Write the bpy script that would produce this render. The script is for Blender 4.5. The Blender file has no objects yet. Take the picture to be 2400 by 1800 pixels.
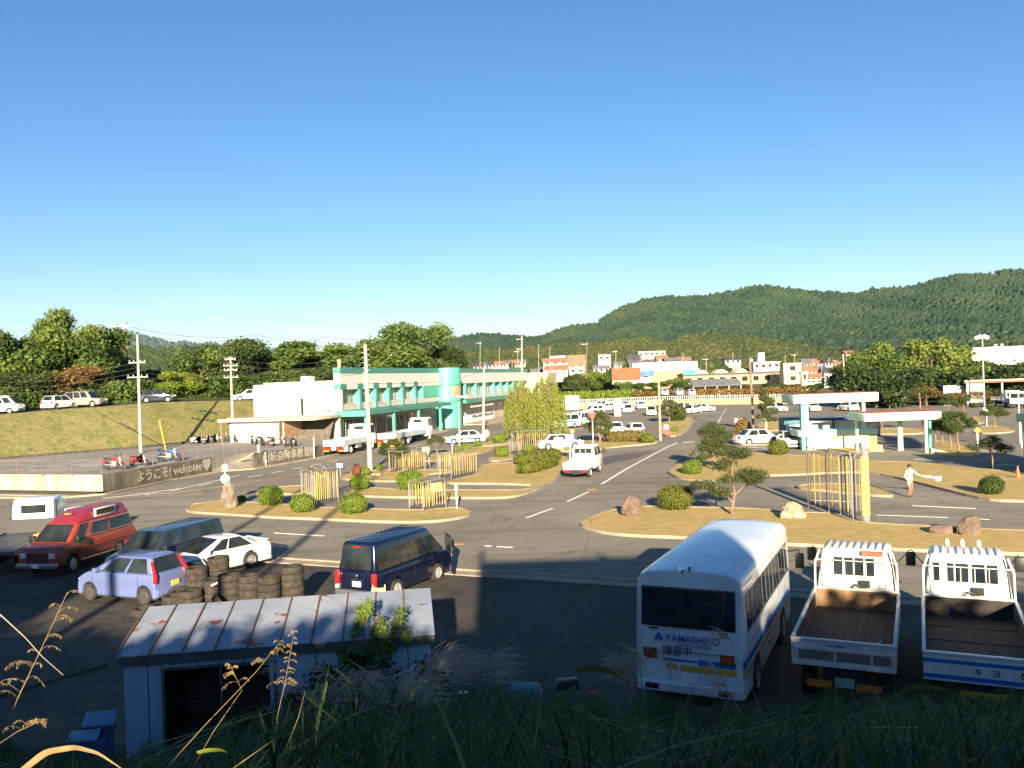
import bpy, math, random
import numpy as np
from mathutils import Vector, Matrix
PI = math.pi
HAZE = 0.00002
R = random.Random(11)
sc = bpy.context.scene
col = sc.collection
# ---------------------------------------------------------------- camera, sky, sun, exposure
FPX, HC, YH0, ROLL = 2000.0, 6.9, 888.0, math.radians(2.0)
pitch = math.atan((900 - YH0) / FPX)
fw = Vector((0, math.cos(pitch), -math.sin(pitch)))
up0 = Vector((0, math.sin(pitch), math.cos(pitch))); rt0 = Vector((1, 0, 0))
rt = rt0 * math.cos(ROLL) - up0 * math.sin(ROLL)
upv = up0 * math.cos(ROLL) + rt0 * math.sin(ROLL)
cd = bpy.data.cameras.new('camera'); cam = bpy.data.objects.new('camera', cd); col.objects.link(cam)
cam.matrix_world = Matrix(((rt.x, upv.x, -fw.x, 0), (rt.y, upv.y, -fw.y, 0), (rt.z, upv.z, -fw.z, HC), (0, 0, 0, 1)))
cd.sensor_width = 36; cd.lens = 36 * FPX / 2400; cd.clip_start = 0.05; cd.clip_end = 30000
sc.camera = cam
SUN_EL = math.radians(15.5); SUN_AZ = math.radians(1.4)
W = bpy.data.worlds.new('World'); sc.world = W; W.use_nodes = True
nt = W.node_tree; bg = nt.nodes['Background']
sky = nt.nodes.new('ShaderNodeTexSky'); sky.sky_type = 'NISHITA'; sky.sun_disc = False
sky.sun_elevation = SUN_EL; sky.sun_rotation = math.radians(180) + SUN_AZ
sky.altitude = 50; sky.air_density = 1.0; sky.dust_density = 0.3; sky.ozone_density = 3.0
hs = nt.nodes.new('ShaderNodeHueSaturation'); hs.inputs['Saturation'].default_value = 1.22; nt.links.new(sky.outputs[0], hs.inputs['Color']); wb = nt.nodes.new('ShaderNodeMix'); wb.data_type = 'RGBA'; wb.blend_type = 'MULTIPLY'; wb.inputs[0].default_value = 1; wb.inputs[7].default_value = (.97, .94, 1, 1); nt.links.new(hs.outputs[0], wb.inputs[6]); nt.links.new(wb.outputs[2], bg.inputs[0]); bg.inputs[1].default_value = 0.05
sl = bpy.data.lights.new('sun', 'SUN'); so = bpy.data.objects.new('sun', sl); col.objects.link(so)
sl.energy = 5.0; sl.angle = math.radians(0.55); sl.color = (1.0, 0.84, 0.62)
sd = Vector((-math.sin(SUN_AZ) * math.cos(SUN_EL), math.cos(SUN_AZ) * math.cos(SUN_EL), -math.sin(SUN_EL)))
so.rotation_euler = sd.to_track_quat('-Z', 'Y').to_euler()
sc.view_settings.view_transform = 'Standard'; sc.view_settings.look = 'None'
sc.view_settings.exposure = 1.75; sc.view_settings.gamma = 1.0
sc.view_settings.use_curve_mapping = False
try:
    sc.cycles.max_bounces = 6; sc.cycles.transparent_max_bounces = 8
except Exception: pass

# ---------------------------------------------------------------- helpers
def ray(px, py):
    return fw + rt * ((px - 1200) / FPX) + upv * ((900 - py) / FPX)
def G(px, py, z=0.0):
    d = ray(px, py); t = (z - HC) / d.z
    return Vector((d.x * t, d.y * t, z))
def at(px, py, Y):
    d = ray(px, py); t = Y / d.y
    return Vector((d.x * t, Y, HC + d.z * t))
def Q(ox, oy, pts, s=0.1808): return [(ox + a * s, oy + b * s) for a, b in pts]

def tag(o, label=None, cat=None, group=None, kind=None):
    if label: o['label'] = label
    if cat: o['category'] = cat
    if group: o['group'] = group
    if kind: o['kind'] = kind
    return o
def thing(name, label, cat, loc=(0, 0, 0), rz=0, group=None):
    o = bpy.data.objects.new(name, None); col.objects.link(o); o.empty_display_size = .2
    o.location = loc; o.rotation_euler = (0, 0, rz)
    return tag(o, label, cat, group)
def kids(o): return [c for c in KIDS.get(o.name, [])]
KIDS = {}
def link(o, parent=None):
    col.objects.link(o)
    if parent is not None:
        o.parent = parent; KIDS.setdefault(parent.name, []).append(o)
    return o
def dup(root, loc=None, rz=None, label=None, group=None, scale=None, parent=None):
    c = root.copy(); link(c, parent)
    for ch in kids(root): dup(ch, parent=c)
    if loc is not None: c.location = loc
    if rz is not None: c.rotation_euler = (c.rotation_euler[0], c.rotation_euler[1], rz)
    if label: c['label'] = label
    if group: c['group'] = group
    if scale is not None: c.scale = scale if hasattr(scale, '__len__') else (scale,) * 3
    return c

class MB:
    def __init__(s): s.v = []; s.f = []; s.m = []; s.mi = 0
    def add(s, vs, fs):
        b = len(s.v); s.v += [tuple(p) for p in vs]
        for f in fs: s.f.append(tuple(b + i for i in f)); s.m.append(s.mi)
        return s
    def box(s, x, y, z, sx, sy, sz, rz=0):   # centre, size
        c, n = math.cos(rz), math.sin(rz); vs = []
        for dz in (-.5, .5):
            for dx, dy in ((-.5, -.5), (.5, -.5), (.5, .5), (-.5, .5)):
                a, b = dx * sx, dy * sy
                vs.append((x + a * c - b * n, y + a * n + b * c, z + dz * sz))
        return s.add(vs, [(3, 2, 1, 0), (4, 5, 6, 7), (0, 1, 5, 4), (1, 2, 6, 5), (2, 3, 7, 6), (3, 0, 4, 7)])
    def bx(s, x0, x1, y0, y1, z0, z1):
        return s.box((x0 + x1) / 2, (y0 + y1) / 2, (z0 + z1) / 2, abs(x1 - x0), abs(y1 - y0), abs(z1 - z0))
    def prism(s, pts, y0, y1):               # outline in XZ, extruded along Y
        n = len(pts)
        vs = [(x, y0, z) for x, z in pts] + [(x, y1, z) for x, z in pts]
        return s.add(vs, [tuple(range(n)), tuple(range(2 * n - 1, n - 1, -1))] +
                     [(i, n + i, n + (i + 1) % n, (i + 1) % n) for i in range(n)])
    def prismx(s, pts, x0, x1):              # outline in YZ along X
        n = len(pts)
        vs = [(x0, y, z) for y, z in pts] + [(x1, y, z) for y, z in pts]
        return s.add(vs, [tuple(range(n)), tuple(range(2 * n - 1, n - 1, -1))] +
                     [(i, n + i, n + (i + 1) % n, (i + 1) % n) for i in range(n)])
    def slab(s, pts, z0, z1):                # outline in XY
        n = len(pts)
        vs = [(p[0], p[1], z0) for p in pts] + [(p[0], p[1], z1) for p in pts]
        return s.add(vs, [tuple(range(n - 1, -1, -1)), tuple(range(n, 2 * n))] +
                     [(i, (i + 1) % n, n + (i + 1) % n, n + i) for i in range(n)])
    def solid8(s, a, b): # two quads (bottom ring, top ring)
        return s.add(list(a) + list(b), [(3, 2, 1, 0), (4, 5, 6, 7), (0, 1, 5, 4), (1, 2, 6, 5), (2, 3, 7, 6), (3, 0, 4, 7)])
    def pane(s, p, t):                        # quad p[4] thickened along its normal by t
        p = [Vector(q) for q in p]; n = (p[1] - p[0]).cross(p[3] - p[0]).normalized() * t
        return s.solid8([q for q in p], [q + n for q in p])
    def tube(s, p0, p1, r0, r1=None, n=6, cap=True):
        p0, p1 = Vector(p0), Vector(p1); r1 = r0 if r1 is None else r1
        d = p1 - p0
        if d.length < 1e-6: return s
        d.normalize(); a = d.orthogonal().normalized(); b = d.cross(a); vs = []
        for p, r in ((p0, r0), (p1, r1)):
            for i in range(n):
                t = 2 * PI * i / n; vs.append(p + (a * math.cos(t) + b * math.sin(t)) * r)
        fs = [(i, (i + 1) % n, n + (i + 1) % n, n + i) for i in range(n)]
        if cap: fs += [tuple(range(n - 1, -1, -1)), tuple(range(n, 2 * n))]
        return s.add(vs, fs)
    def path(s, pts, r, n=6):
        pts = [Vector(p) for p in pts]; rs = r if hasattr(r, '__len__') else [r] * len(pts)
        vs = []; k = len(pts); up = None
        for i, p in enumerate(pts):
            d = (pts[min(i + 1, k - 1)] - pts[max(i - 1, 0)]).normalized()
            a = d.orthogonal().normalized() if up is None else (up - d * up.dot(d)).normalized()
            up = a; b = d.cross(a)
            for j in range(n):
                t = 2 * PI * j / n; vs.append(p + (a * math.cos(t) + b * math.sin(t)) * rs[i])
        fs = [(i * n + j, i * n + (j + 1) % n, (i + 1) * n + (j + 1) % n, (i + 1) * n + j) for i in range(k - 1) for j in range(n)]
        fs += [tuple(range(n - 1, -1, -1)), tuple(range((k - 1) * n, k * n))]
        return s.add(vs, fs)
    def lathe(s, prof, c=(0, 0, 0), axis='z', n=16):   # prof (r, h)
        k = len(prof); vs = []
        for r, h in prof:
            for j in range(n):
                t = 2 * PI * j / n; a, b = r * math.cos(t), r * math.sin(t)
                v = (a, b, h) if axis == 'z' else ((a, h, b) if axis == 'y' else (h, a, b))
                vs.append((v[0] + c[0], v[1] + c[1], v[2] + c[2]))
        fs = [(i * n + j, i * n + (j + 1) % n, (i + 1) * n + (j + 1) % n, (i + 1) * n + j) for i in range(k - 1) for j in range(n)]
        fs += [tuple(range(n)), tuple(range((k - 1) * n, k * n))]
        return s.add(vs, fs)
    def build(s, name, mats, parent=None, smooth=False, bevel=0, seg=2):
        me = bpy.data.meshes.new(name); me.from_pydata(s.v, [], s.f)
        mats = mats if isinstance(mats, (list, tuple)) else [mats]
        for m in mats: me.materials.append(m)
        if len(mats) > 1: me.polygons.foreach_set('material_index', s.m)
        if smooth: me.polygons.foreach_set('use_smooth', [True] * len(s.f))
        import bmesh
        bm = bmesh.new(); bm.from_mesh(me); bmesh.ops.recalc_face_normals(bm, faces=bm.faces)
        if bevel:
            es = [e for e in bm.edges if len(e.link_faces) == 2 and e.calc_face_angle(0) > math.radians(35)]
            bmesh.ops.bevel(bm, geom=es, offset=bevel, segments=seg, affect='EDGES', clamp_overlap=True, profile=.5)
        bm.to_mesh(me); bm.free()
        if bevel:
            me.polygons.foreach_set('use_smooth', [True] * len(me.polygons))
            me.set_sharp_from_angle(angle=math.radians(38))
        elif smooth: me.set_sharp_from_angle(angle=math.radians(50))
        o = bpy.data.objects.new(name, me)
        return link(o, parent)

# ---------------------------------------------------------------- materials
def newmat(name):
    m = bpy.data.materials.new(name); m.use_nodes = True
    return m, m.node_tree, m.node_tree.nodes['Principled BSDF']
MC = {}
def mat(name, c, rough=.6, var=.12, scale=4.0, bump=0.0, metal=0.0, c2=None, spec=.5, detail=5, bscale=None, coat=0):
    if name in MC: return MC[name]
    m, t, b = newmat(name); N, L = t.nodes, t.links
    b.inputs['Roughness'].default_value = rough; b.inputs['Metallic'].default_value = metal
    b.inputs['Specular IOR Level'].default_value = spec
    if coat: b.inputs['Coat Weight'].default_value = coat; b.inputs['Coat Roughness'].default_value = .06
    tc = N.new('ShaderNodeTexCoord'); no = N.new('ShaderNodeTexNoise')
    no.inputs['Scale'].default_value = scale; no.inputs['Detail'].default_value = detail
    L.new(tc.outputs['Object'], no.inputs['Vector'])
    mx = N.new('ShaderNodeMix'); mx.data_type = 'RGBA'
    cr = N.new('ShaderNodeValToRGB'); cr.color_ramp.elements[0].position = .32; cr.color_ramp.elements[1].position = .68
    L.new(no.outputs['Fac'], cr.inputs[0]); L.new(cr.outputs[0], mx.inputs[0])
    k = c2 if c2 else tuple(x * (1 - var) for x in c); k1 = c if c2 else tuple(min(1, x * (1 + var)) for x in c)
    mx.inputs[6].default_value = (*k, 1); mx.inputs[7].default_value = (*k1, 1)
    L.new(mx.outputs[2], b.inputs['Base Color'])
    if bump:
        n2 = N.new('ShaderNodeTexNoise'); n2.inputs['Scale'].default_value = bscale or scale * 6; n2.inputs['Detail'].default_value = 4
        L.new(tc.outputs['Object'], n2.inputs['Vector'])
        bu = N.new('ShaderNodeBump'); bu.inputs['Strength'].default_value = bump; bu.inputs['Distance'].default_value = .02
        L.new(n2.outputs['Fac'], bu.inputs['Height']); L.new(bu.outputs[0], b.inputs['Normal'])
    MC[name] = m; return m
def leafmat(name, cols, trans=.35, rough=.6, sat=1.0):
    m, t, b = newmat(name); N, L = t.nodes, t.links
    a = N.new('ShaderNodeAttribute'); a.attribute_name = 'tone'
    cr = N.new('ShaderNodeValToRGB'); e = cr.color_ramp.elements
    while len(e) < len(cols): e.new(.5)
    for i, c in enumerate(cols): e[i].position = i / (len(cols) - 1); e[i].color = (*c, 1)
    L.new(a.outputs['Fac'], cr.inputs[0]); L.new(cr.outputs[0], b.inputs['Base Color'])
    b.inputs['Roughness'].default_value = rough; b.inputs['Specular IOR Level'].default_value = .25
    tr = N.new('ShaderNodeBsdfTranslucent'); L.new(cr.outputs[0], tr.inputs[0])
    ms = N.new('ShaderNodeMixShader'); ms.inputs[0].default_value = trans
    out = N['Material Output']; L.new(b.outputs[0], ms.inputs[1]); L.new(tr.outputs[0], ms.inputs[2]); L.new(ms.outputs[0], out.inputs[0])
    return m
def groundmat(name, cols, scales, rough=.9, bump=.3, bscale=60, stretch=None, cracks=0):
    """layered noise: cols[0] base, then each next colour laid on by a noise of scales[i]"""
    m, t, b = newmat(name); N, L = t.nodes, t.links
    b.inputs['Roughness'].default_value = rough; b.inputs['Specular IOR Level'].default_value = .25
    g = N.new('ShaderNodeNewGeometry'); prev = None; src = g.outputs['Position']
    if stretch:
        mp = N.new('ShaderNodeMapping'); mp.inputs['Scale'].default_value = stretch
        L.new(src, mp.inputs['Vector']); src = mp.outputs[0]
    for i, c in enumerate(cols[1:]):
        no = N.new('ShaderNodeTexNoise'); no.inputs['Scale'].default_value = scales[i][0]; no.inputs['Detail'].default_value = 6
        no.inputs['Roughness'].default_value = .6
        L.new(src, no.inputs['Vector'])
        cr = N.new('ShaderNodeValToRGB'); cr.color_ramp.elements[0].position = scales[i][1]; cr.color_ramp.elements[1].position = scales[i][2]
        L.new(no.outputs['Fac'], cr.inputs[0])
        mx = N.new('ShaderNodeMix'); mx.data_type = 'RGBA'; L.new(cr.outputs[0], mx.inputs[0])
        if prev is None: mx.inputs[6].default_value = (*cols[0], 1)
        else: L.new(prev, mx.inputs[6])
        mx.inputs[7].default_value = (*c, 1); prev = mx.outputs[2]
    if cracks:
        wn = N.new('ShaderNodeTexNoise'); wn.inputs['Scale'].default_value = .6; wn.inputs['Detail'].default_value = 4; L.new(g.outputs['Position'], wn.inputs['Vector'])
        vm = N.new('ShaderNodeVectorMath'); vm.operation = 'MULTIPLY_ADD'; vm.inputs[1].default_value = (3, 3, 0); L.new(wn.outputs['Color'], vm.inputs[0]); L.new(g.outputs['Position'], vm.inputs[2])
        vo = N.new('ShaderNodeTexVoronoi'); vo.feature = 'DISTANCE_TO_EDGE'; vo.inputs['Scale'].default_value = cracks; L.new(vm.outputs[0], vo.inputs['Vector'])
        cr = N.new('ShaderNodeValToRGB'); cr.color_ramp.elements[0].position = .0; cr.color_ramp.elements[0].color = (.74, .74, .74, 1); cr.color_ramp.elements[1].position = .022; L.new(vo.outputs['Distance'], cr.inputs[0])
        mp2 = N.new('ShaderNodeMapping'); mp2.inputs['Rotation'].default_value = (0, 0, .25); mp2.inputs['Scale'].default_value = (.05, .9, 1); L.new(g.outputs['Position'], mp2.inputs['Vector'])
        sn = N.new('ShaderNodeTexNoise'); sn.inputs['Scale'].default_value = 1; sn.inputs['Detail'].default_value = 3; L.new(mp2.outputs[0], sn.inputs['Vector'])
        c3 = N.new('ShaderNodeValToRGB'); c3.color_ramp.elements[0].position = .32; c3.color_ramp.elements[0].color = (.78, .78, .78, 1); c3.color_ramp.elements[1].position = .5; L.new(sn.outputs['Fac'], c3.inputs[0])
        pv = prev
        for c_ in (cr, c3):
            mx = N.new('ShaderNodeMix'); mx.data_type = 'RGBA'; mx.blend_type = 'MULTIPLY'; mx.inputs[0].default_value = 1; L.new(pv, mx.inputs[6]); L.new(c_.outputs[0], mx.inputs[7]); pv = mx.outputs[2]
        prev = pv
    L.new(prev, b.inputs['Base Color'])
    n2 = N.new('ShaderNodeTexNoise'); n2.inputs['Scale'].default_value = bscale; n2.inputs['Detail'].default_value = 3
    L.new(g.outputs['Position'], n2.inputs['Vector'])
    bu = N.new('ShaderNodeBump'); bu.inputs['Strength'].default_value = bump; bu.inputs['Distance'].default_value = .03
    L.new(n2.outputs['Fac'], bu.inputs['Height']); L.new(bu.outputs[0], b.inputs['Normal'])
    return m

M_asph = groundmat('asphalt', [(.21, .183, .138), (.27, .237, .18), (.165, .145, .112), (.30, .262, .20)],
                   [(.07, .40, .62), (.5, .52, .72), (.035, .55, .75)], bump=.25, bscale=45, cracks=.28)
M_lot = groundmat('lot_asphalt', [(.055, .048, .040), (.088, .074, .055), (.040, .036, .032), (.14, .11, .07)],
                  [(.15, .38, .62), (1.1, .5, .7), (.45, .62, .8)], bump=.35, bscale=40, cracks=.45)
M_dark = groundmat('fresh_asphalt', [(.10, .095, .085), (.12, .112, .10)], [(.2, .4, .6)], bump=.25)
M_grass = groundmat('dry_lawn', [(.45, .315, .11), (.37, .285, .09), (.52, .37, .145), (.25, .24, .07)],
                    [(.35, .4, .62), (1.7, .45, .68), (.16, .58, .72)], bump=.8, bscale=26)
M_bank = groundmat('bank_turf', [(.19, .165, .06), (.125, .14, .042), (.25, .195, .08), (.085, .105, .036)],
                   [(.5, .4, .6), (2.5, .48, .64), (1.4, .56, .68)], bump=1.0, bscale=9)
M_earth = groundmat('earth', [(.10, .08, .05), (.06, .07, .03), (.15, .12, .07)], [(.2, .4, .6), (1.5, .5, .7)], bump=.8, bscale=9)
M_field = groundmat('far_land', [(.10, .11, .04), (.15, .13, .06), (.06, .08, .03)], [(.02, .4, .6), (.1, .5, .7)], bump=.2, bscale=1)
M_conc = mat('concrete', (.42, .37, .30), .85, .2, 1.5, bump=.4)
M_concw = groundmat('stained_concrete', [(.42, .36, .26), (.26, .21, .15), (.50, .44, .33)], [(.9, .45, .7), (2.2, .5, .7)], bump=.4, stretch=(1, 1, .25))
M_concshade = groundmat('shaded_stained_concrete', [(.13, .115, .085), (.06, .052, .04), (.20, .175, .13)], [(.8, .4, .65), (2.5, .5, .7)], bump=.4, stretch=(1, 1, .25))  # streaked concrete darkened all over, the walls' shade put into the colour
M_kerb = mat('kerb_concrete', (.30, .24, .165), .9, .25, .8, bump=.3)
M_line = groundmat('road_paint', [(.72, .69, .62), (.45, .42, .36)], [(3, .55, .75)], bump=.1)
M_orange = groundmat('orange_road_paint', [(.55, .30, .10), (.30, .20, .10)], [(3, .4, .7)], bump=.1)
M_white = mat('white_paint', (.76, .74, .69), .35, .05, 2, coat=.3)
M_whited = mat('worn_white_paint', (.68, .67, .64), .5, .1, 3, bump=.05, c2=(.55, .53, .49))
M_glass = mat('dark_glass', (.030, .037, .036), .05, .15, 1.3, spec=.5, c2=(.007, .009, .011))  # mottled colour paints seeming reflections and depth into the panes
M_glassb = mat('bluish_glass', (.030, .040, .042), .05, .2, 1.6, spec=.6, c2=(.008, .012, .014))
M_black = mat('black_rubber', (.022, .021, .02), .75, .25, 8, bump=.2)
M_blackp = mat('black_plastic', (.012, .012, .013), .5, .2, 5)
M_chrome = mat('bright_metal', (.62, .62, .62), .28, .1, 5, metal=1)
M_steel = mat('galvanised_steel', (.36, .35, .33), .5, .15, 4, metal=.5)
M_rim = mat('alloy_rim', (.45, .44, .42), .35, .2, 8, metal=.7)
M_red = mat('red_lens', (.50, .02, .015), .2, .2, 10, spec=.7)
M_amber = mat('amber_lens', (.65, .22, .02), .25, .2, 10, spec=.7)
M_clear = mat('clear_lens', (.60, .60, .56), .12, .2, 10, spec=.8)
M_plate = mat('plate_white', (.72, .72, .68), .5, .05, 10)
M_platey = mat('plate_yellow', (.72, .48, .03), .5, .05, 10)
M_green = mat('turquoise_paint', (.085, .38, .27), .45, .10, .7, bump=.05)
M_greenm = mat('mid_turquoise', (.055, .22, .165), .5, .1, 1.0)
M_mint = mat('mint_paint', (.50, .68, .52), .5, .08, .8)
M_cream = mat('cream_wall', (.66, .60, .47), .8, .07, .6, bump=.1)
M_tilew = mat('white_tiles', (.62, .58, .52), .6, .1, 1.5, bump=.1)
M_tan = mat('tan_wall', (.40, .29, .155), .85, .12, .3)
M_wood = mat('weathered_pole_wood', (.17, .12, .08), .85, .25, 3, bump=.3)
M_polec = mat('pole_concrete', (.40, .35, .275), .85, .12, 1.2, bump=.1)
M_rust = mat('rust_roof', (.30, .085, .04), .8, .3, 3)
M_bed = mat('truck_bed_boards', (.032, .025, .02), .8, .4, 3.5, bump=.4)
M_yellow = mat('yellow_paint', (.70, .42, .03), .5, .12, 3)
M_red2 = mat('red_paint', (.55, .03, .02), .4, .1, 4)
M_blue = mat('blue_paint', (.02, .12, .45), .4, .1, 4)
M_bark = mat('bark', (.13, .085, .055), .9, .4, 6, bump=.8, bscale=18)
M_wire = mat('wire', (.05, .05, .05), .6, .1, 1)

def poly(name, px, z0, z1, m, kind='structure', parent=None, edge=None):
    """plan polygon given by image points on the plane z=0"""
    pts = [G(*p)[:2] for p in px]
    b = MB(); b.slab(pts, z0, z1); o = b.build(name, m, parent)
    if parent is None: tag(o, kind=kind)
    return o
def strip(a, b_, w, z0, z1, mb):
    a, b_ = Vector(a[:2]), Vector(b_[:2]); d = (b_ - a).normalized(); n = Vector((-d.y, d.x)) * w / 2
    mb.slab([a - n, b_ - n, b_ + n, a + n], z0, z1)
def ring(px, w):
    """outline and an inset copy (metres) of a plan polygon"""
    P = [Vector(G(*p)[:2]) for p in px]; n = len(P)
    area = sum(P[i].x * P[(i + 1) % n].y - P[(i + 1) % n].x * P[i].y for i in range(n))
    s = 1 if area > 0 else -1; I = []
    for i in range(n):
        a = (P[i] - P[i - 1]).normalized(); b = (P[(i + 1) % n] - P[i]).normalized()
        na = Vector((-a.y, a.x)) * s; nb = Vector((-b.y, b.x)) * s; q = (na + nb)
        q = q.normalized() if q.length > .1 else na
        I.append(P[i] + q * w / max(.5, q.dot(na)))
    return P, I
def smooth_px(px, it=2):
    P = [Vector(p) for p in px]
    for _ in range(it):
        Np = []
        for i in range(len(P)):
            a, b = P[i], P[(i + 1) % len(P)]
            Np += [a * .75 + b * .25, a * .25 + b * .75]
        P = Np
    return [tuple(p) for p in P]
def npmesh(name, V, F, mats, tone=None, smooth=False, parent=None):
    V = np.asarray(V, dtype=np.float32); F = np.asarray(F, dtype=np.int32); k = F.shape[1]
    me = bpy.data.meshes.new(name); me.vertices.add(len(V)); me.vertices.foreach_set('co', V.ravel())
    me.loops.add(F.size); me.loops.foreach_set('vertex_index', F.ravel())
    me.polygons.add(len(F)); me.polygons.foreach_set('loop_start', np.arange(0, F.size, k, dtype=np.int32))
    try: me.polygons.foreach_set('loop_total', np.full(len(F), k, dtype=np.int32))
    except Exception: pass
    for m in (mats if isinstance(mats, (list, tuple)) else [mats]): me.materials.append(m)
    if tone is not None:
        a = me.attributes.new('tone', 'FLOAT', 'FACE'); a.data.foreach_set('value', np.asarray(tone, dtype=np.float32))
    if smooth: me.polygons.foreach_set('use_smooth', np.ones(len(F), dtype=bool))
    me.update(); me.validate()
    o = bpy.data.objects.new(name, me)
    return link(o, parent) if parent is not False else o
TXT = {}
def text(body, size, M, mats, parent, name='lettering', extr=.004, bold=0.0, align='CENTER'):
    cu = bpy.data.curves.new('t', 'FONT'); cu.body = body; cu.size = size; cu.extrude = extr; cu.offset = bold
    cu.align_x = align; cu.align_y = 'CENTER'; cu.resolution_u = 3
    o = bpy.data.objects.new('t', cu); col.objects.link(o)
    dg = bpy.context.evaluated_depsgraph_get(); dg.update()
    me = bpy.data.meshes.new_from_object(o.evaluated_get(dg)); bpy.data.objects.remove(o)
    me.name = name; me.transform(M); me.materials.clear(); me.materials.append(mats)
    return link(bpy.data.objects.new(name, me), parent)
def frame(origin, xa, ya):
    xa = Vector(xa).normalized(); ya = Vector(ya); ya = (ya - xa * ya.dot(xa)).normalized(); za = xa.cross(ya); o = Vector(origin)
    return Matrix(((xa.x, ya.x, za.x, o.x), (xa.y, ya.y, za.y, o.y), (xa.z, ya.z, za.z, o.z), (0, 0, 0, 1)))
# ================================================================ GROUND AND ROADS
b = MB(); b.add([(-9000, 3, -.05), (9000, 3, -.05), (9000, 12000, -.05), (-9000, 12000, -.05)], [(0, 1, 2, 3)])
tag(b.build('ground', M_field), kind='structure')
b = MB(); b.slab([(-75, 3), (75, 3), (95, 60), (90, 192), (-2, 192), (-2, 168), (-19, 96), (-32, 90), (-60, 78)], -.04, 0.0)
tag(b.build('course_asphalt', M_asph), kind='structure')
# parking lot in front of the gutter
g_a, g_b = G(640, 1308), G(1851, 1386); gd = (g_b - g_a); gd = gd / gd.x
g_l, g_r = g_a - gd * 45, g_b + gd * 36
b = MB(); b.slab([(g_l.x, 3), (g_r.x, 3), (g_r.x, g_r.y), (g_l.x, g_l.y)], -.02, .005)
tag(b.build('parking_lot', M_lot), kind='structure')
b = MB(); up_ = Vector((-gd.y, gd.x, 0)).normalized()
k_ = (g_r - g_l).normalized(); n_seg = 90; L_ = (g_r - g_l).length / n_seg
for i in range(n_seg):
    p = g_l + k_ * L_ * i; q = p + k_ * (L_ - .03)
    strip(p, q, .16, -.0, .06, b)
    strip(p - up_ * .72, q - up_ * .72, .14, -.02, .035, b)
strip(g_l - up_ * .36, g_r - up_ * .36, .52, -.02, .012, b)
tag(b.build('gutter', M_kerb), kind='structure')

ISL = {
 'A': [(433,1197),(442,1186),(472,1183),(512,1177),(545,1177),(577,1180),(640,1183),(700,1188),(745,1193),(866,1196),(985,1200),(1040,1195),(1075,1193),(1100,1200),(1108,1206),(1090,1215),(1050,1222),(1000,1227),(900,1227),(800,1222),(700,1218),(640,1216),(527,1208),(447,1204)],
 'B': [(598,1158),(615,1148),(650,1144),(728,1140),(742,1150),(735,1160),(650,1161),(610,1162)],
 'C': [(800,1160),(815,1152),(877,1145),(926,1151),(993,1150),(1085,1152),(1180,1152),(1235,1151),(1253,1141),(1228,1138),(1150,1136),(1046,1136),(1050,1130),(1087,1122),(1115,1115),(1120,1094),(1150,1089),(1206,1087),(1215,1075),(1310,1068),(1337,1077),(1322,1092),(1316,1112),(1300,1128),(1271,1144),(1232,1161),(1190,1170),(1086,1170),(1000,1169),(860,1167)],
 'E': [(797,1118),(810,1110),(880,1103),(950,1104),(1000,1103),(1062,1104),(1060,1108),(1010,1113),(985,1120),(940,1131),(870,1130),(800,1126)],
 'F': [(990,1072),(1025,1066),(1075,1056),(1130,1048),(1165,1050),(1150,1058),(1115,1066),(1060,1076),(1010,1084),(980,1080)],
 'F2': [(1140,1080),(1150,1075),(1165,1068),(1205,1067),(1212,1075),(1160,1084)],
 'F3': [(1105,1046),(1150,1036),(1190,1035),(1207,1040),(1150,1047)],
 'H': [(1354,1233),(1376,1220),(1395,1210),(1444,1197),(1500,1190),(1600,1192),(1700,1194),(1790,1197),(1850,1206),(1900,1205),(1960,1208),(1998,1222),(2034,1231),(2150,1236),(2260,1243),(2440,1250),(2600,1255),(2600,1312),(2400,1303),(2163,1295),(1854,1280),(1700,1272),(1615,1264),(1498,1260),(1430,1255),(1384,1245)],
 'I': [(1567,1109),(1572,1104),(1590,1089),(1607,1082),(1650,1072),(1713,1060),(1735,1059),(1807,1067),(1900,1071),(1975,1075),(2040,1083),(2131,1086),(2198,1091),(2263,1099),(2350,1106),(2460,1117),(2520,1182),(2400,1178),(2312,1176),(2180,1142),(2044,1108),(1937,1111),(1850,1116),(1753,1118),(1690,1130),(1645,1130),(1594,1125),(1569,1113)],
 'L': [(1865,1143),(1882,1139),(1964,1136),(2049,1141),(2106,1166),(2060,1166),(1944,1154),(1875,1149)],
 'M': [(1717,1040),(1760,1037),(1810,1038),(1960,1050),(2044,1058),(2030,1064),(1900,1052),(1800,1043),(1730,1045)],
 'N': [(2187,1031),(2250,1040),(2262,1048),(2305,1065),(2295,1073),(2205,1072),(2186,1055)],
 'O': [(2000,1013),(2060,1007),(2168,1006),(2182,1018),(2060,1020)],
 'P': [(2282,1017),(2290,1005),(2307,1001),(2345,998),(2390,1012),(2335,1018)],
 'S': [(2275,980),(2290,975),(2312,990),(2290,997)],
 'T': [(1765,1006),(1790,985),(1850,982),(1848,995),(1850,1010),(1770,1012)],
 'U': [(1548,992),(1600,980),(1634,979),(1603,1023),(1552,1024),(1545,1002)],
 'V': [(1290,1062),(1300,1040),(1400,1033),(1540,1030),(1546,1041),(1430,1050),(1400,1056)],
 'X': [(1900,985),(1990,975),(2130,972),(2140,980),(2000,990),(1905,996)],
}
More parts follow.
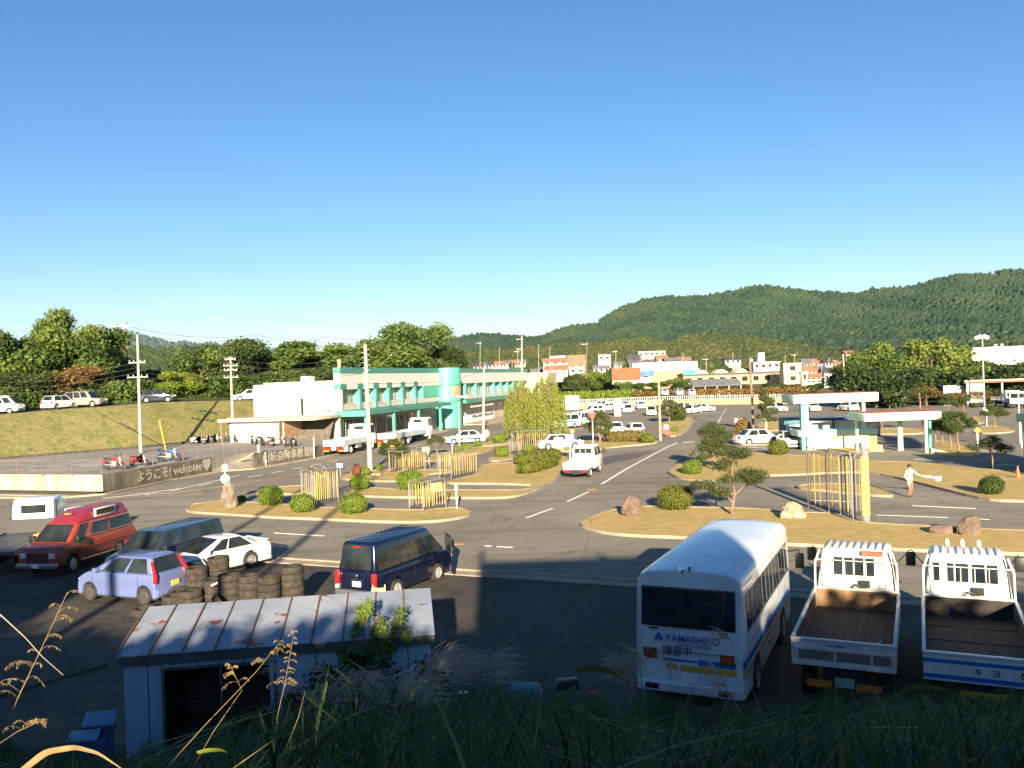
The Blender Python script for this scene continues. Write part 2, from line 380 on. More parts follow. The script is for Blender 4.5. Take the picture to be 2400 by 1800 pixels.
for key, px in ISL.items():
    spx = smooth_px(px, 2)
    P_, I_ = ring(spx, .12)
    n = len(P_); b = MB()
    vs = [(p.x, p.y, -.02) for p in P_] + [(p.x, p.y, .13) for p in P_] + [(p.x, p.y, .13) for p in I_] + [(p.x, p.y, .04) for p in I_]
    b.add(vs, [(i + a * n, (i + 1) % n + a * n, (i + 1) % n + (a + 1) * n, i + (a + 1) * n) for a in range(3) for i in range(n)])
    tag(b.build('island_kerb', M_kerb), kind='structure')
    b = MB(); b.slab(I_, -.02, .105); tag(b.build('lawn', M_grass), kind='structure')

# painted lines
pl = MB()
def line(px, w=.15, dash=None, mb=pl):
    P = [G(*p) for p in px]
    for a, c in zip(P, P[1:]):
        if dash:
            d = (c - a); L = d.length; d.normalize(); t = 0
            while t < L:
                strip(a + d * t, a + d * min(L, t + dash[0]), w, .001, .009, mb); t += dash[0] + dash[1]
        else: strip(a, c, w, .001, .009, mb)
line([(1411,1134),(1470,1098)], .17); line([(1470,1098),(1539,1061)], .17); line([(1539,1061),(1565,1047)], .17); line([(1565,1047),(1587,1038)], .17)
line([(1331,1175),(1379,1153)]); line([(1235,1213),(1294,1192)])
line([(1679,1000),(1690,977)]); line([(1691,975),(1704,955)], .15, (2, 3))
line([(1600,1037),(1635,1035)], .35, (1.2, .8))
line([(643,1249),(760,1256)], .13); line([(1137,1279),(1152,1280)]); line([(1164,1281),(1202,1283)])
for a, c in ((( 467,1138),(497,1132)),((583,1118),(612,1113)),((637,1108),(662,1104)),((686,1099),(708,1096)),((733,1090),(752,1087)),((772,1082),(790,1079)),((400,1150),(432,1144)),((340,1160),(365,1156)),((960,1047),(985,1041))):
    line([a, c], .13)
line([(240,1168),(312,1160),(431,1144),(517,1124),(560,1114)], .12)
line([(0,1160),(90,1161),(163,1163)], .3)
line([(2138,1185),(2288,1192)], .16); line([(2142,1076),(2231,1083)], .16); line([(2300,1055),(2357,1056)], .16); line([(2336,1089),(2395,1091)], .16)
line([(1757,1048),(1804,1051)], .2); line([(1900,1172),(1997,1176)], .14); line([(2055,1207),(2222,1213)], .08); line([(2290,1216),(2320,1218)], .1)
line([(2300,907+50),(2330,970)], .15)
tag(pl.build('road_markings', M_line), kind='structure')
ol = MB()
line([(152,1186),(339,1158),(400,1168-12),(512,1142),(635,1121),(729,1107),(800,1094)], .10, None, ol)
line([(1377,1147),(1399,1147)], .45, None, ol); line([(1065,1275),(1088,1275)], .3, None, ol)
tag(ol.build('orange_markings', M_orange), kind='structure')

# darker resurfaced patch at the junction
poly('patched_asphalt', [(1400,1080),(1425,1068),(1530,1058),(1500,1072),(1440,1084),(1420,1090)], .0005, .004, M_dark)

# ================================================================ RAISED BIKE YARD, WALLS, BANK
PZ = 1.05
W0 = G(-420, 1143); Wl = G(0, 1143.5); Wc = G(241, 1152); We = G(496, 1105)
R1 = G(594, 1094); R2 = G(760, 1068)
foot_px = [(-420,1112),(-120,1090),(0,1077),(180,1062),(328,1050),(515,1031),(600,1023),(680,1018)]
top_px = [(-420,990),(-120,979),(0,972),(122,961),(239,953),(374,943),(480,940),(560,939),(680,938)]
def bcol(px):
    yf = np.interp(px, [p[0] for p in foot_px], [p[1] for p in foot_px]); yt = np.interp(px, [p[0] for p in top_px], [p[1] for p in top_px])
    f = G(px, yf, PZ); lo, hi = 2.0, 6.6
    for _ in range(40):
        z = (lo + hi) / 2
        if G(px, yt, z).y > f.y + (z - PZ) * 1.7: lo = z
        else: hi = z
    return f, G(px, yt, z)
cols_ = [bcol(x) for x in range(-420, 681, 20)]
W2l = We + Vector((0, 0, 0)); rampA, rampB = G(551, 1066, PZ), G(600, 1058, PZ)
yard = [W0, Wc, We, rampA, rampB, Vector((R1.x, R1.y + .1, 0)), Vector((R2.x, R2.y, 0)), Vector((-20.5, 92, 0)), Vector((-20.5, 97, 0))] + [c[0] for c in cols_[::-1][4:]]
b = MB(); b.slab([(p.x, p.y) for p in yard], .0, PZ)
M_yard = groundmat('yard_concrete', [(.26, .235, .20), (.34, .31, .26), (.17, .155, .13)], [(.12, .4, .6), (.8, .5, .7)], bump=.2)
tag(b.build('bike_yard', M_yard), kind='structure')
def wall_seg(a, c, t, z0, z1a, z1c, m, name, label):
    a, c = Vector(a), Vector(c); d = (c - a); d.z = 0; L = d.length; d.normalize(); n = Vector((-d.y, d.x, 0)) * t
    b = MB(); b.solid8([(a.x, a.y, z0), (c.x, c.y, z0), (c.x + n.x, c.y + n.y, z0), (a.x + n.x, a.y + n.y, z0)],
                       [(a.x, a.y, z1a), (c.x, c.y, z1c), (c.x + n.x, c.y + n.y, z1c), (a.x + n.x, a.y + n.y, z1a)])
    return tag(b.build(name, m), label, 'wall')
o1 = Vector((0, -.02, 0))
wl = wall_seg(W0 + o1, Wc + o1, .22, 0, PZ + .12, PZ + .12, M_concw, 'retaining_wall', 'sunlit beige concrete retaining wall at the left edge below the bike yard')
dn = (We - Wc).normalized(); nn = Vector((dn.y, -dn.x, 0)) * .02
ww = wall_seg(Wc + nn + dn * .02, We + nn, .22, 0, PZ + .12, PZ + .12, M_concshade, 'retaining_wall', 'stained retaining wall, shade put in its colour, painted with a welcome greeting beside the road')
w2 = wall_seg(R1 + nn, R2 + nn, .22, 0, PZ + .12, 1.05, M_concshade, 'retaining_wall', 'stained retaining wall, shade put in its colour, with painted kanji right of the ramp')
M_chalk = mat('faded_white_lettering', (.34, .30, .235), .9, .3, 6)
a = Wc + nn * 2.4; d = dn
text('ようこそ!', .92, frame(a + d * 5.3 + Vector((0, 0, .56)), d, (0, 0, 1)), M_chalk, ww, 'greeting_lettering', .006, .012)
text('welcoмe♥', .98, frame(a + d * 9.9 + Vector((0, 0, .60)), d, (0, 0, 1)), M_chalk, ww, 'greeting_lettering', .006, .012)
d2 = (R2 - R1).normalized(); n2 = Vector((d2.y, -d2.x, 0)) * .03
text('山城自動車教習所', .95, frame(R1 + n2 + d2 * 5.0 + Vector((0, 0, .58)), d2, (0, 0, 1)), M_chalk, w2, 'name_lettering', .006, .012)
# ramp between the two walls
b = MB(); a0, a1 = We, R1
b.add([(a0.x, a0.y, .0), (a1.x, a1.y, .0), (rampB.x, rampB.y, PZ + .01), (rampA.x, rampA.y, PZ + .01), (rampB.x, rampB.y, 0), (rampA.x, rampA.y, 0)],
      [(0, 1, 2, 3), (0, 3, 5), (1, 4, 2), (2, 4, 5, 3)])
M_ramp = mat('ramp_concrete', (.27, .24, .19), .9, .2, .9, bump=.3)
tag(b.build('ramp', M_ramp), kind='structure')
b = MB(); p, q = G(541, 1094, .0), G(594, 1066, PZ)
b.path([(p.x, p.y, .05), (q.x, q.y, PZ + .1)], .09, 4); tag(b.build('ramp_kerb', M_kerb), kind='structure')
# roadside kerb under the walls
b = MB(); K_ = [G(*p) for p in ((-300,1166),(0,1168),(150,1168),(244,1160),(400,1127),(517,1106),(594,1100),(760,1072),(860,1050))]
for p, q in zip(K_, K_[1:]): strip(p, q, .22, -.02, .12, b)
tag(b.build('road_kerb', M_kerb), kind='structure')
b = MB(); 
for p, q in zip([G(*p) for p in ((-300,1150),(0,1152),(241,1157))], [G(*p) for p in ((0,1152),(241,1157),(400,1124))]): strip(p, q, 1.6, -.02, .03, b)
tag(b.build('wall_foot', M_earth), kind='structure')
# bank
NR = 16; V = []; F = []
Rn = np.random.RandomState(3)
for i, (f, t) in enumerate(cols_):
    for j in range(NR + 1):
        s = j / NR; p = f.lerp(t, s)
        bulge = math.sin(PI * s) * .15 + (Rn.rand() - .5) * .16 * (0 < j < NR)
        V.append((p.x, p.y, p.z + bulge))
for i in range(len(cols_) - 1):
    for j in range(NR):
        a = i * (NR + 1) + j; F.append((a, a + NR + 1, a + NR + 2, a + 1))
tag(npmesh('grass_bank', V, F, M_bank, smooth=True), kind='structure')
b = MB()
for (f, t), (f2, t2) in zip(cols_, cols_[1:]): strip(f + Vector((0, -.25, 0)), f2 + Vector((0, -.25, 0)), .5, PZ, PZ + .22, b)
tag(b.build('bank_foot_drain', mat('drain_dark', (.07, .06, .045), .9, .4, 2)), kind='structure')
tops = [c[1] for c in cols_]
V = []; F = []
for i, t in enumerate(tops):
    V += [(t.x, t.y, t.z), (t.x * 1.07, t.y + 6.5, t.z + .05), (t.x * 2.6 - 5, t.y + 260, 6)]
for i in range(len(tops) - 1):
    for j in range(2): F.append((i * 3 + j, i * 3 + 3 + j, i * 3 + 4 + j, i * 3 + 1 + j))
tag(npmesh('upper_road', V, F, groundmat('upper_asphalt', [(.12, .11, .095), (.09, .085, .07)], [(.2, .4, .6)], bump=.2)), kind='structure')
b = MB(); e = tops[-1]
b.solid8([(e.x, e.y, -.1), (e.x + 16, e.y + 120, -.1), (e.x + 14, e.y + 120, -.1), (e.x - 2, e.y, -.1)], [(e.x, e.y, e.z), (e.x + 16, e.y + 120, 5), (e.x + 14, e.y + 120, 5), (e.x - 2, e.y, e.z)])
tag(b.build('terrace_edge', M_bank), kind='structure')
# weed ground strip behind the upper road
V = []; F = []
for i, t in enumerate(tops):
    V += [(t.x * 1.05, t.y + 5.2, t.z + .1), (t.x * 1.12, t.y + 14, t.z + 1.2), (t.x * 1.3, t.y + 34, t.z + .5)]
for i in range(len(tops) - 1):
    for j in range(2): F.append((i * 3 + j, i * 3 + 3 + j, i * 3 + 4 + j, i * 3 + 1 + j))
M_und = groundmat('undergrowth', [(.05, .07, .02), (.09, .10, .03), (.03, .04, .015)], [(.5, .4, .6), (1.5, .5, .7)], bump=1, bscale=5)
tag(npmesh('wooded_ground', V, F, M_und), kind='structure')

# ================================================================ HILLS
M_wood_far = leafmat('hill_forest', [(.010, .027, .017), (.018, .044, .024), (.034, .060, .028), (.058, .062, .032)], 0, .9)
M_soil = groundmat('hill_soil', [(.020, .036, .016), (.035, .05, .02)], [(.01, .4, .6)], bump=0)
ICO = None
def ico():
    global ICO
    if ICO is None:
        import bmesh
        bm = bmesh.new(); bmesh.ops.create_icosphere(bm, subdivisions=1, radius=1)
        ICO = (np.array([v.co[:] for v in bm.verts]), np.array([[v.index for v in f.verts] for f in bm.faces])); bm.free()
    return ICO
def vnoise(x, y, seed=0):
    """smooth value noise, numpy"""
    xi = np.floor(x).astype(int); yi = np.floor(y).astype(int); xf = x - xi; yf = y - yi
    def h(a, b_):
        n = (a * 374761393 + b_ * 668265263 + seed * 974711) & 0x7fffffff
        n = ((n ^ (n >> 13)) * 1274126177) & 0x7fffffff
        return (n % 10007) / 10007.0
    u = xf * xf * (3 - 2 * xf); v = yf * yf * (3 - 2 * yf)
    return (h(xi, yi) * (1 - u) + h(xi + 1, yi) * u) * (1 - v) + (h(xi, yi + 1) * (1 - u) + h(xi + 1, yi + 1) * u) * v
def hill(name, ridge, D, D0, ntree, rt_, seed, mats, cols=140, rows=46, spur=.22, base=4.0, gname='hill_forest', lab=None, shape=1.2):
    xs = np.array([p[0] for p in ridge]); ys = np.array([p[1] for p in ridge])
    def zr(px):
        y = np.interp(px, xs, ys); d = [at(float(p), float(q), D) for p, q in zip(np.atleast_1d(px), np.atleast_1d(y))]
        return np.array([[v.x, v.z] for v in d])
    def H(px, s):       # s 0 at the foot, 1 at the ridge
        r = zr(px); az = r[:, 0] / D
        Y = D0 + (D - D0) * s; X = az * Y
        n = vnoise(X / (D * .09) + 7, Y / (D * .22), seed) * .6 + vnoise(X / (D * .035), Y / (D * .1), seed + 5) * .4
        e = s ** shape
        z = base + (r[:, 1] - base) * e * (1 - spur * 2.2 * (1 - n) * np.sin(PI * np.clip(s, 0, 1)))
        return X, Y, z
    px = np.linspace(xs[0], xs[-1], cols); V = []
    for j in range(rows + 6):
        s = np.full(cols, min(1, j / rows)); X, Y, z = H(px, s)
        if j > rows: k = (j - rows) / 5; Y = Y + D * .3 * k; X = X * (1 + .3 * k); z = z * (1 - k * .8)
        V.append(np.stack([X, Y, z], 1))
    V = np.concatenate(V); F = [(j * cols + i, j * cols + i + 1, (j + 1) * cols + i + 1, (j + 1) * cols + i) for j in range(rows + 5) for i in range(cols - 1)]
    o = npmesh(name, V, F, mats[0], smooth=True); tag(o, kind='structure')
    rs = np.random.RandomState(seed); p = rs.uniform(xs[0], xs[-1], ntree); s = rs.uniform(0, 1.0, ntree) ** .8
    X, Y, z = H(p, s); ok = z > base + 1
    X, Y, z = X[ok], Y[ok], z[ok]; n = len(X)
    v, f = ico(); sc_ = rt_ * rs.uniform(.6, 1.35, n)
    jit = rs.uniform(.75, 1.25, (n, 12, 3)); hgt = rs.uniform(.8, 1.7, n)
    P = v[None] * jit * sc_[:, None, None]; P[:, :, 2] *= hgt[:, None]
    P += np.stack([X, Y, z + sc_ * .5], 1)[:, None]
    FF = f[None] + (np.arange(n) * 12)[:, None, None]
    patch = vnoise(X / (D * .03), Y / (D * .06), seed + 9)
    patch2 = vnoise(X / (D * .011), Y / (D * .03), seed + 21)
    tone = np.clip(rs.rand(n) * .38 + patch * .5 + patch2 * .3 - .12, 0, 1)
    o = npmesh(gname, P.reshape(-1, 3), FF.reshape(-1, 3), mats[1], tone=np.repeat(tone, 20))
    tag(o, lab, 'forest', kind='stuff'); return o
s_ = 2400 / 2212
def disp(l): return [(x * s_, y * s_) for x, y in l]
hill('mountain_ridge', disp([(930,760),(955,742),(985,733),(1040,724),(1075,724),(1100,729),(1160,731),(1230,708),(1290,702),(1312,684),(1340,668),(1390,650),(1440,643),(1500,643),(1560,636),(1620,623),(1650,620),(1690,624),(1760,633),(1850,636),(1890,627),(1960,624),(2020,607),(2080,594),(2140,594),(2170,587),(2260,582),(2500,570)]),
     1500, 430, 52000, 2.8, 4, (M_soil, M_wood_far), cols=200, rows=60, lab='dark green forest covering the long mountain ridge behind the town')
M_wood_mid = leafmat('near_hill_forest', [(.025, .042, .014), (.045, .062, .018), (.07, .075, .022), (.095, .075, .028)], 0, .9)
hill('low_hill', disp([(985,775),(1050,768),(1110,762),(1180,757),(1250,750),(1300,752),(1350,742),(1400,735),(1440,752),(1480,735),(1560,732),(1640,738),(1700,748),(1760,760),(1850,768),(1950,778)]),
     560, 410, 14000, 1.9, 8, (M_soil, M_wood_mid), cols=120, rows=20, spur=.1, base=1.0, lab='olive and brown autumn wood on the low hill behind the houses', gname='low_hill_wood', shape=.7)
M_blue = leafmat('far_forest', [(.035, .062, .055), (.05, .085, .07)], 0, .9)  # bluish leaf tones put distance haze into the colour
hill('far_ridge', disp([(-60,740),(100,735),(200,728),(245,724),(290,722),(330,733),(370,741),(400,744),(450,745),(500,753),(560,756),(640,762),(760,772),(860,776)]),
     4200, 2200, 12000, 9, 12, (M_soil, M_blue), cols=90, rows=24, lab='hazy blue green forest on the far ridge beyond the left trees', gname='far_ridge_wood')
hill('wooded_slope', disp([(-80,790),(60,790),(240,772),(300,768),(350,772),(400,768),(450,770),(520,778),(620,786),(760,792),(900,795),(1000,788)]),
     330, 215, 9000, 1.7, 15, (M_soil, leafmat('slope_forest', [(.018, .032, .014), (.032, .055, .02), (.05, .075, .025), (.075, .08, .03)], 0, .9)), cols=90, rows=16, spur=.1, base=4, lab='shaded mixed wood on the slope between the left trees', gname='slope_wood', shape=.6)
# haze
if HAZE:
    b = MB(); b.bx(-3200, 3200, -130, 6200, -3, 620); hz = b.build('haze', []) ; tag(hz, kind='stuff')
    m = bpy.data.materials.new('haze'); m.use_nodes = True; N = m.node_tree.nodes; N.remove(N['Principled BSDF'])
    v = N.new('ShaderNodeVolumePrincipled'); v.inputs['Density'].default_value = HAZE; v.inputs['Color'].default_value = (.72, .83, .95, 1)
    v.inputs['Anisotropy'].default_value = 0.0
    m.node_tree.links.new(v.outputs[0], N['Material Output'].inputs['Volume']); hz.data.materials.append(m)
# ================================================================ MAIN SCHOOL BUILDING
BD = Vector((.267, .964, 0)).normalized(); BO = Vector((-19.1, 95.0, 0)); BA = math.atan2(BD.y, BD.x)
def tpx(px, off=0.0):
    o = BO + Vector((BD.y, -BD.x, 0)) * off; k = (px - 1200) / FPX
    return (k * o.y - o.x) / (BD.x - k * BD.y)
bl = thing('school_building', 'long two storey white and turquoise driving school building with round entrance tower', 'building', BO, BA)
T1, T2, TE = tpx(990), tpx(1064), tpx(1236)
H_ = 8.85; TM = (T1 + T2) / 2 + 2.2
def bpart(name, m, f, **k):
    b = MB(); f(b); return b.build(name, m, bl, **k)
bpart('wall', M_cream, lambda b: (b.bx(.0, TE, .8, 11, 0, 7.2)))
bpart('parapet', M_tilew, lambda b: (b.bx(0, TM, .0, .8, 6.35, 8.2), b.bx(0, .5, 0, .8, 4.0, 6.35), b.bx(T2 - .5, TE, .0, .8, 6.45, 8.2)))
bpart('roof_band', M_greenm, lambda b: (b.bx(-.06, TM, -.06, .86, 8.2, H_), b.bx(T2 - .5, TE + .06, -.06, .86, 8.2, H_)))
bpart('spandrel', mat('grey_spandrel', (.50, .46, .40), .7, .1, 1), lambda b: (b.bx(.5, TM, .12, .8, 4.0, 4.75), b.bx(T2 - .5, TE, .12, .8, 3.9, 4.6)))
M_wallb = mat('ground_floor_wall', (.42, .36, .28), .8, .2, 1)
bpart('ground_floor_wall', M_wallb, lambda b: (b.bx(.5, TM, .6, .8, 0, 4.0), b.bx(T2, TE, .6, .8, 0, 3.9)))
M_winf = mat('window_frame_grey', (.40, .38, .33), .5, .1, 3)
M_curt = mat('curtain_behind_glass', (.30, .27, .22), .35, .5, 1.2, spec=.8, c2=(.05, .05, .05))
def window(parent, x0, x1, z0, z1, y, nm=3, mf=M_winf, mg=M_curt, t=.06):
    """framed window on a wall facing local -Y at depth y: frame with mullions, panes as sub-parts"""
    b = MB(); w = .05 if x1 - x0 < 2 else .08
    b.bx(x0, x1, y - t, y, z0, z0 + w); b.bx(x0, x1, y - t, y, z1 - w, z1)
    for i in range(nm + 1):
        x = x0 + (x1 - x0) * i / nm; b.bx(max(x0, x - w / 2), min(x1, x + w / 2), y - t - .004, y, z0 + w, z1 - w)
    fr = b.build('window', mf, parent)
    for i in range(nm):
        a, c = x0 + (x1 - x0) * i / nm, x0 + (x1 - x0) * (i + 1) / nm
        g = MB(); g.bx(a + w / 2 + .002, c - w / 2 - .002, y - t * .45, y - .005, z0 + w, z1 - w); g.build('pane', mg, fr)
    return fr
pil = [tpx(p) for p in (844, 881, 912, 944, 974)]
edges = [.5] + pil + [T1 + .3]
bpart('upper_green_panel', M_green, lambda b: b.bx(T1 + .3, TM, .02, .8, 4.75, 6.4))
for i, (a, c) in enumerate(zip(edges, edges[1:])):
    window(bl, a + .25, c - .25, 4.8, 6.3, .8, 4)
    if i < len(edges) - 2:
        bpart('pilaster', M_green, lambda b: b.bx(c - .28, c + .28, -.02, .8, 4.0, 6.4))
        bpart('pilaster_head', M_greenm, lambda b: b.bx(c - .75, c + .75, -.05, .78, 6.4, 7.0))
bpart('corner_panel', M_greenm, lambda b: b.bx(-.05, 1.4, -.05, .8, 6.4, 7.0))
rp = [tpx(p) for p in (1067, 1092, 1117, 1138, 1159, 1175, 1191, 1205, 1218)]
for a, c in zip(rp, rp[1:]):
    window(bl, a + .3, c - .3, 4.65, 6.35, .8, 3)
    bpart('pilaster', M_green, lambda b: b.bx(c - .2, c + .2, .0, .8, 3.9, 6.45))
# canopy along the ground floor and its posts
bpart('canopy', M_greenm, lambda b: (b.bx(-.3, T1 + 3.2, -3.0, .6, 3.45, 3.95),))
bpart('canopy_end', M_green, lambda b: b.bx(-.38, -.3, -3.05, .65, 3.35, 4.0))
bpart('canopy', M_greenm, lambda b: b.bx(T2 + 1, TE, -1.6, .58, 3.35, 3.85))
bpart('canopy_wall', M_cream, lambda b: b.bx(T2 + .6, T2 + 12, -2.6, -2.4, 2.7, 2.95))
for t in (.3, 8, 16, 24):
    bpart('canopy_post', M_green, lambda b: b.bx(t, t + .3, -2.9, -2.6, 0, 3.45))
# ground-floor glazing and clutter openings
for a in np.arange(1.2, T1 - 2, 3.1): window(bl, a, a + 2.6, .3, 3.0, .6, 3, mg=M_glassb)
for a in np.arange(T2 + 2, TE - 3, 4.6): window(bl, a, a + 3.6, 1.2, 2.9, .6, 4)
# entrance tower
TM = (T1 + T2) / 2 + 2.2; TR = 2.15
bpart('entrance_tower', M_green, lambda b: b.lathe([(TR, 0), (TR, 3.9), (TR, 4.4), (TR, 7.6), (TR, 8.86)], (TM, -.35, 0), n=40), smooth=True)
bpart('tower_band', M_greenm, lambda b: b.lathe([(TR + .05, 6.2), (TR + .05, 6.5)], (TM, -.35, 0), n=40), smooth=True)
bpart('tower_band', M_greenm, lambda b: b.lathe([(TR + .05, 3.9), (TR + .05, 4.05)], (TM, -.35, 0), n=40), smooth=True)
M_brickb = mat('brown_block', (.33, .22, .15), .7, .15, 2)
def gb(b):
    for j in range(5):
        for i in range(7):
            t0 = math.radians(-140 + i * 8.4); t1 = t0 + math.radians(7.9); z0 = 4.6 + j * .31
            r0, r1 = TR - .02, TR + .045
            vs = [(TM + r * math.cos(t), -.35 + r * math.sin(t)) for r in (r0, r1) for t in (t0, t1)]
            b.solid8([(vs[0][0], vs[0][1], z0), (vs[1][0], vs[1][1], z0), (vs[3][0], vs[3][1], z0), (vs[2][0], vs[2][1], z0)],
                     [(vs[0][0], vs[0][1], z0 + .28), (vs[1][0], vs[1][1], z0 + .28), (vs[3][0], vs[3][1], z0 + .28), (vs[2][0], vs[2][1], z0 + .28)])
bpart('tower_glass_blocks', M_brickb, gb)
bpart('pavement', mat('pink_paving', (.42, .30, .22), .8, .15, 2), lambda b: (b.bx(-1, T1, -3.6, .6, -.02, .14), b.bx(T2 + .5, TE + 4, -5, .6, -.02, .14)))
bpart('cabinet', M_whited, lambda b: [b.bx(T2 + 3 + i * 3.4, T2 + 5.6 + i * 3.4, -.6, .4, .14, 1.3) for i in range(5)])
bpart('rooftop_vent', mat('vent_orange', (.55, .35, .2), .7), lambda b: b.lathe([(.2, 7.2), (.2, 9.6), (.26, 9.7), (.26, 10.0), (.05, 10.1)], (tpx(884), 5, 0), n=12))
# rear concrete block with ribs, seen past the right end
bpart('rear_block', M_concw, lambda b: (b.bx(TE + 1, TE + 9, -4.2, 6, 0, 8.0)))
for i in range(9): bpart('rib', M_conc, lambda b: b.bx(TE + .8, TE + 1, -4.2 + i * .55, -4.0 + i * .55, 0, 6.3))

# annex
an = thing('annex_building', 'cream windowless annex with flat roof left of the turquoise building', 'building', BO, BA)
b = MB(); b.bx(-.3, 10, .8, 9.4, 0, 7.25); b.build('wall', M_cream, an)
b = MB(); b.bx(-.36, 10, .75, 9.45, 7.25, 7.4); b.build('roof_edge', M_cream, an)
b = MB(); b.bx(-.9, -.3, .9, 1.5, 4.2, 7.3); b.bx(2, 3.2, 4.9, 6, 7.4, 8.0); b.build('roof_unit', M_whited, an)
b = MB(); b.bx(-.34, -.3, 4.5, 4.8, 3.6, 5.5); b.build('dark_vent', M_blackp, an)
b = MB(); b.lathe([(.62, -.34), (.62, -.3)], (0, 2.3, 5.2), axis='x', n=20); b.build('round_emblem', mat('pale_yellow_disc', (.75, .68, .25), .7), an)
b = MB(); b.bx(-.33, -.3, .9, 9.3, 5.62, 5.66); b.bx(-.33, -.3, 5.4, 5.44, 3.6, 7.2); b.build('wall_joint', M_conc, an)
# garage and bike shed in front of the annex
gr = thing('garage_shed', 'low flat roofed garage with white wall behind the row of motorbikes', 'garage', BO, BA)
b = MB(); b.bx(-6.2, -.35, -.2, 11.6, 3.3, 3.62); b.build('roof', mat('garage_roof', (.50, .42, .33), .85, .1, 1), gr, bevel=.03)
b = MB(); b.bx(-5.2, -5.0, 4.4, 10.8, 1.0, 3.3); b.bx(-5.2, -.4, 10.6, 10.8, 1, 3.3); b.build('wall', M_white, gr)
b = MB(); b.bx(-5.6, -.4, 3.9, 4.15, 0, 3.3); b.build('side_wall', mat('brown_board_wall', (.34, .22, .13), .8, .2, 2), gr)
b = MB(); b.solid8([(-3.4, .2, 0), (-3.2, .2, 0), (-3.2, 3.9, 0), (-3.4, 3.9, 0)], [(-1.4, .2, 3.2), (-1.2, .2, 3.2), (-1.2, 3.9, 3.2), (-1.4, 3.9, 3.2)]); b.build('tilted_door', mat('dark_door', (.10, .085, .065), .7, .3, 2), gr)
b = MB(); b.bx(-6.0, -5.8, 11.2, 11.4, 1, 3.3); b.bx(-6.0, -5.8, 4.2, 4.35, 0, 3.3); b.build('post', M_wood, gr)
b = MB(); b.bx(-.7, -.36, -.1, 3.9, 0, 3.3); b.build('back_wall', M_wallb, gr)

# ================================================================ TOWN HOUSES
def house(px0, px1, ybase, yeave, yridge, D, wallm, roofm, label, name='house', cat='house', depth=.6, nwin=3, storeys=2, flat=False, group=None, pan=None):
    """a house facing the camera at distance D, given by its picture extents"""
    s = FPX / D; pm = (px0 + px1) / 2; base = at(pm, ybase, D); w = (px1 - px0) / s; h = (ybase - yeave) / s; hr = (yeave - yridge) / s
    o = thing(name, label, cat, base, 0, group); dp = max(4, w * depth)
    b = MB(); b.bx(-w / 2, w / 2, 0, dp, -3.0 if ybase < 900 else 0, h)
    if not flat: b.prismx([(.0, h), (dp, h), (dp / 2, h + hr * .93)], -w / 2, w / 2)
    b.build('wall', wallm, o)
    b = MB()
    if flat: b.bx(-w / 2 - .15, w / 2 + .15, -.15, dp + .15, h, h + max(.25, hr))
    else:
        e = .5
        for sg in (0, 1):
            y0, y1 = ((-e, dp / 2) if sg == 0 else (dp + e, dp / 2)); k = hr * e / (dp / 2)
            b.solid8([(-w / 2 - e, y0, h - k), (w / 2 + e, y0, h - k), (w / 2 + e, y1, h + hr), (-w / 2 - e, y1, h + hr)],
                     [(-w / 2 - e, y0, h - k + .22), (w / 2 + e, y0, h - k + .22), (w / 2 + e, y1, h + hr + .22), (-w / 2 - e, y1, h + hr + .22)])
    b.build('roof', roofm, o)
    fl = h / storeys
    for j in range(storeys):
        for i in range(nwin):
            x = -w / 2 + w * (i + .5) / nwin; ww_ = min(1.6, w / nwin * .5)
            window(o, x - ww_ / 2, x + ww_ / 2, fl * j + fl * .35, fl * j + fl * .8, 0, 2, mf=M_blackp, mg=M_glass, t=.08)
    return o
M_rt = mat('terracotta_roof', (.27, .125, .075), .8, .2, .8)
M_rg = mat('grey_tile_roof', (.13, .13, .14), .7, .2, .8)
M_rd = mat('dark_roof', (.06, .05, .055), .7, .2, .5)
M_wh = mat('white_house_wall', (.68, .66, .61), .8, .06, .5)
M_bg = mat('beige_house_wall', (.55, .45, .32), .85, .1, .5)
M_or = mat('orange_wall', (.34, .075, .028), .8, .1, .3)
M_yb = mat('pale_yellow_block', (.68, .58, .33), .8, .05, .4)
house(1274, 1330, 862, 848, 840, 330, M_bg, M_rt, 'low brown roofed house left of the white gabled house')
house(1292, 1324, 858, 842, 835, 345, M_wh, M_wh, 'white gabled house on the hillside above the willow', nwin=2)
house(1334, 1371, 876, 852, 833, 330, M_wh, M_rt, 'white house with a terracotta roof beside a tall pole', nwin=2)
house(1280, 1330, 876, 865, 857, 310, M_bg, M_rt, 'reddish roofed house below the white gabled house')
house(1403, 1431, 846, 833, 832, 360, M_wh, M_wh, 'small white boxy house alone above the yellow trees', flat=True, nwin=2, storeys=1)
house(1472, 1502, 862, 843, 832, 360, M_bg, M_rd, 'dark roofed house above the tan factory')
house(1496, 1560, 835, 825, 823, 400, M_bg, M_bg, 'long beige flat roofed block on the hill', flat=True, nwin=5, storeys=1)
house(1476, 1535, 868, 852, 846, 340, M_wh, M_rg, 'pale house with grey roof just above the orange building', nwin=3)
